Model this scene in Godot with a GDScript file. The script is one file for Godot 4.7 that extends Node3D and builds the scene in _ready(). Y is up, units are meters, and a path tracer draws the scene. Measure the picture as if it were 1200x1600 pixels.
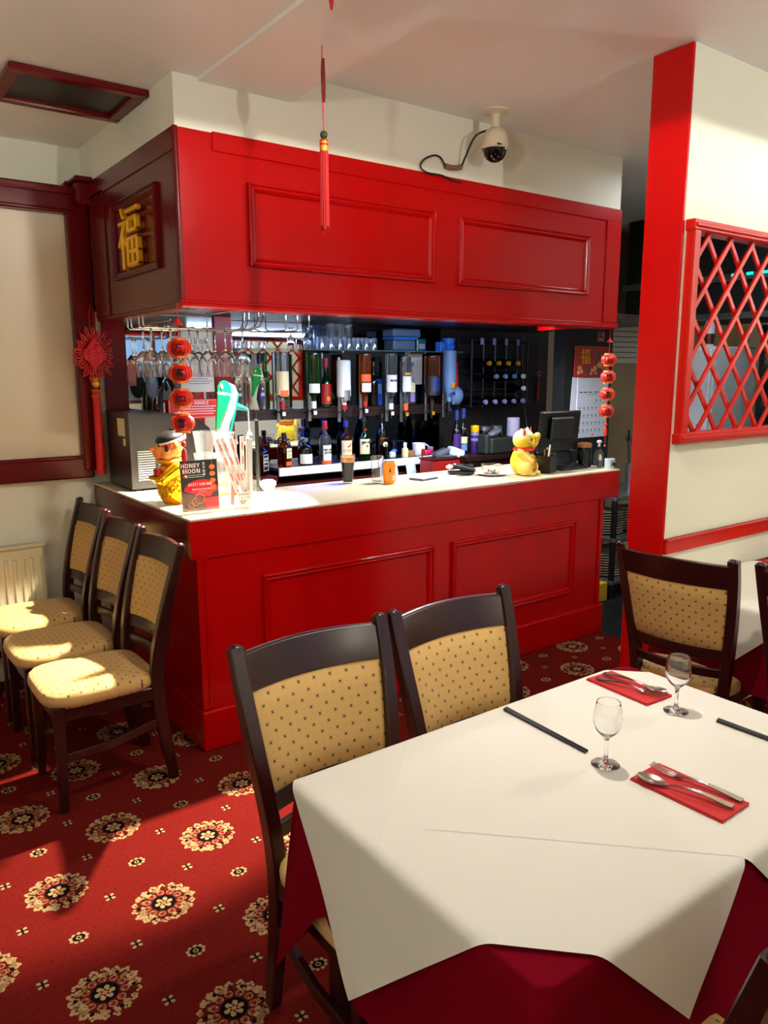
extends Node3D
# Restaurant bar: x runs along the bar front, z comes towards the tables, y is up; metres.

class MB:
	var v := PackedVector3Array()
	var n := PackedVector3Array()
	var t := PackedVector2Array()
	var c := PackedColorArray()
	var col := Color.WHITE
	var coloured := false
	var made: ArrayMesh
	func tri(a: Vector3, b: Vector3, d: Vector3, na: Vector3, nb: Vector3, nd: Vector3, ta := Vector2.ZERO, tb := Vector2.ZERO, td := Vector2.ZERO) -> void:
		v.append(a); v.append(d); v.append(b)
		n.append(na); n.append(nd); n.append(nb)
		t.append(ta); t.append(td); t.append(tb)
		c.append(col); c.append(col); c.append(col)
	func quad(a: Vector3, b: Vector3, d: Vector3, e: Vector3) -> void:  # counter-clockwise seen from outside
		var m := (b - a).cross(e - a)
		if m.length_squared() < 1e-16:
			m = (d - b).cross(e - b)
		m = m.normalized()
		var w := m.abs()
		var q := []
		for p: Vector3 in [a, b, d, e]:
			q.append(Vector2(p.z, -p.y) if w.x > w.y and w.x > w.z else (Vector2(p.x, p.z) if w.y > w.z else Vector2(p.x, -p.y)))
		tri(a, b, d, m, m, m, q[0], q[1], q[2])
		tri(a, d, e, m, m, m, q[0], q[2], q[3])
	func box(p: Vector3, s: Vector3, bev := 0.0, xf := Transform3D()) -> void:
		var h := s / 2
		var b := minf(bev, minf(h.x, minf(h.y, h.z)) * 0.99)
		var start := v.size()
		var ax := [Vector3(1, 0, 0), Vector3(0, 1, 0), Vector3(0, 0, 1)]
		for k in 3:
			var u: Vector3 = ax[(k + 1) % 3]
			var w: Vector3 = ax[(k + 2) % 3]
			var d: Vector3 = ax[k]
			var hu: float = h[(k + 1) % 3] - b
			var hw: float = h[(k + 2) % 3] - b
			for sg in [1.0, -1.0]:
				var o: Vector3 = p + d * h[k] * sg
				if sg > 0:
					quad(o - u * hu - w * hw, o + u * hu - w * hw, o + u * hu + w * hw, o - u * hu + w * hw)
				else:
					quad(o - u * hu - w * hw, o - u * hu + w * hw, o + u * hu + w * hw, o + u * hu - w * hw)
			if b > 0:
				# bevels along the edges parallel to d
				var hd: float = h[k] - b
				for su in [1.0, -1.0]:
					for sw in [1.0, -1.0]:
						var a0: Vector3 = p + u * h[(k + 1) % 3] * su + w * hw * sw
						var a1: Vector3 = p + u * hu * su + w * h[(k + 2) % 3] * sw
						if su * sw > 0:
							quad(a0 - d * hd, a1 - d * hd, a1 + d * hd, a0 + d * hd)
						else:
							quad(a0 - d * hd, a0 + d * hd, a1 + d * hd, a1 - d * hd)
		if b > 0:
			for sx in [1.0, -1.0]:
				for sy in [1.0, -1.0]:
					for sz in [1.0, -1.0]:
						var q0 := p + Vector3(h.x * sx, (h.y - b) * sy, (h.z - b) * sz)
						var q1 := p + Vector3((h.x - b) * sx, h.y * sy, (h.z - b) * sz)
						var q2 := p + Vector3((h.x - b) * sx, (h.y - b) * sy, h.z * sz)
						var m := Vector3(sx, sy, sz).normalized()
						if sx * sy * sz > 0:
							tri(q0, q1, q2, m, m, m)
						else:
							tri(q0, q2, q1, m, m, m)
		if xf != Transform3D():
			move(start, xf)
	func move(start: int, xf: Transform3D) -> void:
		for i in range(start, v.size()):
			v[i] = xf * v[i]
			n[i] = (xf.basis * n[i]).normalized()
	func grid(rows: Array, closed := false, orient := 0, uvm := Vector2.ONE) -> void:
		# rows of points; smooth; orient 1 keeps, -1 flips, 0 makes the enclosed volume positive
		var nr := rows.size()
		var nc: int = rows[0].size()
		var last := nc if closed else nc - 1
		var nn := []
		for i in nr:
			var r := PackedVector3Array()
			r.resize(nc)
			nn.append(r)
		var vol := 0.0
		for i in nr - 1:
			for j in last:
				var k := (j + 1) % nc
				var a: Vector3 = rows[i][j]
				var b: Vector3 = rows[i + 1][j]
				var d: Vector3 = rows[i + 1][k]
				var e: Vector3 = rows[i][k]
				var m := (d - a).cross(e - b)
				nn[i][j] += m
				nn[i + 1][j] += m
				nn[i + 1][k] += m
				nn[i][k] += m
				vol += (a + b + d + e).dot(m)
		var f := orient
		if f == 0:
			var mid := Vector3.ZERO
			var area := 0.0
			for i in nr:
				for j in nc:
					mid += rows[i][j]
			mid /= nr * nc
			for i in nr:
				for j in nc:
					area += (rows[i][j] - mid).dot(nn[i][j])
			f = 1 if area >= 0 else -1
		for i in nr - 1:
			for j in last:
				var k := (j + 1) % nc
				var a: Vector3 = rows[i][j]
				var b: Vector3 = rows[i + 1][j]
				var d: Vector3 = rows[i + 1][k]
				var e: Vector3 = rows[i][k]
				var na: Vector3 = nn[i][j].normalized() * f
				var nb: Vector3 = nn[i + 1][j].normalized() * f
				var nd: Vector3 = nn[i + 1][k].normalized() * f
				var ne: Vector3 = nn[i][k].normalized() * f
				var u0 := float(j) / last * uvm.x
				var u1 := float(j + 1) / last * uvm.x
				var w0 := float(i) / (nr - 1) * uvm.y
				var w1 := float(i + 1) / (nr - 1) * uvm.y
				if f > 0:
					tri(a, b, d, na, nb, nd, Vector2(u0, w0), Vector2(u0, w1), Vector2(u1, w1))
					tri(a, d, e, na, nd, ne, Vector2(u0, w0), Vector2(u1, w1), Vector2(u1, w0))
				else:
					tri(a, d, b, na, nd, nb, Vector2(u0, w0), Vector2(u1, w1), Vector2(u0, w1))
					tri(a, e, d, na, ne, nd, Vector2(u0, w0), Vector2(u1, w0), Vector2(u1, w1))
	func lathe(pr: Array, seg := 24, xf := Transform3D(), a0 := 0.0, a1 := TAU, sharp := 0.7) -> void:
		# pr: Vector2(radius, height) from the bottom up along the outside; corners sharper than «sharp» stay crisp
		var start := v.size()
		var full := a1 - a0 > TAU - 0.001
		var runs := [[pr[0]]]
		for i in range(1, pr.size()):
			runs[-1].append(pr[i])
			if i < pr.size() - 1:
				var p0: Vector2 = pr[i] - pr[i - 1]
				var p1: Vector2 = pr[i + 1] - pr[i]
				if absf(p0.angle_to(p1)) > sharp:
					runs.append([pr[i]])
		for run in runs:
			var rows := []
			for p: Vector2 in run:
				var r := PackedVector3Array()
				for j in (seg if full else seg + 1):
					var a := a0 + (a1 - a0) * j / seg
					r.append(Vector3(p.x * cos(a), p.y, p.x * sin(a)))
				rows.append(r)
			grid(rows, full, 1)
		if xf != Transform3D():
			move(start, xf)
	func tube(pts: Array, r0: float, seg := 8, r1 := -1.0, cap := true) -> void:
		var rows := []
		var up := Vector3.UP
		var cnt := pts.size()
		for i in cnt:
			var d: Vector3 = (pts[mini(i + 1, cnt - 1)] - pts[maxi(i - 1, 0)]).normalized()
			var side := d.cross(up)
			if side.length() < 0.05:
				side = d.cross(Vector3.RIGHT)
			side = side.normalized()
			var top := side.cross(d).normalized()
			up = top
			var r := r0 if r1 < 0 else lerpf(r0, r1, float(i) / (cnt - 1))
			var row := PackedVector3Array()
			for j in seg:
				var a := TAU * j / seg
				row.append(pts[i] + side * cos(a) * r + top * sin(a) * r)
			rows.append(row)
		grid(rows, true)
		if cap:
			fan(rows[0], pts[0], pts[0] - pts[1])
			fan(rows[-1], pts[-1], pts[-1] - pts[-2])
	func fan(ring: PackedVector3Array, mid: Vector3, out: Vector3) -> void:
		var m := out.normalized()
		for j in ring.size():
			var a := ring[j]
			var b := ring[(j + 1) % ring.size()]
			if (a - mid).cross(b - mid).dot(m) > 0:
				tri(mid, a, b, m, m, m)
			else:
				tri(mid, b, a, m, m, m)
	func loft(rings: Array) -> void:  # closed rings of equal size, smooth along, capped at both ends
		grid(rings, true)
		for e in [[0, 1], [-1, -2]]:
			var mid := Vector3.ZERO
			var other := Vector3.ZERO
			for p in rings[e[0]]:
				mid += p
			for p in rings[e[1]]:
				other += p
			mid /= rings[e[0]].size()
			other /= rings[e[1]].size()
			fan(rings[e[0]], mid, mid - other)
	func bar(pts: Array, size: Callable, side: Vector3) -> void:  # a rectangular bar swept along pts; size(t) = Vector2(across, thick)
		var cnt := pts.size()
		var e := [[], [], [], []]
		for i in cnt:
			var d: Vector3 = (pts[mini(i + 1, cnt - 1)] - pts[maxi(i - 1, 0)]).normalized()
			var s := (side - d * side.dot(d)).normalized()
			var w := d.cross(s).normalized()
			var z: Vector2 = size.call(float(i) / (cnt - 1))
			var k := 0
			for q in [[1, 1], [-1, 1], [-1, -1], [1, -1]]:
				e[k].append(pts[i] + s * z.x / 2 * q[0] + w * z.y / 2 * q[1])
				k += 1
		var mid := Vector3.ZERO
		for k in 4:
			var k2 := (k + 1) % 4
			# small chamfer strips keep the edges from looking razor sharp
			var ra := PackedVector3Array()
			var rb := PackedVector3Array()
			for i in cnt:
				ra.append(e[k][i].lerp(e[k2][i], 0.1))
				rb.append(e[k2][i].lerp(e[k][i], 0.1))
			var k3 := (k + 2) % 4
			var rc := PackedVector3Array()
			for i in cnt:
				rc.append(e[k2][i].lerp(e[k3][i], 0.1))
			var o := 1
			mid = (e[0][0] + e[1][0] + e[2][0] + e[3][0]) / 4
			var m: Vector3 = (rb[1] - ra[0]).cross(ra[1] - rb[0])
			# rows ra, rb: grid normal is (d-a)x(e-b) with b = rb[0], e = ra[1]
			if m.dot((e[k][0] + e[k2][0]) / 2 - mid) < 0:
				o = -1
			grid([ra, rb], false, o)
			grid([rb, rc], false, o)
		for en in [0, cnt - 1]:
			var ring := PackedVector3Array()
			for k in 4:
				var k2 := (k + 1) % 4
				ring.append(e[k][en].lerp(e[k2][en], 0.1))
				ring.append(e[k2][en].lerp(e[k][en], 0.1))
			var mm: Vector3 = (e[0][en] + e[2][en]) / 2
			fan(ring, mm, pts[en] - pts[1 if en == 0 else cnt - 2])
	func ellipsoid(p: Vector3, r: Vector3, seg := 16, xf := Transform3D()) -> void:
		var start := v.size()
		var rows := []
		var h := seg / 2
		for i in h + 1:
			var a := -PI / 2 + PI * i / h
			var row := PackedVector3Array()
			for j in seg:
				var b := TAU * j / seg
				row.append(p + Vector3(r.x * cos(a) * cos(b), r.y * sin(a), r.z * cos(a) * sin(b)))
			rows.append(row)
		grid(rows, true, 1)
		if xf != Transform3D():
			move(start, xf)
	func torus(p: Vector3, r: float, q: float, seg := 24, sub := 8, xf := Transform3D()) -> void:
		var start := v.size()
		var rows := []
		for i in sub + 1:
			var a := TAU * i / sub
			var row := PackedVector3Array()
			for j in seg:
				var b := TAU * j / seg
				row.append(p + Vector3((r + q * cos(a)) * cos(b), q * sin(a), (r + q * cos(a)) * sin(b)))
			rows.append(row)
		grid(rows, true, 1)
		if xf != Transform3D():
			move(start, xf)
	func extrude(poly: PackedVector2Array, depth: float, xf := Transform3D()) -> void:  # in the xy plane, from z = 0 to depth
		var start := v.size()
		if Geometry2D.is_polygon_clockwise(poly):
			poly.reverse()
		var ix := Geometry2D.triangulate_polygon(poly)
		for i in range(0, ix.size(), 3):
			var a := poly[ix[i]]
			var b := poly[ix[i + 1]]
			var d := poly[ix[i + 2]]
			if (b - a).cross(d - a) < 0:
				var s := b
				b = d
				d = s
			tri(Vector3(a.x, a.y, depth), Vector3(b.x, b.y, depth), Vector3(d.x, d.y, depth), Vector3.BACK, Vector3.BACK, Vector3.BACK, a, b, d)
			tri(Vector3(a.x, a.y, 0), Vector3(d.x, d.y, 0), Vector3(b.x, b.y, 0), Vector3.FORWARD, Vector3.FORWARD, Vector3.FORWARD, a, d, b)
		for i in poly.size():
			var a := poly[i]
			var b := poly[(i + 1) % poly.size()]
			quad(Vector3(a.x, a.y, 0), Vector3(b.x, b.y, 0), Vector3(b.x, b.y, depth), Vector3(a.x, a.y, depth))
		if xf != Transform3D():
			move(start, xf)
	func strokes(lines: Array, w: float, size: float, depth: float, xf := Transform3D()) -> void:  # brush strokes in the unit square, centred
		var start := v.size()
		for line in lines:
			for i in range(0, line.size() - 2, 2):
				var a := (Vector2(line[i], line[i + 1]) - Vector2(0.5, 0.5)) * size
				var b := (Vector2(line[i + 2], line[i + 3]) - Vector2(0.5, 0.5)) * size
				var d := b - a
				var x := Transform3D(Basis(Vector3(0, 0, 1), d.angle()), Vector3((a.x + b.x) / 2, (a.y + b.y) / 2, depth / 2))
				box(Vector3.ZERO, Vector3(d.length() + w * size, w * size, depth), minf(depth * 0.45, w * size * 0.3), x)
		if xf != Transform3D():
			move(start, xf)
	func text(s: String, height: float, xf: Transform3D, bold := false, depth := 0.0008) -> void:
		var m := TextMesh.new()
		var f := SystemFont.new()
		f.font_names = PackedStringArray(["Droid Sans"])
		if bold:
			f.font_weight = 700
		m.font = f
		m.font_size = 32
		m.pixel_size = height / 24.0
		m.depth = depth
		m.text = s
		m.curve_step = 2.0
		for k in m.get_surface_count():
			var a := m.surface_get_arrays(k)
			var ps: PackedVector3Array = a[Mesh.ARRAY_VERTEX]
			var ns: PackedVector3Array = a[Mesh.ARRAY_NORMAL]
			var ix: PackedInt32Array = a[Mesh.ARRAY_INDEX] if a[Mesh.ARRAY_INDEX] != null else PackedInt32Array(range(ps.size()))
			for i in ix:
				v.append(xf * ps[i])
				n.append((xf.basis * ns[i]).normalized())
				t.append(Vector2.ZERO)
				c.append(col)
	func mesh() -> ArrayMesh:
		if made == null:
			made = ArrayMesh.new()
			var a := []
			a.resize(Mesh.ARRAY_MAX)
			a[Mesh.ARRAY_VERTEX] = v
			a[Mesh.ARRAY_NORMAL] = n
			a[Mesh.ARRAY_TEX_UV] = t
			if coloured:
				a[Mesh.ARRAY_COLOR] = c
			made.add_surface_from_arrays(Mesh.PRIMITIVE_TRIANGLES, a)
		return made

const ORD := ["first", "second", "third", "fourth", "fifth", "sixth", "seventh", "eighth", "ninth", "tenth"]
var M := {}
var names := {}
const GLYPH := {
	"fu": [[.2, .96, .28, .85], [.08, .75, .37, .75, .05, .4], [.23, .58, .23, .02], [.28, .5, .38, .4], [.45, .92, .96, .92], [.52, .78, .9, .78, .9, .59, .52, .59, .52, .78], [.48, .46, .94, .46, .94, .04, .48, .04, .48, .46], [.71, .46, .71, .04], [.48, .25, .94, .25]],
	"wan": [[.08, .85, .92, .85], [.44, .85, .38, .5, .12, .06], [.42, .56, .8, .56, .74, .1, .58, .16]],
	"shi": [[.08, .86, .92, .86], [.3, .74, .7, .74, .7, .63, .3, .63, .3, .74], [.2, .53, .8, .53, .8, .3, .2, .3], [.06, .41, .94, .41], [.5, .98, .5, .04, .38, .1]],
	"ru": [[.3, .95, .14, .45, .44, .08], [.44, .7, .32, .3, .05, .05], [.03, .66, .52, .66], [.6, .7, .94, .7, .94, .22, .6, .22, .6, .7]],
	"yi": [[.5, .99, .5, .9], [.2, .88, .8, .88], [.35, .85, .4, .76], [.65, .85, .6, .76], [.06, .74, .94, .74], [.28, .66, .72, .66, .72, .38, .28, .38, .28, .66], [.28, .52, .72, .52], [.16, .26, .08, .08], [.32, .28, .36, .08, .7, .08, .75, .18], [.5, .29, .56, .2], [.8, .27, .92, .12]],
	"xin": [[.14, .56, .06, .25], [.3, .62, .34, .15, .7, .12, .77, .32], [.48, .74, .56, .52], [.78, .64, .92, .38]],
	"xiang": [[.06, .84, .46, .84], [.27, .98, .27, .46], [.25, .8, .05, .58], [.29, .8, .46, .64], [.56, .95, .9, .95, .9, .5, .56, .5, .56, .95], [.56, .8, .9, .8], [.56, .65, .9, .65], [.14, .3, .08, .08], [.3, .32, .34, .07, .7, .06, .76, .18], [.5, .34, .56, .22], [.8, .3, .92, .12]],
	"cheng": [[.16, .75, .94, .75], [.2, .75, .2, .4, .05, .06], [.2, .5, .43, .5, .4, .2, .3, .22], [.54, .98, .66, .4, .9, .06, .94, .26], [.86, .52, .48, .08], [.72, .95, .82, .85]],
	"yue": [[.25, .92, .25, .4, .1, .05], [.25, .92, .78, .92, .78, .05, .62, .1], [.25, .64, .78, .64], [.25, .38, .78, .38]],
}

func numbered(called: String) -> String:
	var k: int = names.get(called, 0)
	names[called] = k + 1
	return called if k == 0 else "%s_%03d" % [called, k]

func thing(called: String, label: String, category: String, at := Vector3.ZERO, turn := 0.0, group := "") -> Node3D:
	var o := Node3D.new()
	o.name = numbered(called)
	o.set_meta("base", called)
	add_child(o)
	o.position = at
	o.rotation.y = turn
	return tag(o, label, category, group)

func tag(o: Node3D, label: String, category: String, group := "") -> Node3D:
	o.set_meta("label", label)
	o.set_meta("category", category)
	if group:
		o.set_meta("group", group)
	return o

func obj(called: String, mb: MB, m: Material, parent: Node3D = null, label := "") -> MeshInstance3D:
	var o := MeshInstance3D.new()
	o.mesh = mb.mesh()
	o.material_override = m
	if parent:
		o.name = called
		parent.add_child(o, true)
	else:
		o.name = numbered(called)
		add_child(o)
	if label:
		o.set_meta("label", label)
	return o

func struct(called: String, mb: MB, m: Material, parent: Node3D = null, label := "", category := "") -> MeshInstance3D:
	var o := obj(called, mb, m, parent)
	o.set_meta("kind", "structure")
	if label:
		o.set_meta("label", label)
	if category:
		o.set_meta("category", category)
	return o

func dup(o: Node3D, at: Vector3, turn: float, label: String, group := "") -> Node3D:
	var r: Node3D = o.duplicate()
	r.name = numbered(o.get_meta("base"))
	add_child(r)
	r.position = at
	r.rotation.y = turn
	r.set_meta("label", label)
	if group:
		r.set_meta("group", group)
	return r

func T(x: float, y: float, z: float) -> Transform3D:
	return Transform3D(Basis(), Vector3(x, y, z))

func TR(p: Vector3, axis: Vector3, a: float) -> Transform3D:
	return Transform3D(Basis(axis.normalized(), a), p)

func mat(called: String, c: Color, rough := 0.5, metal := 0.0) -> StandardMaterial3D:
	var m := StandardMaterial3D.new()
	m.resource_name = called
	m.albedo_color = c
	m.roughness = rough
	m.metallic = metal
	M[called] = m
	return m

func glass(called: String, c: Color, scale := 0.05) -> StandardMaterial3D:
	var m := mat(called, c, 0.02)
	m.transparency = BaseMaterial3D.TRANSPARENCY_ALPHA
	m.refraction_enabled = true
	m.refraction_scale = scale
	return m

func pane(called: String, c: Color) -> StandardMaterial3D:
	var m := mat(called, c, 0.03)
	m.transparency = BaseMaterial3D.TRANSPARENCY_ALPHA
	return m

func noise_tex(freq: float, seed_: int, size := 256, octaves := 3) -> NoiseTexture2D:
	var f := FastNoiseLite.new()
	f.seed = seed_
	f.frequency = freq
	f.fractal_octaves = octaves
	var t := NoiseTexture2D.new()
	t.width = size
	t.height = size
	t.seamless = true
	t.noise = f
	return t

func bump(m: StandardMaterial3D, tex: Texture2D, cm: float, scale: Vector3, world := true) -> void:
	m.heightmap_enabled = true
	m.heightmap_texture = tex
	m.heightmap_scale = cm
	m.uv1_triplanar = true
	m.uv1_world_triplanar = world
	m.uv1_scale = scale

func disc(im: Image, x: float, y: float, r: float, c: Color) -> void:
	var s := im.get_width()
	for j in range(int(y - r) - 1, int(y + r) + 2):
		for i in range(int(x - r) - 1, int(x + r) + 2):
			if Vector2(i + 0.5 - x, j + 0.5 - y).length() <= r:
				im.set_pixel(posmod(i, s), posmod(j, s), c)

func carpet_image() -> Image:
	var s := 512
	var im := Image.create(s, s, true, Image.FORMAT_RGB8)
	var rng := RandomNumberGenerator.new()
	rng.seed = 7
	var base := Color(0.37, 0.088, 0.072)
	for j in s:
		for i in s:
			var k := 1.0 + rng.randf_range(-0.1, 0.1)
			im.set_pixel(i, j, Color(base.r * k, base.g * k, base.b * k))
	var cream := Color(0.6, 0.5, 0.34)
	var cream2 := Color(0.54, 0.45, 0.3)
	var dark := Color(0.07, 0.05, 0.06)
	var pink := Color(0.47, 0.18, 0.14)
	for a in 15:
		for b in 15:
			var x := (a + (0.5 if b % 2 else 0.0)) * s / 15.0
			disc(im, x, b * s / 15.0, 2.3, Color(0.26, 0.02, 0.025))
	for cc in [Vector2(0, 0), Vector2(256, 256)]:
		disc(im, cc.x, cc.y, 88, Color(0.3, 0.065, 0.052))
		# leafy wreath: scalloped rim, speckled petals, darker buds and a ring of small roses
		for k in 18:
			var a := TAU * k / 18.0 + 0.1
			for q in 3:
				var b := a + (q - 1) * 0.085
				var rr := 86.0 + (6.0 if q == 1 else 0.0) + rng.randf_range(-2, 2)
				disc(im, cc.x + rr * cos(b), cc.y + rr * sin(b), rng.randf_range(4.0, 6.5), cream)
		for k in 70:
			var a := rng.randf() * TAU
			var rr := rng.randf_range(62, 84)
			disc(im, cc.x + rr * cos(a), cc.y + rr * sin(a), rng.randf_range(4.5, 9.0), [cream, cream2, cream, Color(0.5, 0.38, 0.24)][k % 4])
		for k in 60:
			var a := rng.randf() * TAU
			var rr := rng.randf_range(60, 90)
			disc(im, cc.x + rr * cos(a), cc.y + rr * sin(a), rng.randf_range(1.2, 2.6), [Color(0.3, 0.07, 0.05), pink, Color(0.22, 0.2, 0.12)][k % 3])
		for k in 6:
			var a := TAU * k / 6.0 + 0.2
			disc(im, cc.x + 74 * cos(a), cc.y + 74 * sin(a), 6.0, dark)
		for k in 11:
			var a := TAU * k / 11 + 0.3
			disc(im, cc.x + 51 * cos(a), cc.y + 51 * sin(a), 11.5, cream2)
			disc(im, cc.x + 50 * cos(a), cc.y + 50 * sin(a), 9.0, pink)
			disc(im, cc.x + 54 * cos(a), cc.y + 54 * sin(a), 4.0, Color(0.4, 0.07, 0.08))
			disc(im, cc.x + 46 * cos(a + 0.1), cc.y + 46 * sin(a + 0.1), 2.5, cream)
		disc(im, cc.x, cc.y, 36, dark)
		for k in 6:
			var a := TAU * k / 6
			disc(im, cc.x + 20 * cos(a), cc.y + 20 * sin(a), 7.5, cream)
			disc(im, cc.x + 13 * cos(a + 0.3), cc.y + 13 * sin(a + 0.3), 4.5, cream)
		disc(im, cc.x, cc.y, 7, Color(0.75, 0.4, 0.2))
	for cc in [Vector2(256, 0), Vector2(0, 256)]:
		for k in 9:
			var a := TAU * k / 9
			disc(im, cc.x + 23 * cos(a), cc.y + 18 * sin(a), 6.0, cream)
		disc(im, cc.x - 4, cc.y, 14, dark)
		disc(im, cc.x + 5, cc.y, 13, dark)
		disc(im, cc.x, cc.y, 8, Color(0.55, 0.5, 0.3))
		disc(im, cc.x, cc.y, 4, dark)
	for cc in [Vector2(128, 128), Vector2(384, 128), Vector2(128, 384), Vector2(384, 384)]:
		for k in 4:
			var a := TAU * k / 4 + PI / 4
			for q in 3:
				disc(im, cc.x + (5 + q * 4) * cos(a), cc.y + (5 + q * 4) * sin(a), 5.5, cream)
		for k in 4:
			var a := TAU * k / 4
			for q in 3:
				disc(im, cc.x + (2 + q * 4) * cos(a), cc.y + (2 + q * 4) * sin(a), 3.0, dark)
	return im

func fabric_image() -> Image:
	var s := 128
	var im := Image.create(s, s, true, Image.FORMAT_RGB8)
	var rng := RandomNumberGenerator.new()
	rng.seed = 3
	for j in s:
		for i in s:
			var k := 1.0 + rng.randf_range(-0.05, 0.05)
			# a faint raised ring round every cross
			var d := 99.0
			for cc in [Vector2(32, 32), Vector2(96, 96), Vector2(32, 160), Vector2(160, 32), Vector2(-32, 96), Vector2(96, -32)]:
				d = minf(d, Vector2(i - cc.x, j - cc.y).length())
			if d > 36 and d < 41:
				k *= 1.05
			im.set_pixel(i, j, Color(0.77 * k, 0.61 * k, 0.35 * k))
	for cc in [Vector2(32, 32), Vector2(96, 96)]:
		for q in range(-8, 9):
			for w in [-1, 1]:
				disc(im, cc.x + q, cc.y + q * w, 3.3, Color(0.16, 0.09, 0.03))
	return im

func speckle_image(base: Color, amount: float, seed_: int, spots: Array) -> Image:
	var s := 256
	var im := Image.create(s, s, true, Image.FORMAT_RGB8)
	var rng := RandomNumberGenerator.new()
	rng.seed = seed_
	for j in s:
		for i in s:
			var k := 1.0 + rng.randf_range(-amount, amount)
			im.set_pixel(i, j, Color(base.r * k, base.g * k, base.b * k))
	for q in 900 if spots else 0:
		disc(im, rng.randf() * s, rng.randf() * s, rng.randf_range(0.6, 1.8), spots[q % spots.size()])
	return im

func crease_image() -> Image:  # fold lines of a pressed table cloth
	var s := 512
	var im := Image.create(s, s, false, Image.FORMAT_L8)
	var f := FastNoiseLite.new()
	f.seed = 5
	f.frequency = 0.006
	for j in s:
		for i in s:
			var g := 0.5 + 0.3 * f.get_noise_2d(i, j)
			for a in [128.0, 256.0, 384.0]:
				g += 0.12 * exp(-pow((i - a) / 2.2, 2.0)) + 0.12 * exp(-pow((j - a) / 2.2, 2.0))
			im.set_pixel(i, j, Color(g, g, g))
	return im

func ramp_tex(freq: float, seed_: int, lo: Color, hi: Color, size := 256) -> NoiseTexture2D:
	var t := noise_tex(freq, seed_, size)
	var g := Gradient.new()
	g.set_color(0, lo)
	g.set_color(1, hi)
	t.color_ramp = g
	return t

func tri_tex(m: StandardMaterial3D, tex: Texture2D, scale: Vector3) -> void:
	m.albedo_texture = tex
	m.uv1_triplanar = true
	m.uv1_world_triplanar = true
	m.uv1_scale = scale

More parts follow.
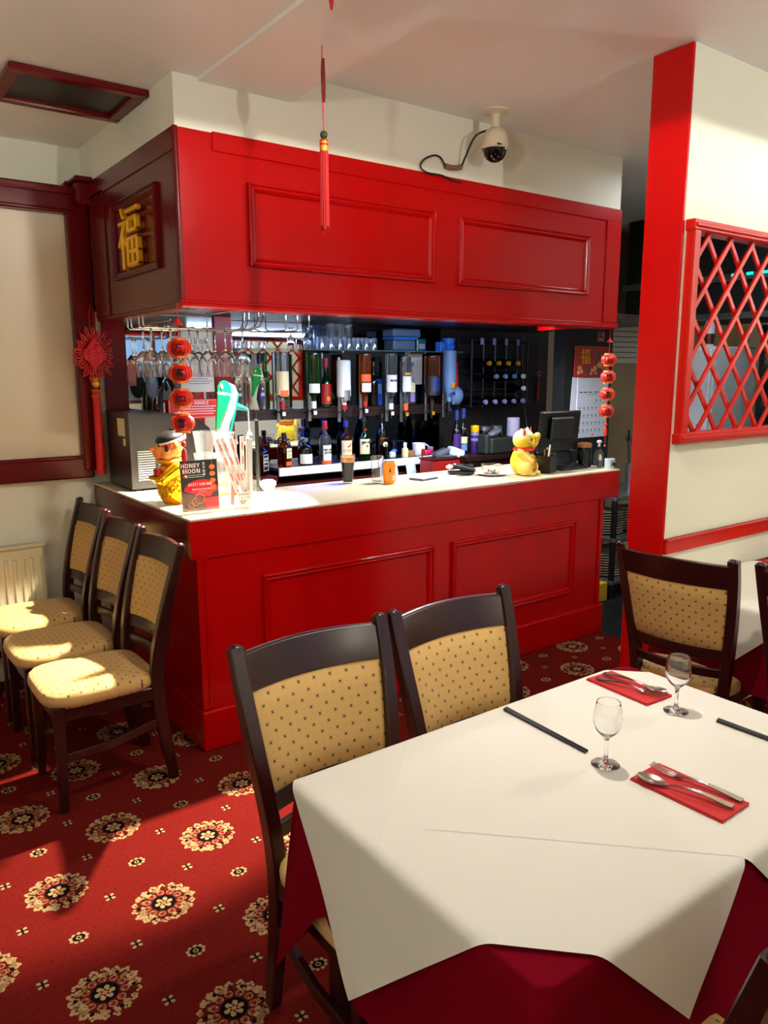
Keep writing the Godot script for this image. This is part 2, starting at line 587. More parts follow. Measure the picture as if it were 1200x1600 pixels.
func make_materials() -> void:
	var m := mat("carpet", Color.WHITE, 0.95)
	m.metallic_specular = 0.05
	m.albedo_texture = ImageTexture.create_from_image(carpet_image())
	m = mat("fabric", Color.WHITE, 0.75)
	m.albedo_texture = ImageTexture.create_from_image(fabric_image())
	m.rim_enabled = true
	m.rim = 0.2
	m.uv1_scale = Vector3(1 / 0.046, 1 / 0.046, 1)
	var brush := noise_tex(0.02, 11, 256, 4)
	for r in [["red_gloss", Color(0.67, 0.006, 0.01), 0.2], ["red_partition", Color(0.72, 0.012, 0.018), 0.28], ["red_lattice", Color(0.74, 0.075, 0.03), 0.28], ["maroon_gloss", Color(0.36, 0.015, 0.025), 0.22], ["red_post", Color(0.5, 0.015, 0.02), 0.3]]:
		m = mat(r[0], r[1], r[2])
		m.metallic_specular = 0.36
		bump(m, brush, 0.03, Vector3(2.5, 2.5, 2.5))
	var plaster := noise_tex(0.012, 21, 256, 4)
	m = mat("cream_wall", Color(0.89, 0.88, 0.78), 0.6)
	bump(m, plaster, 0.08, Vector3(0.9, 0.9, 0.9))
	m = mat("soffit_white", Color(0.89, 0.87, 0.78), 0.55)
	bump(m, plaster, 0.08, Vector3(0.9, 0.9, 0.9))
	m = mat("ceiling_white", Color(0.92, 0.915, 0.9), 0.45)
	bump(m, plaster, 0.06, Vector3(0.7, 0.7, 0.7))
	mat("panel_gloss", Color(0.83, 0.76, 0.64), 0.36)
	m = mat("wood_dark", Color.WHITE, 0.28)
	var grain := ramp_tex(0.03, 31, Color(0.12, 0.022, 0.024), Color(0.2, 0.05, 0.05))
	m.albedo_texture = grain
	m.uv1_triplanar = true
	m.uv1_scale = Vector3(9, 1.2, 9)
	m = mat("wood_orange", Color.WHITE, 0.4)
	m.albedo_texture = ramp_tex(0.03, 32, Color(0.48, 0.25, 0.07), Color(0.66, 0.38, 0.13))
	m.uv1_triplanar = true
	m.uv1_scale = Vector3(1.5, 12, 9)
	m = mat("shelf_dark", Color(0.13, 0.05, 0.045), 0.35)
	m = mat("shelf_red", Color(0.28, 0.05, 0.045), 0.35)
	m = mat("worktop", Color.WHITE, 0.25)
	tri_tex(m, ImageTexture.create_from_image(speckle_image(Color(0.84, 0.78, 0.64), 0.05, 9, [Color(0.72, 0.64, 0.5), Color(0.9, 0.86, 0.76), Color(0.66, 0.58, 0.48)])), Vector3(4, 4, 4))
	m = mat("cloth_white", Color(0.84, 0.82, 0.76), 0.75)
	m.heightmap_enabled = true
	m.heightmap_texture = ImageTexture.create_from_image(crease_image())
	m.heightmap_scale = 0.25
	m = mat("cloth_maroon", Color(0.42, 0.006, 0.075), 0.8)
	m.metallic_specular = 0.12
	m = mat("napkin", Color(0.72, 0.11, 0.1), 0.8)
	mat("black_lacquer", Color(0.02, 0.02, 0.022), 0.45)
	mat("steel", Color(0.72, 0.68, 0.62), 0.2, 1.0)
	mat("chrome", Color(0.85, 0.85, 0.85), 0.08, 1.0)
	mat("steel_dull", Color(0.55, 0.57, 0.58), 0.35, 0.9)
	mat("mirror", Color(0.82, 0.84, 0.84), 0.02, 1.0)
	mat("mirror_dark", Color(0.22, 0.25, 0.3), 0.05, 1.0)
	mat("gold", Color(0.98, 0.74, 0.08), 0.22, 0.4)
	mat("gold_pot", Color(0.93, 0.68, 0.06), 0.14, 0.8)
	mat("gold_paint", Color(0.86, 0.62, 0.13), 0.35, 0.5)
	glass("glass", Color(1, 1, 1, 0.01))
	glass("glass_smoke", Color(0.85, 0.9, 0.95, 0.03))
	glass("green_glass", Color(0.05, 0.5, 0.12, 0.03))
	glass("amber", Color(0.75, 0.32, 0.06, 0.03))
	glass("orange_gin", Color(0.95, 0.42, 0.12, 0.05))
	pane("thin_glass", Color(0.95, 0.97, 1, 0.004))
	mat("clear_edge", Color(0.5, 0.54, 0.55), 0.15)
	glass("cola", Color(0.16, 0.05, 0.02, 0.1))
	pane("pane", Color(0.9, 0.96, 0.95, 0.06))
	pane("pane_green", Color(0.6, 0.85, 0.8, 0.12))
	pane("acrylic", Color(0.95, 0.97, 1, 0.03))
	mat("white", Color(0.86, 0.86, 0.85), 0.5)
	mat("paper", Color(0.84, 0.83, 0.8), 0.8)
	mat("paper_cool", Color(0.75, 0.78, 0.84), 0.8)
	mat("ink", Color(0.06, 0.05, 0.06), 0.7)
	mat("ink_grey", Color(0.35, 0.34, 0.34), 0.8)
	mat("notice_red", Color(0.88, 0.1, 0.07), 0.5)
	mat("lantern_red", Color(0.85, 0.03, 0.03), 0.5)
	mat("lantern_rim", Color(0.9, 0.45, 0.16), 0.5)
	mat("lantern_line", Color(0.95, 0.5, 0.25), 0.5)
	mat("silk_red", Color(0.75, 0.012, 0.015), 0.6)
	mat("silk_dark", Color(0.45, 0.01, 0.015), 0.7)
	mat("jade", Color(0.15, 0.24, 0.1), 0.15)
	mat("black_plastic", Color(0.022, 0.026, 0.03), 0.35)
	mat("charcoal", Color(0.11, 0.115, 0.125), 0.35)
	mat("grey_plastic", Color(0.3, 0.32, 0.36), 0.4)
	mat("vent_light", Color(0.72, 0.75, 0.78), 0.4)
	mat("black_wall", Color(0.035, 0.04, 0.045), 0.55)
	mat("brown_wall", Color(0.085, 0.055, 0.055), 0.5)
	mat("cream_paint", Color(0.8, 0.76, 0.62), 0.35)
	mat("camera_white", Color(0.85, 0.8, 0.68), 0.35)
	mat("tape", Color(0.55, 0.38, 0.26), 0.5)
	mat("dark_glass", Color(0.03, 0.035, 0.04), 0.05)
	mat("cat_skin", Color.WHITE, 0.3).vertex_color_use_as_albedo = true
	mat("skin", Color(0.9, 0.52, 0.22), 0.3)
	mat("collar_red", Color(0.85, 0.1, 0.03), 0.35)
	mat("tap_green", Color(0.0, 0.42, 0.19), 0.25)
	mat("tap_teal", Color(0.02, 0.3, 0.27), 0.25)
	mat("can_orange", Color(0.96, 0.54, 0.03), 0.3)
	mat("purple", Color(0.22, 0.12, 0.4), 0.4)
	mat("blue_box", Color(0.05, 0.22, 0.62), 0.4)
	mat("blue_tub", Color(0.12, 0.4, 0.8), 0.35)
	mat("pale_blue", Color(0.38, 0.5, 0.68), 0.5)
	mat("black_bottle", Color(0.012, 0.012, 0.014), 0.08)
	mat("red_bottle", Color(0.09, 0.01, 0.012), 0.1)
	mat("label_cream", Color(0.85, 0.8, 0.62), 0.6)
	mat("label_white", Color(0.85, 0.84, 0.82), 0.6)
	mat("label_red", Color(0.6, 0.06, 0.05), 0.5)
	mat("label_blue", Color(0.04, 0.12, 0.4), 0.5)
	mat("label_black", Color(0.03, 0.03, 0.04), 0.5)
	mat("label_orange", Color(0.9, 0.35, 0.12), 0.5)
	mat("label_green", Color(0.07, 0.28, 0.1), 0.5)
	mat("cork", Color(0.6, 0.4, 0.2), 0.7)
	mat("lilac", Color(0.5, 0.45, 0.66), 0.6)
	mat("pink", Color(0.8, 0.05, 0.3), 0.5)
	mat("straw_pink", Color(0.9, 0.5, 0.48), 0.6)
	mat("leaflet_brown", Color(0.09, 0.075, 0.065), 0.45)
	mat("leaflet_red", Color(0.78, 0.02, 0.06), 0.45)
	mat("leaflet_photo", Color(0.45, 0.3, 0.2), 0.5)
	mat("calendar_red", Color(0.62, 0.16, 0.13), 0.5)
	mat("calendar_pink", Color(0.75, 0.42, 0.36), 0.5)
	mat("calendar_peach", Color(0.85, 0.55, 0.36), 0.5)
	mat("calendar_mauve", Color(0.42, 0.24, 0.24), 0.5)
	mat("kitchen_floor", Color(0.05, 0.06, 0.06), 0.5)
	mat("kitchen_wall", Color(0.55, 0.47, 0.36), 0.6)
	mat("fridge_white", Color(0.75, 0.78, 0.8), 0.3)
	mat("dark_hatch", Color(0.1, 0.085, 0.06), 0.35)
	mat("steel_dark", Color(0.16, 0.16, 0.17), 0.35, 0.7)
	mat("lilac_white", Color(0.62, 0.6, 0.72), 0.6)
	mat("slate_green", Color(0.12, 0.14, 0.13), 0.5)
	mat("dark_slate", Color(0.045, 0.06, 0.07), 0.4)
	mat("plate_cream", Color(0.7, 0.66, 0.55), 0.3)
	m = mat("cola_dark", Color(0.05, 0.016, 0.008), 0.3)
	m.metallic_specular = 0.05
	mat("froth", Color(0.75, 0.5, 0.28), 0.7)
	m = mat("cup_plastic", Color(0.8, 0.84, 0.85, 0.03), 0.1)
	m.transparency = BaseMaterial3D.TRANSPARENCY_ALPHA
	mat("tub_grey", Color(0.25, 0.32, 0.42), 0.4)
	mat("yellow", Color(0.75, 0.6, 0.1), 0.5)
	var e := mat("lamp_glow", Color(1, 0.95, 0.85), 0.5)
	e.emission_enabled = true
	e.emission = Color(1, 0.87, 0.68)
	e.emission_energy_multiplier = 3.0
	e = mat("green_led", Color(0.1, 0.9, 0.7), 0.5)
	e.emission_enabled = true
	e.emission = Color(0.05, 0.9, 0.7)
	e.emission_energy_multiplier = 2.0
	e = mat("blue_led", Color(0.2, 0.4, 1), 0.5)
	e.emission_enabled = true
	e.emission = Color(0.08, 0.35, 1.0)
	e.emission_energy_multiplier = 1.6
	e = mat("cool_led", Color(0.9, 0.95, 1), 0.5)
	e.emission_enabled = true
	e.emission = Color(0.8, 0.9, 1)
	e.emission_energy_multiplier = 1.5

func frame_mould(w: float, h: float, xf: Transform3D) -> MB:  # a raised picture-frame moulding, mitred, in the xy plane, centred
	var mb := MB.new()
	var prof := [[0.0, 0.0], [0.0, 0.016], [0.007, 0.02], [0.013, 0.011], [0.02, 0.011], [0.026, 0.015], [0.031, 0.009], [0.036, 0.004], [0.036, 0.0]]
	for i in prof.size() - 1:
		var p: Array = prof[i]
		var q: Array = prof[i + 1]
		var ro := []
		for e in [p, q]:
			var x: float = w / 2 - e[0]
			var y: float = h / 2 - e[0]
			ro.append([Vector3(-x, -y, e[1]), Vector3(x, -y, e[1]), Vector3(x, y, e[1]), Vector3(-x, y, e[1])])
		for k in 4:
			mb.quad(ro[0][k], ro[0][(k + 1) % 4], ro[1][(k + 1) % 4], ro[1][k])
	mb.move(0, xf)
	return mb

func slab(called: String, lo: Vector3, hi: Vector3, m: Material, parent: Node3D = null, bev := 0.0) -> MeshInstance3D:
	var mb := MB.new()
	mb.box((lo + hi) / 2, hi - lo, bev)
	return struct(called, mb, m, parent) if parent == null else obj(called, mb, m, parent)

func build_setting() -> void:
	var X0 := -3.4
	var X1 := 7.2
	var Z0 := -1.62
	var Z1 := 7.0
	# floor: carpet with its woven repeat, kitchen floor beyond the bar end
	var mb := MB.new()
	var fx := 2.72
	var uv := func(x: float, z: float) -> Vector2: return Vector2((x + 0.747) / 0.518, (z - 0.598) / 0.51)
	for r in [[X0, -1.39, fx, Z1], [fx, 0.98, X1, Z1]]:
		var p := [Vector3(r[0], 0, r[3]), Vector3(r[2], 0, r[3]), Vector3(r[2], 0, r[1]), Vector3(r[0], 0, r[1])]
		var u := []
		for q: Vector3 in p:
			u.append(uv.call(q.x, q.z))
		mb.tri(p[0], p[1], p[2], Vector3.UP, Vector3.UP, Vector3.UP, u[0], u[1], u[2])
		mb.tri(p[0], p[2], p[3], Vector3.UP, Vector3.UP, Vector3.UP, u[0], u[2], u[3])
	var fl := struct("floor", mb, M.carpet)
	fl.set_meta("label", "red carpet with cream and black floral medallions")
	slab("floor_kitchen", Vector3(fx, -0.05, Z0), Vector3(X1, 0.0, 0.98), M.kitchen_floor)
	slab("floor_base", Vector3(X0, -0.14, Z0 - 0.2), Vector3(X1, -0.06, Z1 + 0.2), M.kitchen_floor)
	# ceilings: lower on one side, a shallow boxed beam, higher on the other
	slab("ceiling", Vector3(X0, 2.80, -1.5), Vector3(0.16, 2.98, Z1), M.ceiling_white)
	slab("ceiling_beam", Vector3(0.15, 2.785, -1.5), Vector3(0.56, 2.98, Z1), M.ceiling_white)
	slab("ceiling_right", Vector3(0.56, 2.90, Z0 - 0.1), Vector3(X1, 2.98, Z1), M.ceiling_white)
	# outer walls with thickness
	slab("wall_back", Vector3(X0, 0, -1.5), Vector3(0.86, 2.9, -1.39), M.cream_wall)
	slab("wall_bar", Vector3(0.86, 0, Z0 - 0.12), Vector3(3.95, 2.9, Z0), M.brown_wall)
	slab("wall_kitchen", Vector3(3.95, 0, Z0 - 0.12), Vector3(X1, 2.9, Z0), M.kitchen_wall)
	slab("wall_left", Vector3(X0 - 0.12, 0, -1.5), Vector3(X0, 2.9, Z1), M.cream_wall)
	slab("wall_right", Vector3(X1, 0, Z0 - 0.1), Vector3(X1 + 0.12, 2.98, Z1), M.cream_wall)
	# street side, behind the camera, with a window of four panes
	var wx0 := 2.3
	var wx1 := 5.1
	mb = MB.new()
	for r in [[X0, 0, wx0, 2.98], [wx1, 0, X1, 2.98], [wx0, 0, wx1, 1.15], [wx0, 2.45, wx1, 2.98]]:
		mb.box(Vector3((r[0] + r[2]) / 2, (r[1] + r[3]) / 2, Z1 + 0.08), Vector3(r[2] - r[0], r[3] - r[1], 0.16))
	struct("wall_front", mb, M.cream_wall)
	mb = MB.new()
	for k in 6:
		mb.box(Vector3(wx0 + (wx1 - wx0) * k / 5, 1.8, Z1 + 0.04), Vector3(0.07, 1.34, 0.08), 0.006)
	for y in [1.17, 2.43]:
		mb.box(Vector3((wx0 + wx1) / 2, y, Z1 + 0.04), Vector3(wx1 - wx0, 0.06, 0.09), 0.006)
	var wn := struct("window_1", mb, M.maroon_gloss)
	for k in 5:
		mb = MB.new()
		mb.box(Vector3(wx0 + (wx1 - wx0) * (k + 0.5) / 5, 1.8, Z1 + 0.04), Vector3(0.5, 1.22, 0.006))
		obj("pane", mb, M.pane, wn)

	# white soffit above the canopy
	slab("wall_soffit", Vector3(0.045, 2.6, -1.39), Vector3(2.83, 2.92, -0.08), M.soffit_white)

	# partition with the red end face, dado rail and the lattice opening
	var pz := 1.12
	mb = MB.new()
	var px := 1.675
	var lx0 := 1.70
	var lx1 := 3.1
	var ly0 := 1.35
	var ly1 := 2.25
	for r in [[px, 0.0, lx0, 2.9], [lx1, 0.0, 5.0, 2.9], [lx0, 0.0, lx1, ly0], [lx0, ly1, lx1, 2.9]]:
		mb.box(Vector3((r[0] + r[2]) / 2, (r[1] + r[3]) / 2, pz - 0.085), Vector3(r[2] - r[0], r[3] - r[1], 0.17))
	struct("wall_partition", mb, M.cream_wall)
	mb = MB.new()
	mb.box(Vector3(px - 0.008, 1.45, pz - 0.0875), Vector3(0.018, 2.895, 0.181), 0.004)
	struct("trim_partition", mb, M.red_partition)
	mb = MB.new()
	mb.box(Vector3(3.3, 0.907, pz + 0.008), Vector3(3.26, 0.068, 0.018), 0.004)
	mb.box(Vector3(3.3, 0.935, pz + 0.013), Vector3(3.26, 0.012, 0.026), 0.003)
	struct("trim_dado", mb, M.red_lattice)
	# lattice screen
	var sc := thing("lattice_screen", "red wooden lattice screen of crossed diamond slats in the cream wall", "lattice screen", Vector3(lx0, ly0, pz), 0)
	var W := lx1 - lx0
	var H := ly1 - ly0
	for e in [[0.02, H / 2, 0.05, H], [W - 0.02, H / 2, 0.05, H]]:
		mb = MB.new()
		mb.box(Vector3(e[0], e[1], 0.0), Vector3(e[2], e[3], 0.075), 0.006)
		obj("frame_stile", mb, M.red_lattice, sc)
	for y in [0.022, H - 0.022]:
		mb = MB.new()
		mb.box(Vector3(W / 2, y, 0.001), Vector3(W + 0.03, 0.045, 0.08), 0.006)
		mb.box(Vector3(W / 2, y, 0.03), Vector3(W + 0.01, 0.018, 0.036), 0.005)
		obj("frame_rail", mb, M.red_lattice, sc)
	var bx := [0.045, W - 0.045]
	var by := [0.04, H - 0.045]
	var hh: float = by[1] - by[0]
	var step := 0.172
	var run := step * 4           # how far a slat travels sideways over the full height
	for dirn in [1, -1]:
		var k := 0
		for i in range(-6, 16):
			var xb: float = 0.149 + i * step
			var a := Vector2(xb if dirn > 0 else xb + run, by[0])
			var b := Vector2(xb + run if dirn > 0 else xb, by[1])
			# clip to the opening
			var t0 := 0.0
			var t1 := 1.0
			var d := b - a
			if d.x != 0:
				var ta: float = (bx[0] - a.x) / d.x
				var tb: float = (bx[1] - a.x) / d.x
				t0 = maxf(t0, minf(ta, tb))
				t1 = minf(t1, maxf(ta, tb))
			if t1 - t0 < 0.06:
				continue
			var p0 := a + d * t0
			var p1 := a + d * t1
			mb = MB.new()
			mb.box(Vector3.ZERO, Vector3((p1 - p0).length() + 0.012, 0.023, 0.011), 0.002, Transform3D(Basis(Vector3(0, 0, 1), (p1 - p0).angle()), Vector3((p0.x + p1.x) / 2, (p0.y + p1.y) / 2, 0.006 * dirn)))
			obj("slat", mb, M.red_lattice, sc)
			k += 1

	# framed glossy panel on the back wall
	var fz := -1.39
	mb = MB.new()
	var pn := thing("wall_panel", "large glossy cream panel in a dark red frame on the back wall", "wall panel", Vector3(-1.0, 1.08, fz))
	mb.box(Vector3(-0.2, 0.742, 0.008), Vector3(2.3, 1.27, 0.014))
	obj("sheet", mb, M.panel_gloss, pn)
	mb = MB.new()
	mb.box(Vector3(-0.2, 0.056, 0.03), Vector3(2.4, 0.112, 0.06), 0.008)
	mb.box(Vector3(-0.2, 0.115, 0.045), Vector3(2.4, 0.02, 0.03), 0.006)
	obj("bottom_rail", mb, M.maroon_gloss, pn)
	mb = MB.new()
	mb.box(Vector3(-0.2, 1.44, 0.03), Vector3(2.4, 0.12, 0.06), 0.008)
	mb.box(Vector3(-0.2, 1.49, 0.05), Vector3(2.44, 0.035, 0.1), 0.01)
	mb.box(Vector3(-0.2, 1.39, 0.042), Vector3(2.4, 0.022, 0.06), 0.008)
	obj("top_rail", mb, M.maroon_gloss, pn)
	mb = MB.new()
	mb.box(Vector3(1.0, 0.79, 0.035), Vector3(0.115, 1.5, 0.07), 0.01)
	obj("stile", mb, M.maroon_gloss, pn)
	mb = MB.new()
	mb.box(Vector3(1.03, 1.47, 0.08), Vector3(0.12, 0.11, 0.2), 0.012)
	mb.box(Vector3(1.03, 1.53, 0.09), Vector3(0.15, 0.025, 0.24), 0.008)
	obj("corner_block", mb, M.maroon_gloss, pn)

	# hatch in the lower ceiling
	var ht := thing("ceiling_hatch", "dark loft hatch in a maroon frame on the ceiling beside the bar", "hatch", Vector3(-0.22, 2.80, -0.545))
	mb = MB.new()
	mb.box(Vector3(0, -0.006, 0), Vector3(0.5, 0.008, 0.42))
	obj("board", mb, M.dark_hatch, ht)
	for e in [[0, -0.19, 0.54, 0.05], [0, 0.19, 0.54, 0.05], [-0.245, 0, 0.05, 0.34], [0.238, 0, 0.05, 0.34]]:
		mb = MB.new()
		mb.box(Vector3(e[0], -0.014, e[1]), Vector3(e[2], 0.028, e[3]), 0.006)
		obj("frame", mb, M.maroon_gloss, ht)

	# radiator under the panel
	var rd := thing("radiator", "cream ribbed panel radiator low on the back wall", "radiator", Vector3(-0.72, 0.14, -1.318))
	mb = MB.new()
	mb.box(Vector3(0, 0.3, 0), Vector3(0.84, 0.6, 0.04), 0.012)
	obj("panel", mb, M.cream_paint, rd)
	for k in 20:
		mb = MB.new()
		mb.box(Vector3(-0.39 + k * 0.041, 0.295, 0.022), Vector3(0.022, 0.5, 0.014), 0.006)
		obj("rib", mb, M.cream_paint, rd)
	mb = MB.new()
	mb.box(Vector3(0, 0.607, 0.0), Vector3(0.85, 0.016, 0.06), 0.005)
	obj("grille", mb, M.cream_paint, rd)
	mb = MB.new()
	mb.tube([Vector3(0.4, 0.05, 0), Vector3(0.4, -0.14, 0)], 0.011, 8)
	obj("pipe", mb, M.cream_paint, rd)
	mb = MB.new()
	mb.box(Vector3(-0.2, 0.35, -0.04), Vector3(0.04, 0.1, 0.04))
	mb.box(Vector3(0.2, 0.35, -0.04), Vector3(0.04, 0.1, 0.04))
	obj("bracket", mb, M.cream_paint, rd)

func build_canopy() -> void:
	# the red panelled canopy that hangs over the bar
	var y0 := 1.925
	var y1 := 2.605
	var z := -0.08
	var c := thing("bar_canopy", "glossy red panelled canopy boxed in above the bar", "bar canopy", Vector3.ZERO)
	var mb := MB.new()
	mb.box(Vector3(1.445, (y0 + y1) / 2, z - 0.02), Vector3(2.81, y1 - y0, 0.04), 0.002)
	obj("front_board", mb, M.red_gloss, c)
	mb = MB.new()
	mb.box(Vector3(0.06, (y0 + y1) / 2, -0.66), Vector3(0.04, y1 - y0, 1.155), 0.002)
	obj("shaded_side_board", mb, M.maroon_gloss, c)  # same red paint as the front, its shade put into a darker colour
	mb = MB.new()
	mb.box(Vector3(2.83, (y0 + y1) / 2, -0.4), Vector3(0.04, y1 - y0, 0.6), 0.002)
	obj("end_board", mb, M.red_gloss, c)
	mb = MB.new()
	mb.tube([Vector3(0.046, y0, z - 0.004), Vector3(0.046, y1, z - 0.004)], 0.011, 12)
	obj("corner_bead", mb, M.maroon_gloss, c)
	mb = MB.new()
	mb.box(Vector3(1.52, 2.57, z + 0.004), Vector3(2.64, 0.074, 0.009), 0.002)
	obj("top_rail", mb, M.red_gloss, c)
	mb = MB.new()
	mb.box(Vector3(2.775, 2.24, z + 0.004), Vector3(0.13, 0.59, 0.009), 0.002)
	obj("end_stile", mb, M.red_gloss, c)
	obj("panel_moulding", frame_mould(1.023, 0.338, T(0.862, 2.263, z)), M.red_gloss, c)
	obj("panel_moulding", frame_mould(1.023, 0.335, T(2.043, 2.261, z)), M.red_gloss, c)
	# the lower lip and the soffit board with the lamps
	mb = MB.new()
	mb.box(Vector3(1.445, y0 - 0.002, z - 0.045), Vector3(2.82, 0.022, 0.11), 0.006)
	mb.box(Vector3(1.445, y0 + 0.012, z + 0.002), Vector3(2.82, 0.016, 0.012), 0.004)
	obj("lip", mb, M.red_gloss, c)
	mb = MB.new()
	mb.box(Vector3(0.085, y0 - 0.002, -0.68), Vector3(0.1, 0.022, 1.1), 0.006)
	obj("lip", mb, M.maroon_gloss, c)  # side lip, shade put into its darker red
	mb = MB.new()
	mb.box(Vector3(1.9, 1.99, -0.84), Vector3(3.66, 0.03, 1.5))
	obj("underside", mb, M.shelf_dark, c)
	mb = MB.new()
	mb.box(Vector3(3.27, 2.4, -1.3), Vector3(0.95, 0.8, 0.6))
	obj("back_boxing", mb, M.black_wall, c)
	# side rails and the framed square for the ornament, darkened for shade like the side
	mb = MB.new()
	mb.box(Vector3(0.037, 2.56, -0.66), Vector3(0.008, 0.085, 1.15), 0.002)
	mb.box(Vector3(0.037, 2.23, -1.115), Vector3(0.008, 0.6, 0.23), 0.002)
	obj("shaded_side_rail", mb, M.maroon_gloss, c)
	obj("panel_moulding", frame_mould(0.6, 0.345, Transform3D(Basis(Vector3.UP, -PI / 2), Vector3(0.04, 2.26, -0.58))), M.maroon_gloss, c)

	var f := thing("fortune_ornament", "gold fortune character ornament on the canopy side panel", "ornament", Vector3(0.036, 2.25, -0.585), -PI / 2)
	mb = MB.new()
	mb.strokes(GLYPH["fu"], 0.075, 0.265, 0.03, T(0, 0, 0.006))
	mb.strokes([[.15, .5, .85, .5]], 0.04, 0.2, 0.012, T(0, 0, 0))
	obj("character", mb, M.gold, f)

func build_counter() -> void:
	var L := 2.853
	var c := thing("bar_counter", "red panelled bar counter with a cream speckled worktop", "bar counter", Vector3.ZERO)
	var mb := MB.new()
	mb.box(Vector3(L / 2, 0.951, -0.02), Vector3(L, 0.165, 0.04), 0.003)
	obj("apron", mb, M.red_gloss, c)
	mb = MB.new()
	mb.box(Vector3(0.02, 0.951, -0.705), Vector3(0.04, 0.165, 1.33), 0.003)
	obj("shaded_side_apron", mb, M.maroon_gloss, c)  # apron turned away from the lamps, shade put into its darker red
	mb = MB.new()
	mb.box(Vector3(L - 0.02, 0.951, -0.32), Vector3(0.04, 0.165, 0.56), 0.003)
	obj("end_apron", mb, M.red_gloss, c)
	mb = MB.new()
	mb.box(Vector3(L / 2, 1.04, -0.3), Vector3(L, 0.012, 0.6), 0.002)
	mb.box(Vector3(0.3, 1.04, -0.985), Vector3(0.6, 0.012, 0.77), 0.002)
	obj("worktop", mb, M.worktop, c)
	mb = MB.new()
	mb.box(Vector3(1.372, 0.435, -0.24), Vector3(2.68, 0.87, 0.46), 0.003)
	mb.box(Vector3(0.31, 0.435, -0.9), Vector3(0.55, 0.87, 0.86), 0.003)
	obj("base", mb, M.red_gloss, c)
	mb = MB.new()
	mb.box(Vector3(1.372, 0.0925, -0.235), Vector3(2.72, 0.185, 0.50), 0.006)
	mb.box(Vector3(0.31, 0.0925, -0.9), Vector3(0.58, 0.185, 0.86), 0.006)
	obj("skirting", mb, M.red_gloss, c)
	for e in [[0.036, 0.03], [0.06, 0.016], [2.695, 0.03]]:
		mb = MB.new()
		mb.box(Vector3(e[0], 0.53, -0.005), Vector3(e[1], 0.68, 0.012), 0.003)
		obj("corner_trim", mb, M.red_gloss, c)
	obj("panel_moulding", frame_mould(0.995, 0.5, T(0.827, 0.505, -0.01)), M.red_gloss, c)
	obj("panel_moulding", frame_mould(0.995, 0.45, T(1.953, 0.532, -0.01)), M.red_gloss, c)

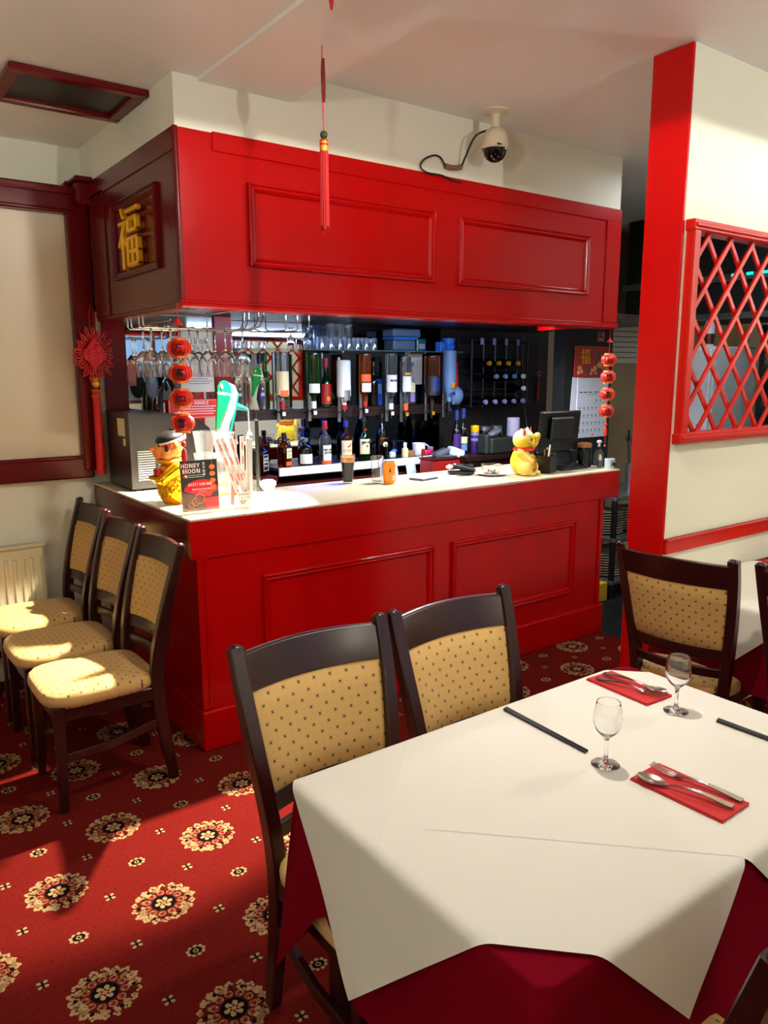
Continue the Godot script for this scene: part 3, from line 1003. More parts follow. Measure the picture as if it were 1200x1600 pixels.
func make_chair(label: String, group: String) -> Node3D:
	# origin on the floor under the seat, front towards +z
	var o := thing("dining_chair", label, "chair", Vector3.ZERO, 0.0, group)
	var mb: MB
	for s in [-1.0, 1.0]:
		# rear post: straight to the seat, then leaning back and outward, with a rounded top
		mb = MB.new()
		var pts := []
		for k in 15:
			var y := 0.985 * k / 14.0
			var lean := 0.0 if y < 0.5 else 0.105 * pow((y - 0.5) / 0.485, 1.35)
			var foot := 0.05 * pow(maxf(0.0, 1 - y / 0.42), 1.6)
			pts.append(Vector3(s * (0.172 + 0.046 * smoothstep(0.3, 0.985, y)), y, -0.195 - lean - foot))
		mb.bar(pts, func(t): return Vector2(0.033 + 0.006 * t, 0.036 + 0.02 * sin(PI * clampf(t * 1.05, 0, 1)) - 0.006 * t), Vector3.RIGHT)
		mb.ellipsoid(pts[-1] + Vector3(0, -0.004, 0), Vector3(0.0185, 0.012, 0.0175), 12)
		obj("rear_leg", mb, M.wood_dark, o)
		mb = MB.new()
		mb.bar([Vector3(s * 0.178, 0, 0.192), Vector3(s * 0.18, 0.2, 0.188), Vector3(s * 0.18, 0.425, 0.185)], func(t): return Vector2(0.03 + 0.012 * t, 0.03 + 0.012 * t), Vector3.RIGHT)
		obj("front_leg", mb, M.wood_dark, o)
		mb = MB.new()
		mb.bar([Vector3(s * 0.176, 0.265, -0.205), Vector3(s * 0.184, 0.225, 0.0), Vector3(s * 0.18, 0.215, 0.185)], func(t): return Vector2(0.018, 0.036), Vector3.RIGHT)
		obj("stretcher", mb, M.wood_dark, o)
	# curved rails and the upholstered panel between the posts
	var curve := func(u: float, y: float) -> Vector3:
		var lean := 0.105 * pow(maxf(0.0, (y - 0.5)) / 0.485, 1.35)
		var hw := 0.172 + 0.046 * smoothstep(0.3, 0.985, y)
		return Vector3(u * hw, y, -0.197 - lean - 0.04 * (1 - u * u))
	for e in [["top_rail", 0.918, 0.094, 0.024], ["lower_rail", 0.597, 0.05, 0.022], ["lower_rail", 0.52, 0.036, 0.02]]:
		mb = MB.new()
		var front := []
		var rings := []
		for k in 13:
			var u := -1.0 + 2.0 * k / 12
			var ring := PackedVector3Array()
			var h: float = e[2] / 2
			var th: float = e[3] / 2
			var crown := 0.004 * (1 - u * u) if e[0] == "top_rail" else 0.0
			for q in [[h, th * 0.6], [h * 0.9, th], [-h * 0.9, th], [-h, th * 0.6], [-h, -th * 0.6], [-h * 0.9, -th], [h * 0.9, -th], [h, -th * 0.6]]:
				var p: Vector3 = curve.call(u, e[1] + q[0])
				p.z += q[1]
				if q[0] > 0:
					p.y += crown
				ring.append(p)
			rings.append(ring)
		mb.loft(rings)
		obj(e[0], mb, M.wood_dark, o)
	mb = MB.new()
	for sd in [1, -1]:
		var rows := []
		for i in 9:
			var row := PackedVector3Array()
			for j in 13:
				var u := (-1.0 + 2.0 * j / 12) * 0.955
				var y := 0.618 + (0.876 - 0.618) * i / 8.0
				var p: Vector3 = curve.call(u, y)
				var edge := minf(1.0, minf(minf(i, 8 - i) / 1.0, minf(j, 12 - j) / 1.0))
				p.z += sd * (0.006 + 0.012 * edge)
				row.append(p)
			rows.append(row)
		mb.grid(rows, false, -1 if sd > 0 else 1, Vector2(0.39, 0.26))
	for i in 4:   # close the rim
		pass
	obj("back_panel", mb, M.fabric, o)
	# seat cushion with rounded front corners, and the frame below it
	var outline := func(a: float) -> Vector2:
		var ca := cos(a)
		var sa := sin(a)
		var n := 4.2 if sa > 0 else 5.5
		var r := pow(pow(absf(ca), n) + pow(absf(sa), n), -1.0 / n)
		var z := r * sa
		return Vector2(r * ca * (0.216 - 0.018 * (1 - (z + 1) / 2)), 0.012 + z * 0.222)
	mb = MB.new()
	var prof := [[0.93, 0.412], [0.985, 0.424], [1.0, 0.441], [0.985, 0.458], [0.94, 0.469], [0.82, 0.4765], [0.6, 0.481], [0.3, 0.483], [0.0, 0.4835]]
	var rows := []
	for q in prof:
		var row := PackedVector3Array()
		for j in 40:
			var p: Vector2 = outline.call(TAU * j / 40)
			row.append(Vector3(p.x * q[0], q[1], 0.012 + (p.y - 0.012) * q[0]))
		rows.append(row)
	mb.grid(rows, true)
	# planar cloth coordinates
	for i in mb.v.size():
		mb.t[i] = Vector2(mb.v[i].x, mb.v[i].z)
	obj("seat", mb, M.fabric, o)
	mb = MB.new()
	for e in [[0.0, 0.19, 0.36, 0.022], [0.0, -0.19, 0.34, 0.022]]:
		mb.box(Vector3(e[0], 0.387, e[1]), Vector3(e[2], 0.055, e[3]), 0.004)
	for s in [-1.0, 1.0]:
		mb.box(Vector3(s * 0.176, 0.387, 0.0), Vector3(0.022, 0.055, 0.37), 0.004)
	mb.box(Vector3(0, 0.408, 0), Vector3(0.34, 0.012, 0.37))
	obj("seat_frame", mb, M.wood_dark, o)
	return o

func fold_cloth(p: Vector2, x0: float, x1: float, z0: float, z1: float, y: float, flare: float, r: float) -> Vector3:
	# where a point of a cloth laid flat on a table ends up once it hangs over one of the edges
	var q := Vector3(p.x, y, p.y)
	var ex := maxf(x0 - p.x, p.x - x1)
	var ez := maxf(z0 - p.y, p.y - z1)
	var e := maxf(ex, ez)
	if e <= -r:
		return q
	var along := p.y if ex > ez else p.x
	var s := e + r
	var out: float
	var down: float
	if s < r * PI / 2:
		out = r * sin(s / r) - r
		down = r - r * cos(s / r)
	else:
		var g := s - r * PI / 2
		out = g * flare + 0.006 * (1 + sin(along * 17.0)) * minf(1.0, g * 4.0)
		down = r + g * sqrt(1 - flare * flare)
	if ex > ez:
		q.x = (x0 - out) if p.x < (x0 + x1) / 2 else (x1 + out)
	else:
		q.z = (z0 - out) if p.y < (z0 + z1) / 2 else (z1 + out)
	q.y = y - down
	return q

func diamond_cloth(cx: float, cz: float, D: float, x0: float, x1: float, z0: float, z1: float, y: float) -> MB:
	var mb := MB.new()
	var nn := 96
	for sd in [1, -1]:
		var rows := []
		for i in nn + 1:
			var row := PackedVector3Array()
			for j in nn + 1:
				var a := D * (-1.0 + 2.0 * i / nn)
				var b := D * (-1.0 + 2.0 * j / nn)
				var q := fold_cloth(Vector2(cx + (a + b) / 2, cz + (a - b) / 2), x0, x1, z0, z1, y, 0.13, 0.02)
				row.append(q)
			rows.append(row)
		if sd > 0:
			mb.grid(rows, false, 1)
	# thin hem so that the cloth has an edge
	return mb

func square_cloth(x0: float, x1: float, z0: float, z1: float, y: float, hem: Callable) -> MB:
	# a cloth hanging round a rectangular table: rows run outward from the middle, then down the sides
	var mb := MB.new()
	var per := []
	var steps := 22
	var c := [Vector2(x0, z0), Vector2(x1, z0), Vector2(x1, z1), Vector2(x0, z1)]
	for k in 4:
		var a: Vector2 = c[k]
		var b: Vector2 = c[(k + 1) % 4]
		var d := (b - a).normalized()
		var nrm := Vector2(d.y, -d.x)
		for i in steps:
			var t := (i + 0.5) / steps
			var p := a.lerp(b, t)
			# round the normals towards the corners
			var e := minf(t, 1 - t) * a.distance_to(b)
			var w := clampf(1 - e / 0.09, 0, 1)
			var dirn := nrm
			if w > 0:
				dirn = (nrm + d * (-1 if t < 0.5 else 1) * w * 0.95).normalized()
			per.append([p, dirn, k, t, w])
	var rows := []
	for f in [0.0, 0.5, 1.0]:
		var row := PackedVector3Array()
		for q in per:
			var m := Vector2((x0 + x1) / 2, (z0 + z1) / 2).lerp(q[0] - q[1] * 0.01, f)
			row.append(Vector3(m.x, y, m.y))
		rows.append(row)
	for k in 13:
		var row := PackedVector3Array()
		for q in per:
			var h: float = hem.call(q[2], q[3])
			var g := k / 12.0
			var drop: float = h * g
			var wave: float = (0.005 * sin(q[3] * 23.0 + q[2] * 2.0) + 0.05 * q[4]) * g
			var o: Vector2 = q[0] + q[1] * (0.002 + 0.014 * g + wave)
			row.append(Vector3(o.x, y - drop - (0.003 if k > 0 else 0.0), o.y))
		rows.append(row)
	mb.grid(rows, true)
	return mb

func make_table(called: String, label: String, at: Vector3, w: float, d: float) -> Node3D:
	var o := thing(called, label, "table", at)
	var mb := MB.new()
	mb.box(Vector3(0, 0.738, 0), Vector3(w, 0.03, d), 0.006)
	obj("tabletop", mb, M.wood_dark, o)
	for sx in [-1.0, 1.0]:
		for sz in [-1.0, 1.0]:
			mb = MB.new()
			mb.box(Vector3(sx * (w / 2 - 0.07), 0.36, sz * (d / 2 - 0.07)), Vector3(0.055, 0.726, 0.055), 0.006)
			obj("leg", mb, M.wood_dark, o)
	mb = MB.new()
	mb.box(Vector3(0, 0.68, d / 2 - 0.08), Vector3(w - 0.16, 0.08, 0.02))
	mb.box(Vector3(0, 0.68, -d / 2 + 0.08), Vector3(w - 0.16, 0.08, 0.02))
	obj("apron", mb, M.wood_dark, o)
	return o

func make_wine_glass(label: String, group: String) -> Node3D:
	var o := thing("wine_glass", label, "wine glass", Vector3.ZERO, 0, group)
	var mb := MB.new()
	mb.lathe([Vector2(0, 0), Vector2(0.031, 0), Vector2(0.0325, 0.0015), Vector2(0.031, 0.003), Vector2(0.015, 0.006), Vector2(0.007, 0.011), Vector2(0.0046, 0.025), Vector2(0.0042, 0.045), Vector2(0.005, 0.06), Vector2(0.008, 0.068), Vector2(0.017, 0.076), Vector2(0.026, 0.087), Vector2(0.0318, 0.102), Vector2(0.0328, 0.115), Vector2(0.0315, 0.13), Vector2(0.0285, 0.147), Vector2(0.027, 0.1535), Vector2(0.0262, 0.1545), Vector2(0.0255, 0.1535), Vector2(0.027, 0.147), Vector2(0.03, 0.13), Vector2(0.0312, 0.115), Vector2(0.0302, 0.102), Vector2(0.0245, 0.0885), Vector2(0.0155, 0.0785), Vector2(0.006, 0.074), Vector2(0, 0.073)], 32, Transform3D(), 0, TAU, 1.3)
	obj("glass", mb, M.glass, o)
	return o

func make_spoon(label: String) -> Node3D:
	# lies along z, bowl towards -z
	var o := thing("spoon", label, "spoon", Vector3.ZERO, 0, "")
	var mb := MB.new()
	for sd in [1, -1]:
		var rows := []
		for i in 25:
			var t := i / 24.0
			var z := -0.1 + 0.2 * t
			var hw: float
			var y: float
			var dish := 0.0
			if t < 0.33:
				var u := t / 0.33
				hw = 0.0205 * pow(sin(PI * clampf(0.06 + u * 0.9, 0, 1)), 0.55) * (1 - 0.1 * u)
				dish = 0.007 * sin(PI * clampf(u, 0, 1))
				y = 0.009 - 0.004 * u
			else:
				var u := (t - 0.33) / 0.67
				hw = 0.0035 + 0.0055 * smoothstep(0.1, 1.0, u)
				y = 0.0055 + 0.009 * sin(PI * minf(1.0, u * 1.05)) * (1 - 0.5 * u)
			var row := PackedVector3Array()
			for j in 9:
				var s := -1.0 + 2.0 * j / 8
				row.append(Vector3(s * hw, y - dish * (1 - s * s) + sd * 0.0008, z))
			rows.append(row)
		mb.grid(rows, false, 1 if sd > 0 else -1)
	obj("spoon_body", mb, M.steel, o)
	return o

func make_fork(label: String) -> Node3D:
	var o := thing("fork", label, "fork", Vector3.ZERO, 0, "")
	var mb := MB.new()
	for sd in [1, -1]:
		var rows := []
		for i in 19:
			var u := i / 18.0
			var z := -0.045 + 0.145 * u
			var hw := 0.0105
			if u < 0.16:
				hw = lerpf(0.011, 0.0035, smoothstep(0, 1, u / 0.16))
			else:
				hw = 0.0035 + 0.005 * smoothstep(0.16, 1.0, u)
			var y := 0.004 + 0.009 * sin(PI * minf(1.0, u * 1.05)) * (1 - 0.5 * u)
			var row := PackedVector3Array()
			for j in 5:
				row.append(Vector3((-1.0 + j / 2.0) * hw, y + sd * 0.001, z))
			rows.append(row)
		mb.grid(rows, false, 1 if sd > 0 else -1)
	obj("handle", mb, M.steel, o)
	for k in 4:
		mb = MB.new()
		var x := -0.0093 + k * 0.0062
		mb.bar([Vector3(x, 0.004, -0.043), Vector3(x, 0.005, -0.07), Vector3(x, 0.012, -0.1)], func(t): return Vector2(0.0032 - 0.0012 * t, 0.002), Vector3.RIGHT)
		obj("tine", mb, M.steel, o)
	return o

func napkin(at: Vector3, turn: float, label: String) -> void:
	var mb := MB.new()
	for k in 3:
		mb.box(Vector3(0.0006 * k, 0.0012 + k * 0.0022, 0.0008 * k), Vector3(0.108 - k * 0.001, 0.002, 0.215 - k * 0.001), 0.0008)
	var o := obj("napkin", mb, M.napkin)
	o.position = at
	o.rotation.y = turn
	tag(o, label, "napkin", "red napkins")

func chopsticks(at: Vector3, turn: float, label: String) -> void:
	for k in 2:
		var o := thing("chopstick", label % ("inner" if k == 0 else "outer"), "chopstick", at + Basis(Vector3.UP, turn) * Vector3(0.0042 - 0.0085 * k, 0, 0.002 * k), turn)
		var mb := MB.new()
		mb.bar([Vector3(0, 0.0038, -0.142), Vector3(0, 0.0036, 0.142)], func(t): return Vector2(0.0074 - 0.0024 * t, 0.0074 - 0.0024 * t), Vector3.RIGHT)
		obj("stick", mb, M.black_lacquer, o)

func build_dining() -> void:
	var Y := 0.756
	# near table
	make_table("dining_table", "near dining table hidden under white and maroon cloths", Vector3(0.145, 0, 2.0), 1.16, 0.72)
	var hem := func(k: int, t: float) -> float:
		# k: 0 far side, 1 right side, 2 near side, 3 left side (t runs from near to far)
		var h := 0.36
		var lift := 0.0
		if k == 3:
			lift = 0.13 * exp(-pow((t - 0.80) / 0.09, 2.0))
		var e := minf(t, 1 - t)
		return h + 0.13 * pow(clampf(1 - e / 0.12, 0, 1), 1.5) - lift
	var mc := obj("tablecloth", square_cloth(-0.445, 0.735, 1.63, 2.37, Y - 0.003, hem), M.cloth_maroon)
	tag(mc, "maroon undercloth hanging round the near dining table", "tablecloth")
	var w1 := obj("tablecloth", diamond_cloth(-0.11, 1.94, 0.64, -0.456, 0.746, 1.619, 2.381, Y + 0.0035), M.cloth_white)
	tag(w1, "white cloth laid cornerwise at the chopsticks end of the near table", "tablecloth", "white tablecloths")
	var w2 := obj("tablecloth", diamond_cloth(0.315, 1.95, 0.64, -0.456, 0.746, 1.619, 2.381, Y + 0.0041), M.cloth_white)
	tag(w2, "white cloth laid cornerwise under the near table's cutlery and glasses", "tablecloth", "white tablecloths")
	var S := Y + 0.0045
	var g := make_wine_glass("empty wine glass beside the napkin in the middle of the near table", "wine glasses on the near table")
	g.position = Vector3(0.168, S, 2.0)
	dup(g, Vector3(0.55, S, 1.93), 0, "empty wine glass towards the edge of the near table by the next chair", "wine glasses on the near table")
	napkin(Vector3(0.213, S, 2.18), 0.03, "red folded napkin holding spoon and fork in the middle of the near table")
	napkin(Vector3(0.575, S, 1.76), -0.05, "red folded napkin lying by the far edge of the near table")
	var s1 := make_spoon("steel spoon lying next to the fork on the middle napkin")
	s1.position = Vector3(0.194, S + 0.0075, 2.182)
	s1.rotation.y = 0.26
	var f1 := make_fork("steel fork with raised tines lying on the middle napkin")
	f1.position = Vector3(0.243, S + 0.0075, 2.178)
	f1.rotation.y = 0.16
	var s2 := dup(s1, Vector3(0.598, S + 0.0075, 1.765), PI + 0.12, "steel spoon lying on the napkin by the far edge of the near table")
	s2.set_meta("category", "spoon")
	var f2 := dup(f1, Vector3(0.563, S + 0.0075, 1.772), PI + 0.2, "steel fork lying on the napkin by the far edge of the near table")
	f2.set_meta("category", "fork")
	chopsticks(Vector3(0.185, S, 1.795), -0.05, "black chopstick lying beside the bare middle of the near table, %s of its pair")
	chopsticks(Vector3(0.588, S, 2.17), 0.03, "black chopstick at the near table's end by the frame edge, %s of its pair")

	# chairs
	var c := make_chair("dark wood chair at the bare corner of the near table, seat under the cloth", "chairs at the near table")
	c.position = Vector3(-0.225, 0, 1.655)
	dup(c, Vector3(0.262, 0, 1.655), 0.015, "dark wood chair tucked in opposite the near table's chopsticks, backing onto the bar", "chairs at the near table")
	dup(c, Vector3(-0.165, 0, 2.36), PI, "dark wood chair on the near side of the near table, cut off by the frame", "chairs at the near table")
	for k in 3:
		dup(c, Vector3(-0.415, 0, -0.045 - 0.488 * k), -PI / 2, ["dark wood chair by the bar corner, first of the three in the row", "dark wood chair between two others along the bar's side", "dark wood chair beside the radiator, last of the three in the row"][k], "row of chairs along the bar's side")
	dup(c, Vector3(1.632, 0, 1.352), PI / 2 + 0.14, "dark wood chair in front of the red partition end, back towards the near table", "chairs at the second table")
	dup(c, Vector3(1.7, 0, 1.915), PI / 2 - 0.03, "dark wood chair at the second table, mostly beyond the frame edge", "chairs at the second table")

	# second table by the partition wall
	make_table("dining_table", "second dining table under white cloth by the lattice wall", Vector3(2.2, 0, 1.53), 1.2, 0.7)
	var hem2 := func(_k: int, t: float) -> float: return 0.32 + 0.1 * pow(clampf(1 - minf(t, 1 - t) / 0.12, 0, 1), 1.5)
	var m2 := obj("tablecloth", square_cloth(1.585, 2.81, 1.165, 1.89, Y - 0.003, hem2), M.cloth_maroon)
	tag(m2, "maroon undercloth on the second table by the lattice wall", "tablecloth")
	var w3 := obj("tablecloth", diamond_cloth(2.02, 1.53, 0.66, 1.574, 2.82, 1.155, 1.9, Y + 0.0035), M.cloth_white)
	tag(w3, "white cloth on the second table by the lattice wall", "tablecloth", "white tablecloths")
	napkin(Vector3(2.42, S, 1.3), 1.1, "red folded napkin on the second table by the lattice wall")

func smin(a: float, b: float, k: float) -> float:
	var h := clampf(0.5 + 0.5 * (b - a) / k, 0.0, 1.0)
	return lerpf(b, a, h) - k * h * (1.0 - h)

func ell(p: Vector3, c: Vector3, r: Vector3) -> float:
	var q := (p - c) / r
	var k0 := q.length()
	var k1 := (q / r).length()
	return k0 * (k0 - 1.0) / maxf(k1, 1e-6)

func cap(p: Vector3, a: Vector3, b: Vector3, ra: float, rb: float) -> float:
	var pa := p - a
	var ba := b - a
	var h := clampf(pa.dot(ba) / ba.length_squared(), 0.0, 1.0)
	return (pa - ba * h).length() - lerpf(ra, rb, h)

func net(lo: Vector3, hi: Vector3, cell: float, f: Callable, paint = null) -> MB:
	# surface nets: one vertex in each cell that the surface crosses, one quad round each crossed edge
	var nx := int((hi.x - lo.x) / cell) + 2
	var ny := int((hi.y - lo.y) / cell) + 2
	var nz := int((hi.z - lo.z) / cell) + 2
	var val := PackedFloat32Array()
	val.resize(nx * ny * nz)
	for k in nz:
		for j in ny:
			for i in nx:
				val[i + nx * (j + ny * k)] = f.call(lo + Vector3(i, j, k) * cell)
	var at := {}
	var pos := PackedVector3Array()
	var nor := PackedVector3Array()
	var off := [0, 1, nx, nx + 1, nx * ny, nx * ny + 1, nx * ny + nx, nx * ny + nx + 1]
	var edges := [[0, 1], [2, 3], [4, 5], [6, 7], [0, 2], [1, 3], [4, 6], [5, 7], [0, 4], [1, 5], [2, 6], [3, 7]]
	for k in nz - 1:
		for j in ny - 1:
			for i in nx - 1:
				var b := i + nx * (j + ny * k)
				var neg := 0
				for o in off:
					if val[b + o] < 0:
						neg += 1
				if neg == 0 or neg == 8:
					continue
				var s := Vector3.ZERO
				var cnt := 0
				for e in edges:
					var v0 := val[b + off[e[0]]]
					var v1 := val[b + off[e[1]]]
					if (v0 < 0) != (v1 < 0):
						var t := v0 / (v0 - v1)
						var p0 := Vector3(e[0] & 1, (e[0] >> 1) & 1, e[0] >> 2)
						var p1 := Vector3(e[1] & 1, (e[1] >> 1) & 1, e[1] >> 2)
						s += p0.lerp(p1, t)
						cnt += 1
				var p := lo + (Vector3(i, j, k) + s / cnt) * cell
				at[b] = pos.size()
				pos.append(p)
				var h := cell * 0.5
				nor.append(Vector3(f.call(p + Vector3(h, 0, 0)) - f.call(p - Vector3(h, 0, 0)), f.call(p + Vector3(0, h, 0)) - f.call(p - Vector3(0, h, 0)), f.call(p + Vector3(0, 0, h)) - f.call(p - Vector3(0, 0, h))).normalized())
	var mb := MB.new()
	mb.coloured = paint != null
	var ax := [1, nx, nx * ny]
	for k in range(1, nz - 1):
		for j in range(1, ny - 1):
			for i in range(1, nx - 1):
				var b := i + nx * (j + ny * k)
				for d in 3:
					var v0 := val[b]
					var v1 := val[b + ax[d]]
					if (v0 < 0) == (v1 < 0):
						continue
					var u: int = ax[(d + 1) % 3]
					var w: int = ax[(d + 2) % 3]
					var q := [at[b], at[b - u], at[b - u - w], at[b - w]]
					if v0 > 0:
						q.reverse()
					for tr in [[0, 1, 2], [0, 2, 3]]:
						for e in [tr[0], tr[2], tr[1]]:
							var id: int = q[e]
							mb.v.append(pos[id])
							mb.n.append(nor[id])
							mb.t.append(Vector2.ZERO)
							mb.c.append((paint as Callable).call(pos[id], nor[id]) if mb.coloured else Color.WHITE)
	return mb

func build_cat() -> void:
	var o := thing("lucky_cat", "yellow ceramic beckoning cat with red ears and collar on the worktop", "cat figurine", Vector3(2.16, 1.046, -0.175), deg_to_rad(24))
	var field := func(p: Vector3) -> float:
		var d := ell(p, Vector3(0, 0.078, -0.006), Vector3(0.079, 0.086, 0.07))
		d = smin(d, ell(p, Vector3(0, 0.125, 0.0), Vector3(0.058, 0.045, 0.052)), 0.02)
		d = smin(d, ell(p, Vector3(-0.056, 0.043, 0.03), Vector3(0.036, 0.043, 0.045)), 0.01)
		d = smin(d, ell(p, Vector3(0.056, 0.043, 0.03), Vector3(0.036, 0.043, 0.045)), 0.01)
		d = smin(d, ell(p, Vector3(-0.04, 0.013, 0.068), Vector3(0.022, 0.016, 0.028)), 0.006)
		d = smin(d, ell(p, Vector3(0.04, 0.013, 0.068), Vector3(0.022, 0.016, 0.028)), 0.006)
		d = smin(d, cap(p, Vector3(-0.068, 0.135, 0.005), Vector3(-0.045, 0.085, 0.062), 0.024, 0.019), 0.008)
		d = smin(d, cap(p, Vector3(0.066, 0.135, 0.005), Vector3(0.082, 0.185, 0.04), 0.024, 0.02), 0.01)
		d = smin(d, cap(p, Vector3(0.082, 0.185, 0.04), Vector3(0.07, 0.228, 0.058), 0.02, 0.021), 0.006)
		var hd := ell(p, Vector3(0, 0.208, 0.0), Vector3(0.078, 0.062, 0.064))
		hd = smin(hd, ell(p, Vector3(0, 0.19, 0.052), Vector3(0.03, 0.02, 0.02)), 0.012)
		hd = smin(hd, cap(p, Vector3(-0.045, 0.245, 0), Vector3(-0.052, 0.275, 0.002), 0.026, 0.006), 0.01)
		hd = smin(hd, cap(p, Vector3(0.045, 0.245, 0), Vector3(0.052, 0.275, 0.002), 0.026, 0.006), 0.01)
		d = smin(d, hd, 0.008)
		return maxf(d, -p.y)
	var paint := func(p: Vector3, _n: Vector3) -> Color:
		var y := Color(0.82, 0.56, 0.03)
		var cream := Color(0.82, 0.72, 0.38)
		if p.y > 0.155:
			return y.lerp(cream, smoothstep(0.2, 0.245, p.y - p.z * 0.35))
		return y.lerp(cream, smoothstep(-0.6, 0.9, p.z / 0.08) * 0.25)
	obj("cat_body", net(Vector3(-0.115, -0.004, -0.085), Vector3(0.115, 0.29, 0.105), 0.0052, field, paint), M.cat_skin, o)
	var mb := MB.new()
	mb.torus(Vector3(0, 0.153, 0.002), 0.058, 0.009, 32, 10)
	obj("collar", mb, M.collar_red, o)
	mb = MB.new()
	mb.ellipsoid(Vector3(0, 0.135, 0.046), Vector3(0.035, 0.02, 0.014), 14)
	obj("bib", mb, M.label_green, o)
	for s in [-1.0, 1.0]:
		mb = MB.new()
		mb.lathe([Vector2(0.022, -0.004), Vector2(0.017, 0.014), Vector2(0.001, 0.04)], 12, Transform3D(Basis(Vector3(0, 0, 1), -s * 0.2) * Basis.from_scale(Vector3(1, 1, 0.35)), Vector3(s * 0.047, 0.245, 0.0215)))
		obj("inner_ear", mb, M.label_red, o)
		mb = MB.new()
		mb.ellipsoid(Vector3(s * 0.029, 0.212, 0.0575), Vector3(0.009, 0.01, 0.005), 10)
		obj("eye", mb, M.black_lacquer, o)
		for k in 3:
			mb = MB.new()
			mb.tube([Vector3(s * 0.03, 0.19 - 0.005 * k, 0.063), Vector3(s * 0.06, 0.194 - 0.008 * k, 0.045)], 0.0008, 4)
			obj("whisker", mb, M.ink, o)
	mb = MB.new()
	mb.ellipsoid(Vector3(0, 0.199, 0.073), Vector3(0.006, 0.004, 0.003), 8)
	obj("nose", mb, M.label_red, o)
	mb = MB.new()
	mb.ellipsoid(Vector3(0.005, 0.068, 0.062), Vector3(0.034, 0.052, 0.018), 16)
	obj("coin_plaque", mb, M.gold_paint, o)
	mb = MB.new()
	for k in 4:
		mb.box(Vector3(0.003 + 0.014 * (k % 2), 0.105 - 0.022 * k, 0.079 - absf(k - 1.5) * 0.003), Vector3(0.02, 0.005, 0.006), 0.001)
		mb.box(Vector3(0.003 - 0.01 * (k % 2), 0.098 - 0.022 * k, 0.079 - absf(k - 1.5) * 0.003), Vector3(0.005, 0.014, 0.006), 0.001)
	obj("plaque_lettering", mb, M.ink, o)

func build_monkey() -> void:
	var o := thing("gold_figurine", "gold figurine with monkey face and black hat next to the leaflet stand", "figurine", Vector3(0.098, 1.046, -0.44), deg_to_rad(-98))
	var field := func(p: Vector3) -> float:
		var d := ell(p, Vector3(0, 0.082, -0.008), Vector3(0.084, 0.098, 0.078))
		d = smin(d, ell(p, Vector3(0, 0.16, -0.004), Vector3(0.066, 0.05, 0.058)), 0.025)
		d = smin(d, cap(p, Vector3(-0.07, 0.175, -0.01), Vector3(-0.05, 0.115, 0.062), 0.026, 0.022), 0.008)
		d = smin(d, cap(p, Vector3(0.07, 0.175, -0.01), Vector3(0.05, 0.115, 0.062), 0.026, 0.022), 0.008)
		d = smin(d, ell(p, Vector3(0, 0.125, 0.075), Vector3(0.055, 0.014, 0.03)), 0.006)
		if p.y < 0.13:
			d += 0.0035 * sin(p.x * 210.0) * sin(p.y * 190.0) * sin(p.z * 200.0 + 1.0)
		return maxf(d, -p.y)
	obj("robe", net(Vector3(-0.11, -0.004, -0.1), Vector3(0.11, 0.225, 0.12), 0.0055, field), M.gold_pot, o)
	var head := func(p: Vector3) -> float:
		var d := ell(p, Vector3(0, 0.26, 0.0), Vector3(0.062, 0.058, 0.06))
		d = smin(d, ell(p, Vector3(0, 0.242, 0.052), Vector3(0.04, 0.034, 0.03)), 0.014)
		d = smin(d, ell(p, Vector3(0, 0.258, 0.083), Vector3(0.013, 0.012, 0.014)), 0.006)
		d = smin(d, ell(p, Vector3(-0.04, 0.235, 0.025), Vector3(0.027, 0.026, 0.03)), 0.01)
		d = smin(d, ell(p, Vector3(0.04, 0.235, 0.025), Vector3(0.027, 0.026, 0.03)), 0.01)
		for s in [-1.0, 1.0]:
			d = smin(d, maxf(ell(p, Vector3(s * 0.068, 0.275, -0.005), Vector3(0.014, 0.024, 0.022)), -ell(p, Vector3(s * 0.076, 0.275, 0.008), Vector3(0.01, 0.014, 0.014))), 0.005)
		return d
	obj("face", net(Vector3(-0.095, 0.19, -0.07), Vector3(0.095, 0.335, 0.105), 0.005, head), M.skin, o)
	var mb := MB.new()
	var tilt := Transform3D(Basis(Vector3(1, 0, 0), 0.3), Vector3(0, 0.305, -0.002))
	mb.lathe([Vector2(0, -0.01), Vector2(0.066, -0.01), Vector2(0.07, 0.0), Vector2(0.067, 0.012), Vector2(0.055, 0.024), Vector2(0.03, 0.033), Vector2(0, 0.035)], 28, tilt)
	mb.ellipsoid(Vector3(0, 0.345, -0.02), Vector3(0.022, 0.012, 0.022), 14)
	obj("hat", mb, M.black_lacquer, o)
	mb = MB.new()
	mb.torus(Vector3(0, -0.008, 0.0), 0.066, 0.006, 32, 8, tilt)
	obj("hat_trim", mb, M.white, o)
	mb = MB.new()
	mb.torus(Vector3(0, -0.019, 0.0), 0.062, 0.008, 32, 8, tilt)
	obj("hat_band", mb, M.collar_red, o)
	mb = MB.new()
	mb.torus(Vector3(0, 0.2, 0.004), 0.05, 0.013, 28, 10)
	obj("collar", mb, M.gold_paint, o)
	mb = MB.new()
	mb.box(Vector3(0, 0.15, 0.066), Vector3(0.08, 0.03, 0.02), 0.006)
	obj("scroll", mb, M.collar_red, o)
	for s in [-1.0, 1.0]:
		mb = MB.new()
		mb.ellipsoid(Vector3(s * 0.025, 0.275, 0.056), Vector3(0.007, 0.011, 0.006), 10)
		obj("eye", mb, M.black_lacquer, o)
		mb = MB.new()
		mb.ellipsoid(Vector3(s * 0.058, 0.26, 0.03), Vector3(0.006, 0.02, 0.01), 10)
		obj("sideburn", mb, M.ink, o)

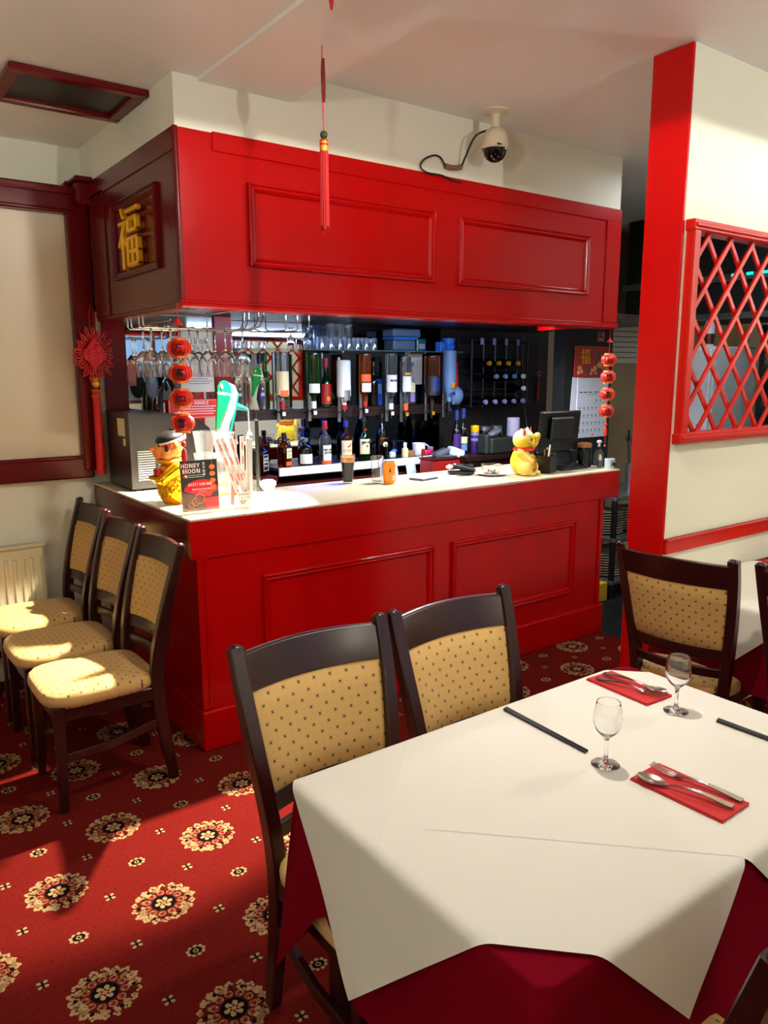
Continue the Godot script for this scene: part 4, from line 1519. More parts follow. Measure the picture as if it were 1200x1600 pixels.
func prof_bottle(r: float, h: float, nr: float, neck: float, kind: String) -> Array:
	# outside profile of a bottle up to the top of its neck
	var a := [Vector2(0, 0.004), Vector2(r * 0.8, 0.0), Vector2(r * 0.97, 0.004), Vector2(r, 0.014)]
	var sh := h - neck
	match kind:
		"slope":      # long sloping shoulder
			a += [Vector2(r, sh * 0.62), Vector2(r * 0.96, sh * 0.72), Vector2(r * 0.75, sh * 0.84), Vector2(r * 0.5, sh * 0.94), Vector2(nr * 1.15, sh)]
		"square":     # hard shoulder
			a += [Vector2(r, sh * 0.9), Vector2(r * 0.93, sh * 0.95), Vector2(r * 0.6, sh * 0.985), Vector2(nr * 1.2, sh)]
		"round":      # round shoulder
			a += [Vector2(r, sh * 0.76), Vector2(r * 0.95, sh * 0.84), Vector2(r * 0.78, sh * 0.92), Vector2(r * 0.5, sh * 0.97), Vector2(nr * 1.2, sh)]
		"belly":      # bulging body
			a += [Vector2(r * 1.06, sh * 0.3), Vector2(r * 1.08, sh * 0.5), Vector2(r * 0.95, sh * 0.72), Vector2(r * 0.6, sh * 0.9), Vector2(nr * 1.2, sh)]
	a += [Vector2(nr, sh + neck * 0.3), Vector2(nr, h - 0.012), Vector2(nr * 1.15, h - 0.01), Vector2(nr * 1.15, h)]
	return a + [Vector2(0, h)]

func bottle(called: String, label: String, group: String, at: Vector3, d: Dictionary) -> Node3D:
	# d: r, h, nr, neck, kind, m (body), cap, lab [[y0, y1, material, half angle]], text [[string, y, size, material]], flip (hung in an optic)
	var o := thing(called, label, "bottle", at, d.get("turn", 0.0), group)
	var flip: bool = d.get("flip", false)
	var drop := 0.07
	var xf := Transform3D() if not flip else Transform3D(Basis(Vector3(1, 0, 0), PI), Vector3(0, d.h + drop, 0))
	var back := Transform3D() if not flip else Transform3D(Basis(Vector3.UP, PI), Vector3.ZERO)
	var mb := MB.new()
	mb.lathe(prof_bottle(d.r, d.h, d.nr, d.neck, d.kind), 20, xf)
	obj("bottle_body", mb, M[d.m], o)
	if d.has("fill"):    # the drink inside a clear bottle
		mb = MB.new()
		var top: float = d.fill[1]
		mb.lathe([Vector2(0, 0.012), Vector2(d.r * 0.9, 0.012), Vector2(d.r * 0.9, d.h * top), Vector2(0, d.h * top)], 16, xf)
		obj("drink", mb, M[d.fill[0]], o)
	if d.has("cap"):
		mb = MB.new()
		var cr: float = d.nr * 1.3
		var ch: float = d.get("caph", 0.03)
		mb.lathe([Vector2(cr, d.h - ch), Vector2(cr, d.h), Vector2(cr * 0.9, d.h + 0.003), Vector2(0, d.h + 0.003)], 16, xf)
		obj("cap" if not flip else "collar", mb, M[d.cap], o)
	for q in d.get("lab", []):
		mb = MB.new()
		var rr: float = d.r + 0.0008
		var ha: float = q[3] if q.size() > 3 else 1.2
		# an arc facing +z
		mb.lathe([Vector2(rr, q[0]), Vector2(rr, q[1])], 14, Transform3D(), PI / 2 - ha, PI / 2 + ha)
		var y := 0.0
		if flip:
			mb.move(0, Transform3D(Basis(), Vector3(0, 0, 0)))
		obj("label", mb, M[q[2]], o)
	for q in d.get("text", []):
		mb = MB.new()
		mb.text(q[0], q[2], T(0, q[1], d.r - 0.004), true, 0.012)
		obj("lettering", mb, M[q[3]], o)
	if flip:
		mb = MB.new()
		mb.lathe([Vector2(0.004, 0.0), Vector2(0.008, 0.004), Vector2(0.007, 0.02), Vector2(0.016, 0.026), Vector2(0.019, 0.05), Vector2(0.015, 0.064), Vector2(0.012, drop + 0.02), Vector2(0, drop + 0.02)], 14)
		obj("optic", mb, M.black_plastic, o)
		mb = MB.new()
		mb.box(Vector3(0, 0.038, 0.02), Vector3(0.024, 0.026, 0.006), 0.002)
		obj("measure_tag", mb, M[d.get("tagm", "label_white")], o)
		mb = MB.new()
		mb.box(Vector3(0, 0.2, -d.r - 0.012), Vector3(0.022, 0.44, 0.012), 0.002)
		mb.box(Vector3(0, 0.05, -d.r * 0.6 - 0.005), Vector3(0.02, 0.012, d.r * 1.2 + 0.01), 0.002)
		obj("bracket", mb, M.steel_dull, o)
	return o

func lathe_thing(called: String, label: String, cat: String, at: Vector3, prof: Array, m: String, group := "", seg := 20) -> Node3D:
	var o := thing(called, label, cat, at, 0.0, group)
	var mb := MB.new()
	mb.lathe(prof, seg)
	obj("body", mb, M[m], o)
	return o

func tumbler(r0: float, r1: float, h: float, w := 0.0025) -> Array:
	return [Vector2(0, 0.0), Vector2(r0 * 0.95, 0), Vector2(r0, 0.004), Vector2(r1, h), Vector2(r1 - w * 0.5, h + 0.0008), Vector2(r1 - w, h), Vector2(r0 - w, 0.012), Vector2(0, 0.009)]

func build_back_bar() -> void:
	var zb := -1.62
	# uprights either side of the first mirror
	slab("trim_1", Vector3(0.1, 1.04, -1.40), Vector3(0.222, 1.98, -1.365), M.maroon_gloss)
	slab("trim_2", Vector3(0.755, 0.9, -1.44), Vector3(0.862, 1.98, -1.362), M.red_post)
	var mr := thing("mirror", "mirror behind the ice machine between two red uprights", "mirror", Vector3(0.49, 1.5, -1.386))
	var mb := MB.new()
	mb.box(Vector3(0, 0, 0), Vector3(0.54, 0.94, 0.008), 0.001)
	obj("silvered_glass", mb, M.mirror, mr)
	mr = thing("mirror", "long dark mirror behind the bottles", "mirror", Vector3(1.815, 1.5, zb + 0.004))
	mb = MB.new()
	mb.box(Vector3(-0.63, 0, 0), Vector3(0.63, 0.95, 0.008), 0.001)
	obj("mirror_sheet", mb, M.mirror, mr)
	mb = MB.new()
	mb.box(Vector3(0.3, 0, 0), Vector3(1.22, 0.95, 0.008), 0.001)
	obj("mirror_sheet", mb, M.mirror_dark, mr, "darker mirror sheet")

	# shelves
	var sh := thing("glass_shelf", "green-edged glass shelf above the spirit bottles", "shelf", Vector3(1.82, 1.795, -1.5))
	mb = MB.new()
	mb.box(Vector3.ZERO, Vector3(1.9, 0.008, 0.21), 0.001)
	obj("shelf_glass", mb, M.pane_green, sh)
	for x in [-0.86, -0.1, 0.62]:
		mb = MB.new()
		mb.box(Vector3(x, -0.01, -0.03), Vector3(0.014, 0.012, 0.17), 0.002)
		obj("bracket", mb, M.steel_dull, sh)
	sh = thing("spirit_shelf", "dark wooden shelf carrying the row of spirit bottles", "shelf", Vector3(1.8, 1.395, -1.555))
	mb = MB.new()
	mb.box(Vector3(0.0, 0, 0), Vector3(1.87, 0.028, 0.118), 0.003)
	obj("board", mb, M.shelf_dark, sh)
	for k in 6:
		mb = MB.new()
		mb.box(Vector3(-0.93 + 0.372 * k, 0.2, 0.0), Vector3(0.012, 0.37, 0.02), 0.002)
		obj("upright", mb, M.steel_dull, sh)
	sh = thing("bottle_shelf", "white-edged back shelf holding the lower row of bottles", "shelf", Vector3(1.85, 1.035, -1.5))
	mb = MB.new()
	mb.box(Vector3(0, -0.012, 0), Vector3(1.36, 0.024, 0.23), 0.003)
	obj("board", mb, M.shelf_dark, sh)
	mb = MB.new()
	mb.box(Vector3(-0.28, -0.026, 0.12), Vector3(0.8, 0.055, 0.012), 0.003)
	mb.box(Vector3(0.32, -0.026, 0.12), Vector3(0.375, 0.055, 0.012), 0.003)
	mb.box(Vector3(0.6, -0.02, 0.12), Vector3(0.16, 0.05, 0.012), 0.003)
	obj("white_edge", mb, M.white, sh)
	sh = thing("side_shelf", "low dark red shelf end under the black square bottle", "shelf", Vector3(1.02, 0.985, -1.5))
	mb = MB.new()
	mb.box(Vector3(0, -0.015, 0), Vector3(0.29, 0.035, 0.24), 0.004)
	obj("board", mb, M.shelf_red, sh)
	# cupboards below
	var cb := thing("back_cupboard", "orange wooden back cupboard below the bottle shelf", "cupboard", Vector3(1.695, 0, -1.48))
	mb = MB.new()
	mb.box(Vector3(0, 0.47, -0.01), Vector3(1.63, 0.92, 0.22), 0.004)
	obj("carcass", mb, M.shelf_red, cb)
	for x in [-0.57, -0.04, 0.54]:
		mb = MB.new()
		mb.box(Vector3(x, 0.55, 0.108), Vector3(0.46, 0.72, 0.016), 0.004)
		obj("door", mb, M.wood_orange, cb)
	# unseen blue strip under the spirit shelf, placed to give the mirror a glow
	var led := thing("unseen_led_strip", "unseen blue strip under the spirit shelf, placed to tint the mirror", "strip light", Vector3(1.62, 1.37, -1.585))
	mb = MB.new()
	mb.box(Vector3.ZERO, Vector3(0.42, 0.012, 0.012), 0.002)
	obj("led_diffuser", mb, M.blue_led, led)
	mb = MB.new()
	mb.box(Vector3(0.15, -0.008, 0.083), Vector3(1.8, 0.04, 0.008), 0.001)
	obj("strip_cover", mb, M.shelf_dark, led)  # board placed to hide the blue strip from the front

	# spirits on optics: bottles hang upside down from the spirit shelf
	var gp := "spirit bottles hanging in optics"
	var zo := -1.43
	var base := 1.345
	var hang := func(x: float, lb: String, d: Dictionary, y := 1.345) -> void:
		d["flip"] = true
		bottle("spirit_bottle", lb, gp, Vector3(-1.21 + (x + 1.21) * 0.985, y, zo), d)
	hang.call(1.272, "clear bottle hung upside down with large white label and red collar", {"r": 0.045, "h": 0.36, "nr": 0.014, "neck": 0.07, "kind": "round", "m": "glass_smoke", "cap": "label_red", "caph": 0.05, "lab": [[0.16, 0.31, "label_cream", 1.35], [0.15, 0.19, "label_orange", 0.7]]})
	hang.call(1.512, "green gin bottle hung upside down with a white label", {"r": 0.043, "h": 0.36, "nr": 0.014, "neck": 0.07, "kind": "round", "m": "green_glass", "cap": "label_white", "caph": 0.045, "lab": [[0.17, 0.23, "label_white", 1.2]]})
	hang.call(1.757, "white rum bottle hung upside down with a silver sun badge", {"r": 0.048, "h": 0.33, "nr": 0.017, "neck": 0.07, "kind": "square", "m": "white", "cap": "label_red", "caph": 0.03, "lab": [[0.13, 0.2, "steel_dull", 0.5]], "tagm": "black_plastic"}, 1.33)
	hang.call(1.935, "orange gin bottle hung upside down with a white label", {"r": 0.043, "h": 0.36, "nr": 0.014, "neck": 0.07, "kind": "round", "m": "orange_gin", "cap": "label_red", "caph": 0.035, "lab": [[0.24, 0.29, "label_orange", 1.2], [0.17, 0.23, "label_white", 1.1]]})
	hang.call(2.165, "clear vodka bottle hung upside down with white label and blue lettering", {"r": 0.042, "h": 0.39, "nr": 0.014, "neck": 0.08, "kind": "round", "m": "glass_smoke", "cap": "label_white", "caph": 0.04, "lab": [[0.19, 0.31, "label_white", 1.4]], "text": [["VODKA", 0.27, 0.014, "label_blue"]]}, 1.32)
	hang.call(2.3, "pale whisky bottle hung upside down with amber left in its neck", {"r": 0.04, "h": 0.38, "nr": 0.014, "neck": 0.1, "kind": "round", "m": "glass_smoke", "cap": "label_orange", "caph": 0.045, "lab": [[0.2, 0.31, "label_white", 1.2], [0.32, 0.335, "gold_paint", 0.8]], "tagm": "gold_paint"}, 1.31)
	hang.call(2.55, "wide dark whiskey bottle hung upside down with a blue label", {"r": 0.058, "h": 0.39, "nr": 0.016, "neck": 0.08, "kind": "round", "m": "amber", "cap": "black_plastic", "caph": 0.05, "lab": [[0.17, 0.31, "label_black", 1.5], [0.2, 0.3, "label_blue", 0.6]], "tagm": "gold_paint"}, 1.31)
	hang.call(2.72, "tall white coconut liqueur bottle hung upside down at the shelf end", {"r": 0.05, "h": 0.41, "nr": 0.017, "neck": 0.06, "kind": "slope", "m": "pale_blue", "cap": "black_plastic", "caph": 0.03, "lab": [[0.2, 0.24, "gold_paint", 0.35], [0.15, 0.17, "label_blue", 0.5]], "tagm": "label_blue"}, 1.33)
	# upright bottles on the spirit shelf
	var gu := "upright bottles on the spirit shelf"
	var ys := 1.41
	for e in [[0.975, "label_black", "clear vodka bottle with black diamond label, beside the red upright"], [1.048, "glass_smoke", "clear vodka bottle with no label between the two diamond-labelled ones"], [1.135, "label_blue", "clear vodka bottle with dark blue diamond label behind the smaller tap"]]:
		var o := bottle("spirit_bottle", e[2], gu, Vector3(e[0], ys, -1.54), {"r": 0.033, "h": 0.35, "nr": 0.013, "neck": 0.09, "kind": "slope", "m": "glass", "cap": "black_plastic", "caph": 0.055})
		if e[1] != "glass_smoke":
			mb = MB.new()
			mb.extrude(PackedVector2Array([Vector2(0, 0.02), Vector2(0.019, 0.09), Vector2(0, 0.165), Vector2(-0.019, 0.09)]), 0.012, T(0, 0, 0.0235))
			obj("label", mb, M[e[1]], o)
			mb = MB.new()
			mb.box(Vector3(0, 0.105, 0.036), Vector3(0.022, 0.006, 0.001))
			mb.box(Vector3(0, 0.094, 0.036), Vector3(0.026, 0.006, 0.001))
			mb.ellipsoid(Vector3(0, 0.135, 0.0355), Vector3(0.006, 0.009, 0.001), 8)
			obj("lettering", mb, M.label_white, o)
	bottle("spirit_bottle", "dark green wine bottle behind the blue-labelled vodka", gu, Vector3(1.19, ys, -1.575), {"r": 0.03, "h": 0.36, "nr": 0.013, "neck": 0.1, "kind": "slope", "m": "green_glass", "cap": "label_green", "caph": 0.05})
	bottle("wine_bottle", "green wine bottle with red label and red capsule among the spirits", gu, Vector3(1.632, ys, -1.53), {"r": 0.038, "h": 0.33, "nr": 0.014, "neck": 0.1, "kind": "slope", "m": "green_glass", "cap": "label_red", "caph": 0.06, "lab": [[0.025, 0.16, "label_red", 1.5], [0.045, 0.075, "gold_paint", 0.35]]})
	bottle("wine_bottle", "black wine bottle beside the orange gin", gu, Vector3(2.045, ys, -1.55), {"r": 0.034, "h": 0.31, "nr": 0.014, "neck": 0.08, "kind": "slope", "m": "black_bottle", "cap": "black_plastic"})
	bottle("spirit_bottle", "slim clear bottle with pale label in front of the white paper", gu, Vector3(2.405, ys, -1.56), {"r": 0.026, "h": 0.31, "nr": 0.011, "neck": 0.1, "kind": "slope", "m": "glass_smoke", "cap": "grey_plastic", "lab": [[0.09, 0.16, "label_cream", 1.3], [0.02, 0.085, "lilac", 1.3]]})
	var bx := thing("gift_carton", "blue carton between the black wine bottle and the vodka", "box", Vector3(2.095, ys, -1.57), 0.2)
	mb = MB.new()
	mb.box(Vector3(0, 0.095, 0), Vector3(0.05, 0.19, 0.05), 0.003)
	obj("carton", mb, M.blue_box, bx)
	mb = MB.new()
	mb.box(Vector3(0, 0.12, 0.0255), Vector3(0.036, 0.07, 0.001))
	obj("print", mb, M.pale_blue, bx)
	bx = thing("bread_bag", "rounded pale blue bag at the end of the spirit shelf", "bag", Vector3(2.81, ys - 0.012, -1.53))
	mb = MB.new()
	mb.ellipsoid(Vector3(0.01, 0.07, 0), Vector3(0.062, 0.072, 0.05), 18)
	mb.box(Vector3(-0.045, 0.06, 0.0), Vector3(0.03, 0.118, 0.09), 0.01)
	obj("bag", mb, M.pale_blue, bx)
	mb = MB.new()
	mb.box(Vector3(2.46, 1.675, zb + 0.0105), Vector3(0.165, 0.235, 0.002))
	var pp := obj("paper_sheet", mb, M.paper)
	tag(pp, "blank white paper taped to the mirror behind the slim clear bottle", "paper")

	# lower row on the white-edged shelf
	var gl := "bottles on the lower back shelf"
	var yl := 1.035
	var zl := -1.47
	var b := thing("whiskey_bottle", "black square whiskey bottle with black cap on the low red shelf", "bottle", Vector3(1.085, 0.9875, zl), 0.55, gl)
	mb = MB.new()
	mb.box(Vector3(0, 0.083, 0), Vector3(0.082, 0.165, 0.082), 0.012)
	mb.lathe([Vector2(0.04, 0.16), Vector2(0.03, 0.178), Vector2(0.015, 0.188), Vector2(0.014, 0.235), Vector2(0, 0.235)], 16)
	obj("bottle_body", mb, M.red_bottle, b)
	mb = MB.new()
	mb.lathe([Vector2(0.019, 0.205), Vector2(0.019, 0.248), Vector2(0, 0.25)], 16)
	obj("cap", mb, M.black_plastic, b)
	mb = MB.new()
	mb.box(Vector3(0, 0.085, 0.0415), Vector3(0.058, 0.108, 0.001))
	obj("label", mb, M.label_black, b)
	mb = MB.new()
	for q in [[0, 0.136, 0.056, 0.003], [0, 0.034, 0.056, 0.003], [-0.028, 0.085, 0.003, 0.104], [0.028, 0.085, 0.003, 0.104]]:
		mb.box(Vector3(q[0], q[1], 0.0425), Vector3(q[2], q[3], 0.001))
	mb.text("JACK", 0.016, T(0, 0.11, 0.042), true)
	mb.text("DANIEL'S", 0.011, T(0, 0.09, 0.042), true)
	mb.text("No.7", 0.012, T(0, 0.066, 0.042), true)
	obj("lettering", mb, M.paper, b)
	b = thing("liqueur_bottle", "square amber liqueur bottle with cream label and orange seal", "bottle", Vector3(1.262, yl, zl), 0.35, gl)
	mb = MB.new()
	mb.box(Vector3(0, 0.07, 0), Vector3(0.074, 0.14, 0.074), 0.01)
	mb.lathe([Vector2(0.036, 0.135), Vector2(0.03, 0.15), Vector2(0.014, 0.172), Vector2(0.013, 0.2), Vector2(0, 0.2)], 16)
	obj("bottle_body", mb, M.amber, b)
	mb = MB.new()
	mb.lathe([Vector2(0.017, 0.185), Vector2(0.017, 0.222), Vector2(0, 0.224)], 16)
	obj("cap", mb, M.black_plastic, b)
	mb = MB.new()
	mb.box(Vector3(0.008, 0.088, 0.0378), Vector3(0.05, 0.066, 0.001))
	obj("label", mb, M.label_cream, b)
	mb = MB.new()
	mb.box(Vector3(0.004, 0.02, 0.0378), Vector3(0.056, 0.026, 0.001))
	obj("seal", mb, M.label_orange, b)
	mb = MB.new()
	mb.text("COINTREAU", 0.0085, T(0.008, 0.1, 0.0384), true)
	for k in 3:
		mb.box(Vector3(0.008, 0.083 - 0.008 * k, 0.0386), Vector3(0.036, 0.002, 0.0006))
	obj("lettering", mb, M.label_black, b)
	b = bottle("liqueur_bottle", "squat black jug bottle with plain white label and loop handle", gl, Vector3(1.42, yl, zl), {"r": 0.049, "h": 0.175, "nr": 0.016, "neck": 0.04, "kind": "round", "m": "black_bottle", "cap": "grey_plastic", "caph": 0.02, "lab": [[0.01, 0.075, "label_white", 1.25]]})
	mb = MB.new()
	mb.torus(Vector3.ZERO, 0.02, 0.005, 16, 6, Transform3D(Basis(Vector3(1, 0, 0), PI / 2), Vector3(-0.028, 0.145, 0)))
	obj("loop_handle", mb, M.black_bottle, b)
	bottle("rum_bottle", "clear rum bottle with white label, amber inside and red neck", gl, Vector3(1.58, yl, zl), {"r": 0.042, "h": 0.285, "nr": 0.014, "neck": 0.08, "kind": "round", "m": "glass_smoke", "fill": ["amber", 0.22], "cap": "label_red", "caph": 0.05, "lab": [[0.02, 0.125, "label_white", 0.85], [0.0, 0.018, "label_orange", 1.1]], "text": [["SAILOR", 0.095, 0.013, "label_black"], ["JERRY", 0.075, 0.013, "label_black"]]})
	b = bottle("whisky_bottle", "whisky bottle with cream and peach label showing a red grouse", gl, Vector3(1.752, yl, zl), {"r": 0.041, "h": 0.28, "nr": 0.014, "neck": 0.08, "kind": "round", "m": "amber", "cap": "label_blue", "caph": 0.04, "lab": [[0.02, 0.148, "label_cream", 1.35], [0.068, 0.088, "calendar_peach", 1.2]], "text": [["GROUSE", 0.04, 0.015, "label_orange"]]})
	mb = MB.new()
	mb.extrude(PackedVector2Array([Vector2(-0.018, -0.008), Vector2(-0.006, -0.01), Vector2(0.008, -0.004), Vector2(0.013, 0.01), Vector2(0.018, 0.013), Vector2(0.013, 0.017), Vector2(0.008, 0.014), Vector2(0.002, 0.004), Vector2(-0.008, 0.0)]), 0.01, T(0, 0.11, 0.0335))
	obj("grouse_emblem", mb, M.label_red, b)
	b = bottle("whiskey_bottle", "green whiskey bottle with pale lettered label", gl, Vector3(1.905, yl, zl), {"r": 0.04, "h": 0.3, "nr": 0.014, "neck": 0.1, "kind": "slope", "m": "green_glass", "cap": "label_black", "caph": 0.03, "lab": [[0.045, 0.15, "label_cream", 1.35]], "text": [["JAMESON", 0.128, 0.013, "label_green"]]})
	mb = MB.new()
	mb.box(Vector3(0, 0.1, 0.0405), Vector3(0.012, 0.016, 0.002))
	mb.box(Vector3(0, 0.215, 0.02), Vector3(0.014, 0.018, 0.012), 0.003)
	obj("red_seal", mb, M.label_red, b)
	b = bottle("cream_liqueur_bottle", "round-bodied dark cream liqueur bottle with orange-topped picture label", gl, Vector3(2.062, yl, zl), {"r": 0.043, "h": 0.32, "nr": 0.013, "neck": 0.07, "kind": "belly", "m": "black_bottle", "cap": "black_plastic", "caph": 0.03, "lab": [[0.125, 0.15, "label_orange", 0.8]], "text": []})
	mb = MB.new()
	mb.ellipsoid(Vector3(0, 0.105, 0.042), Vector3(0.02, 0.022, 0.006), 14)
	obj("label", mb, M.label_cream, b)
	mb = MB.new()
	mb.ellipsoid(Vector3(0, 0.1, 0.047), Vector3(0.008, 0.009, 0.003), 10)
	obj("print", mb, M.label_black, b)

	# oddments at the shelf end
	b = thing("tissue_pack", "crumpled blue and white packet beside the cream liqueur", "packet", Vector3(2.15, yl, zl + 0.02), 0.3)
	mb = MB.new()
	mb.box(Vector3(-0.01, 0.024, 0), Vector3(0.055, 0.048, 0.03), 0.008)
	obj("packet", mb, M.paper_cool, b)
	mb = MB.new()
	mb.ellipsoid(Vector3(0.01, 0.05, 0), Vector3(0.03, 0.014, 0.018), 10)
	obj("flap", mb, M.blue_tub, b)
	b = lathe_thing("cream_tube", "small white cream bottle with white cap on the back shelf", "bottle", Vector3(2.25, yl, zl + 0.03), [Vector2(0, 0), Vector2(0.024, 0), Vector2(0.025, 0.01), Vector2(0.024, 0.06), Vector2(0.012, 0.07), Vector2(0, 0.07)], "label_cream")
	mb = MB.new()
	mb.lathe([Vector2(0.013, 0.068), Vector2(0.013, 0.106), Vector2(0, 0.108)], 14)
	obj("cap", mb, M.white, b)
	b = lathe_thing("brown_pot", "small brown pot with a pale cork stuck in it", "pot", Vector3(2.32, yl, zl + 0.01), tumbler(0.026, 0.03, 0.04), "cork")
	mb = MB.new()
	mb.box(Vector3(-0.012, 0.062, 0), Vector3(0.03, 0.05, 0.022), 0.006, TR(Vector3(0, 0, 0), Vector3(0, 0, 1), 0.6))
	obj("cork", mb, M.label_cream, b)
	b = lathe_thing("mug", "white mug on the back shelf behind the pink packet", "mug", Vector3(2.42, yl, zl - 0.02), tumbler(0.045, 0.05, 0.09, 0.006), "white")
	mb = MB.new()
	mb.torus(Vector3.ZERO, 0.024, 0.005, 18, 6, Transform3D(Basis(Vector3(1, 0, 0), PI / 2), Vector3(0.068, 0.05, 0)))
	obj("handle", mb, M.white, b)
	b = thing("pink_packet", "bright pink and red packet lying before the white mug", "packet", Vector3(2.44, yl, zl + 0.055), 0.15)
	mb = MB.new()
	mb.box(Vector3(0.02, 0.022, 0), Vector3(0.085, 0.032, 0.03), 0.008, TR(Vector3(0, 0, 0), Vector3(0, 0, 1), 0.25))
	obj("packet", mb, M.pink, b)
	mb = MB.new()
	mb.box(Vector3(-0.045, 0.027, 0), Vector3(0.024, 0.054, 0.024), 0.005)
	obj("stick", mb, M.label_red, b)
	lathe_thing("shot_glass", "little cloudy glass at the very end of the back shelf", "glass", Vector3(2.515, yl, zl), tumbler(0.02, 0.023, 0.058), "lilac")
	for k in 3:
		var sl := thing("order_slip", ["order slip hanging from the shelf edge behind the orange can", "middle order slip hanging from the shelf edge", "order slip hanging nearest the red folder"][k], "paper slip", Vector3(2.07 + 0.165 * k, 0.985, -1.366), 0.0, "order slips on the shelf edge")
		mb = MB.new()
		var rows := []
		for i in 7:
			var y := -0.16 * i / 6.0
			rows.append(PackedVector3Array([Vector3(-0.042 + 0.004 * k * i / 6.0, y + 0.02, 0.002 + 0.02 * sin(i * 0.45)), Vector3(0.042 + 0.006 * i / 6.0, y + 0.02, 0.003 + 0.02 * sin(i * 0.45 + 0.1))]))
		mb.grid(rows, false, 1)
		obj("slip", mb, M.paper_cool, sl)

	# glasses and tubs on the glass shelf
	var yt := 1.7992
	b = thing("stemmed_glass", "stemmed glass standing upside down at the start of the glass row", "glass", Vector3(1.475, yt, -1.5), 0, "glasses on the glass shelf")
	mb = MB.new()
	mb.lathe([Vector2(0, 0.083), Vector2(0.02, 0.077), Vector2(0.0263, 0.05), Vector2(0.0243, 0), Vector2(0.026, 0), Vector2(0.028, 0.05), Vector2(0.024, 0.085), Vector2(0.008, 0.1), Vector2(0.004, 0.108), Vector2(0.004, 0.14), Vector2(0.026, 0.149), Vector2(0.027, 0.151), Vector2(0, 0.151)], 18)
	obj("glass", mb, M.glass, b)
	var tg := lathe_thing("tumbler", "first front upturned tumbler from the stemmed glass on the glass shelf", "glass", Vector3(1.56, yt, -1.47), [Vector2(0, 0.077), Vector2(0.022, 0.076), Vector2(0.0268, 0), Vector2(0.029, 0), Vector2(0.0258, 0.08), Vector2(0.0235, 0.085), Vector2(0, 0.085)], "glass", "tumblers on the glass shelf")
	for k in range(1, 20):
		var layer := 0 if k < 14 else 1
		var i := k if layer == 0 else k - 14
		var row := i % 2
		dup(tg, Vector3(1.56 + 0.072 * int(i / 2) + 0.036 * row + layer * 0.08, yt + layer * 0.0865, -1.47 - 0.07 * row), 0, ("%s %s upturned tumbler from the stemmed glass on the glass shelf" % [ORD[i / 2], "front" if row == 0 else "rear"]) if layer == 0 else ("%s upturned tumbler stacked on top of the others on the glass shelf" % ORD[i]), "tumblers on the glass shelf")
	for k in 6:
		var sg := lathe_thing("small_glass", "%s small upturned glass from the red upright on the glass shelf" % ORD[k], "glass", Vector3(0.93 + 0.045 * k, yt, -1.47 - 0.04 * (k % 2)), [Vector2(0, 0.04), Vector2(0.0145, 0.039), Vector2(0.0172, 0), Vector2(0.019, 0), Vector2(0.0165, 0.044), Vector2(0, 0.046)], "glass", "small glasses by the red upright", 12)
	var tb := thing("storage_tub", "clear tub of paper packets on the glass shelf", "tub", Vector3(2.245, yt, -1.5))
	mb = MB.new()
	mb.box(Vector3(0, 0.04, 0), Vector3(0.2, 0.08, 0.13), 0.012)
	obj("tub", mb, M.tub_grey, tb)
	mb = MB.new()
	mb.box(Vector3(0, 0.087, 0), Vector3(0.215, 0.014, 0.145), 0.005)
	obj("lid", mb, M.blue_tub, tb)
	tb = thing("storage_tub", "flat blue-grey tub stacked on top of the clear one", "tub", Vector3(2.27, yt + 0.0945, -1.51))
	mb = MB.new()
	mb.box(Vector3(0, 0.03, 0), Vector3(0.25, 0.06, 0.14), 0.01)
	obj("tub", mb, M.tub_grey, tb)
	tb = thing("storage_tub", "small teal tub next to the stacked ones on the glass shelf", "tub", Vector3(2.415, yt, -1.5))
	mb = MB.new()
	mb.box(Vector3(0, 0.045, 0), Vector3(0.085, 0.09, 0.09), 0.008)
	obj("tub", mb, M.tap_teal, tb)
	mb = MB.new()
	mb.box(Vector3(0, 0.035, 0.0455), Vector3(0.055, 0.035, 0.001))
	obj("label", mb, M.lilac, tb)
	for k in 2:
		lathe_thing("blue_bowl", ["lower of two blue plastic bowls stacked on the glass shelf", "upper of two blue plastic bowls stacked on the glass shelf"][k], "bowl", Vector3(2.71, yt + 0.05 * k, -1.5), tumbler(0.04, 0.052, 0.048, 0.004), "blue_tub", "blue bowls on the glass shelf")
	tb = thing("blue_carton", "small bright blue carton beside the stacked blue bowls", "box", Vector3(2.62, yt, -1.49), 0.3)
	mb = MB.new()
	mb.box(Vector3(0, 0.036, 0), Vector3(0.06, 0.072, 0.05), 0.003)
	obj("carton", mb, M.blue_tub, tb)
	mb = MB.new()
	mb.box(Vector3(0, 0.04, 0.0255), Vector3(0.04, 0.03, 0.001))
	obj("print", mb, M.pale_blue, tb)
	# red tassel at the shelf end
	var ts := thing("red_tassel", "small red tassel hanging at the end of the bottle shelves", "tassel", Vector3(2.87, 1.41, -1.585))
	mb = MB.new()
	mb.tube([Vector3(0, 0.38, 0), Vector3(0, 0.3, 0)], 0.003, 6)
	mb.ellipsoid(Vector3(0, 0.29, 0), Vector3(0.02, 0.025, 0.012), 12)
	obj("knot", mb, M.silk_red, ts)
	mb = MB.new()
	mb.lathe([Vector2(0.0, 0.0), Vector2(0.022, 0.0), Vector2(0.018, 0.15), Vector2(0.01, 0.26), Vector2(0, 0.27)], 14)
	obj("threads", mb, M.silk_red, ts)

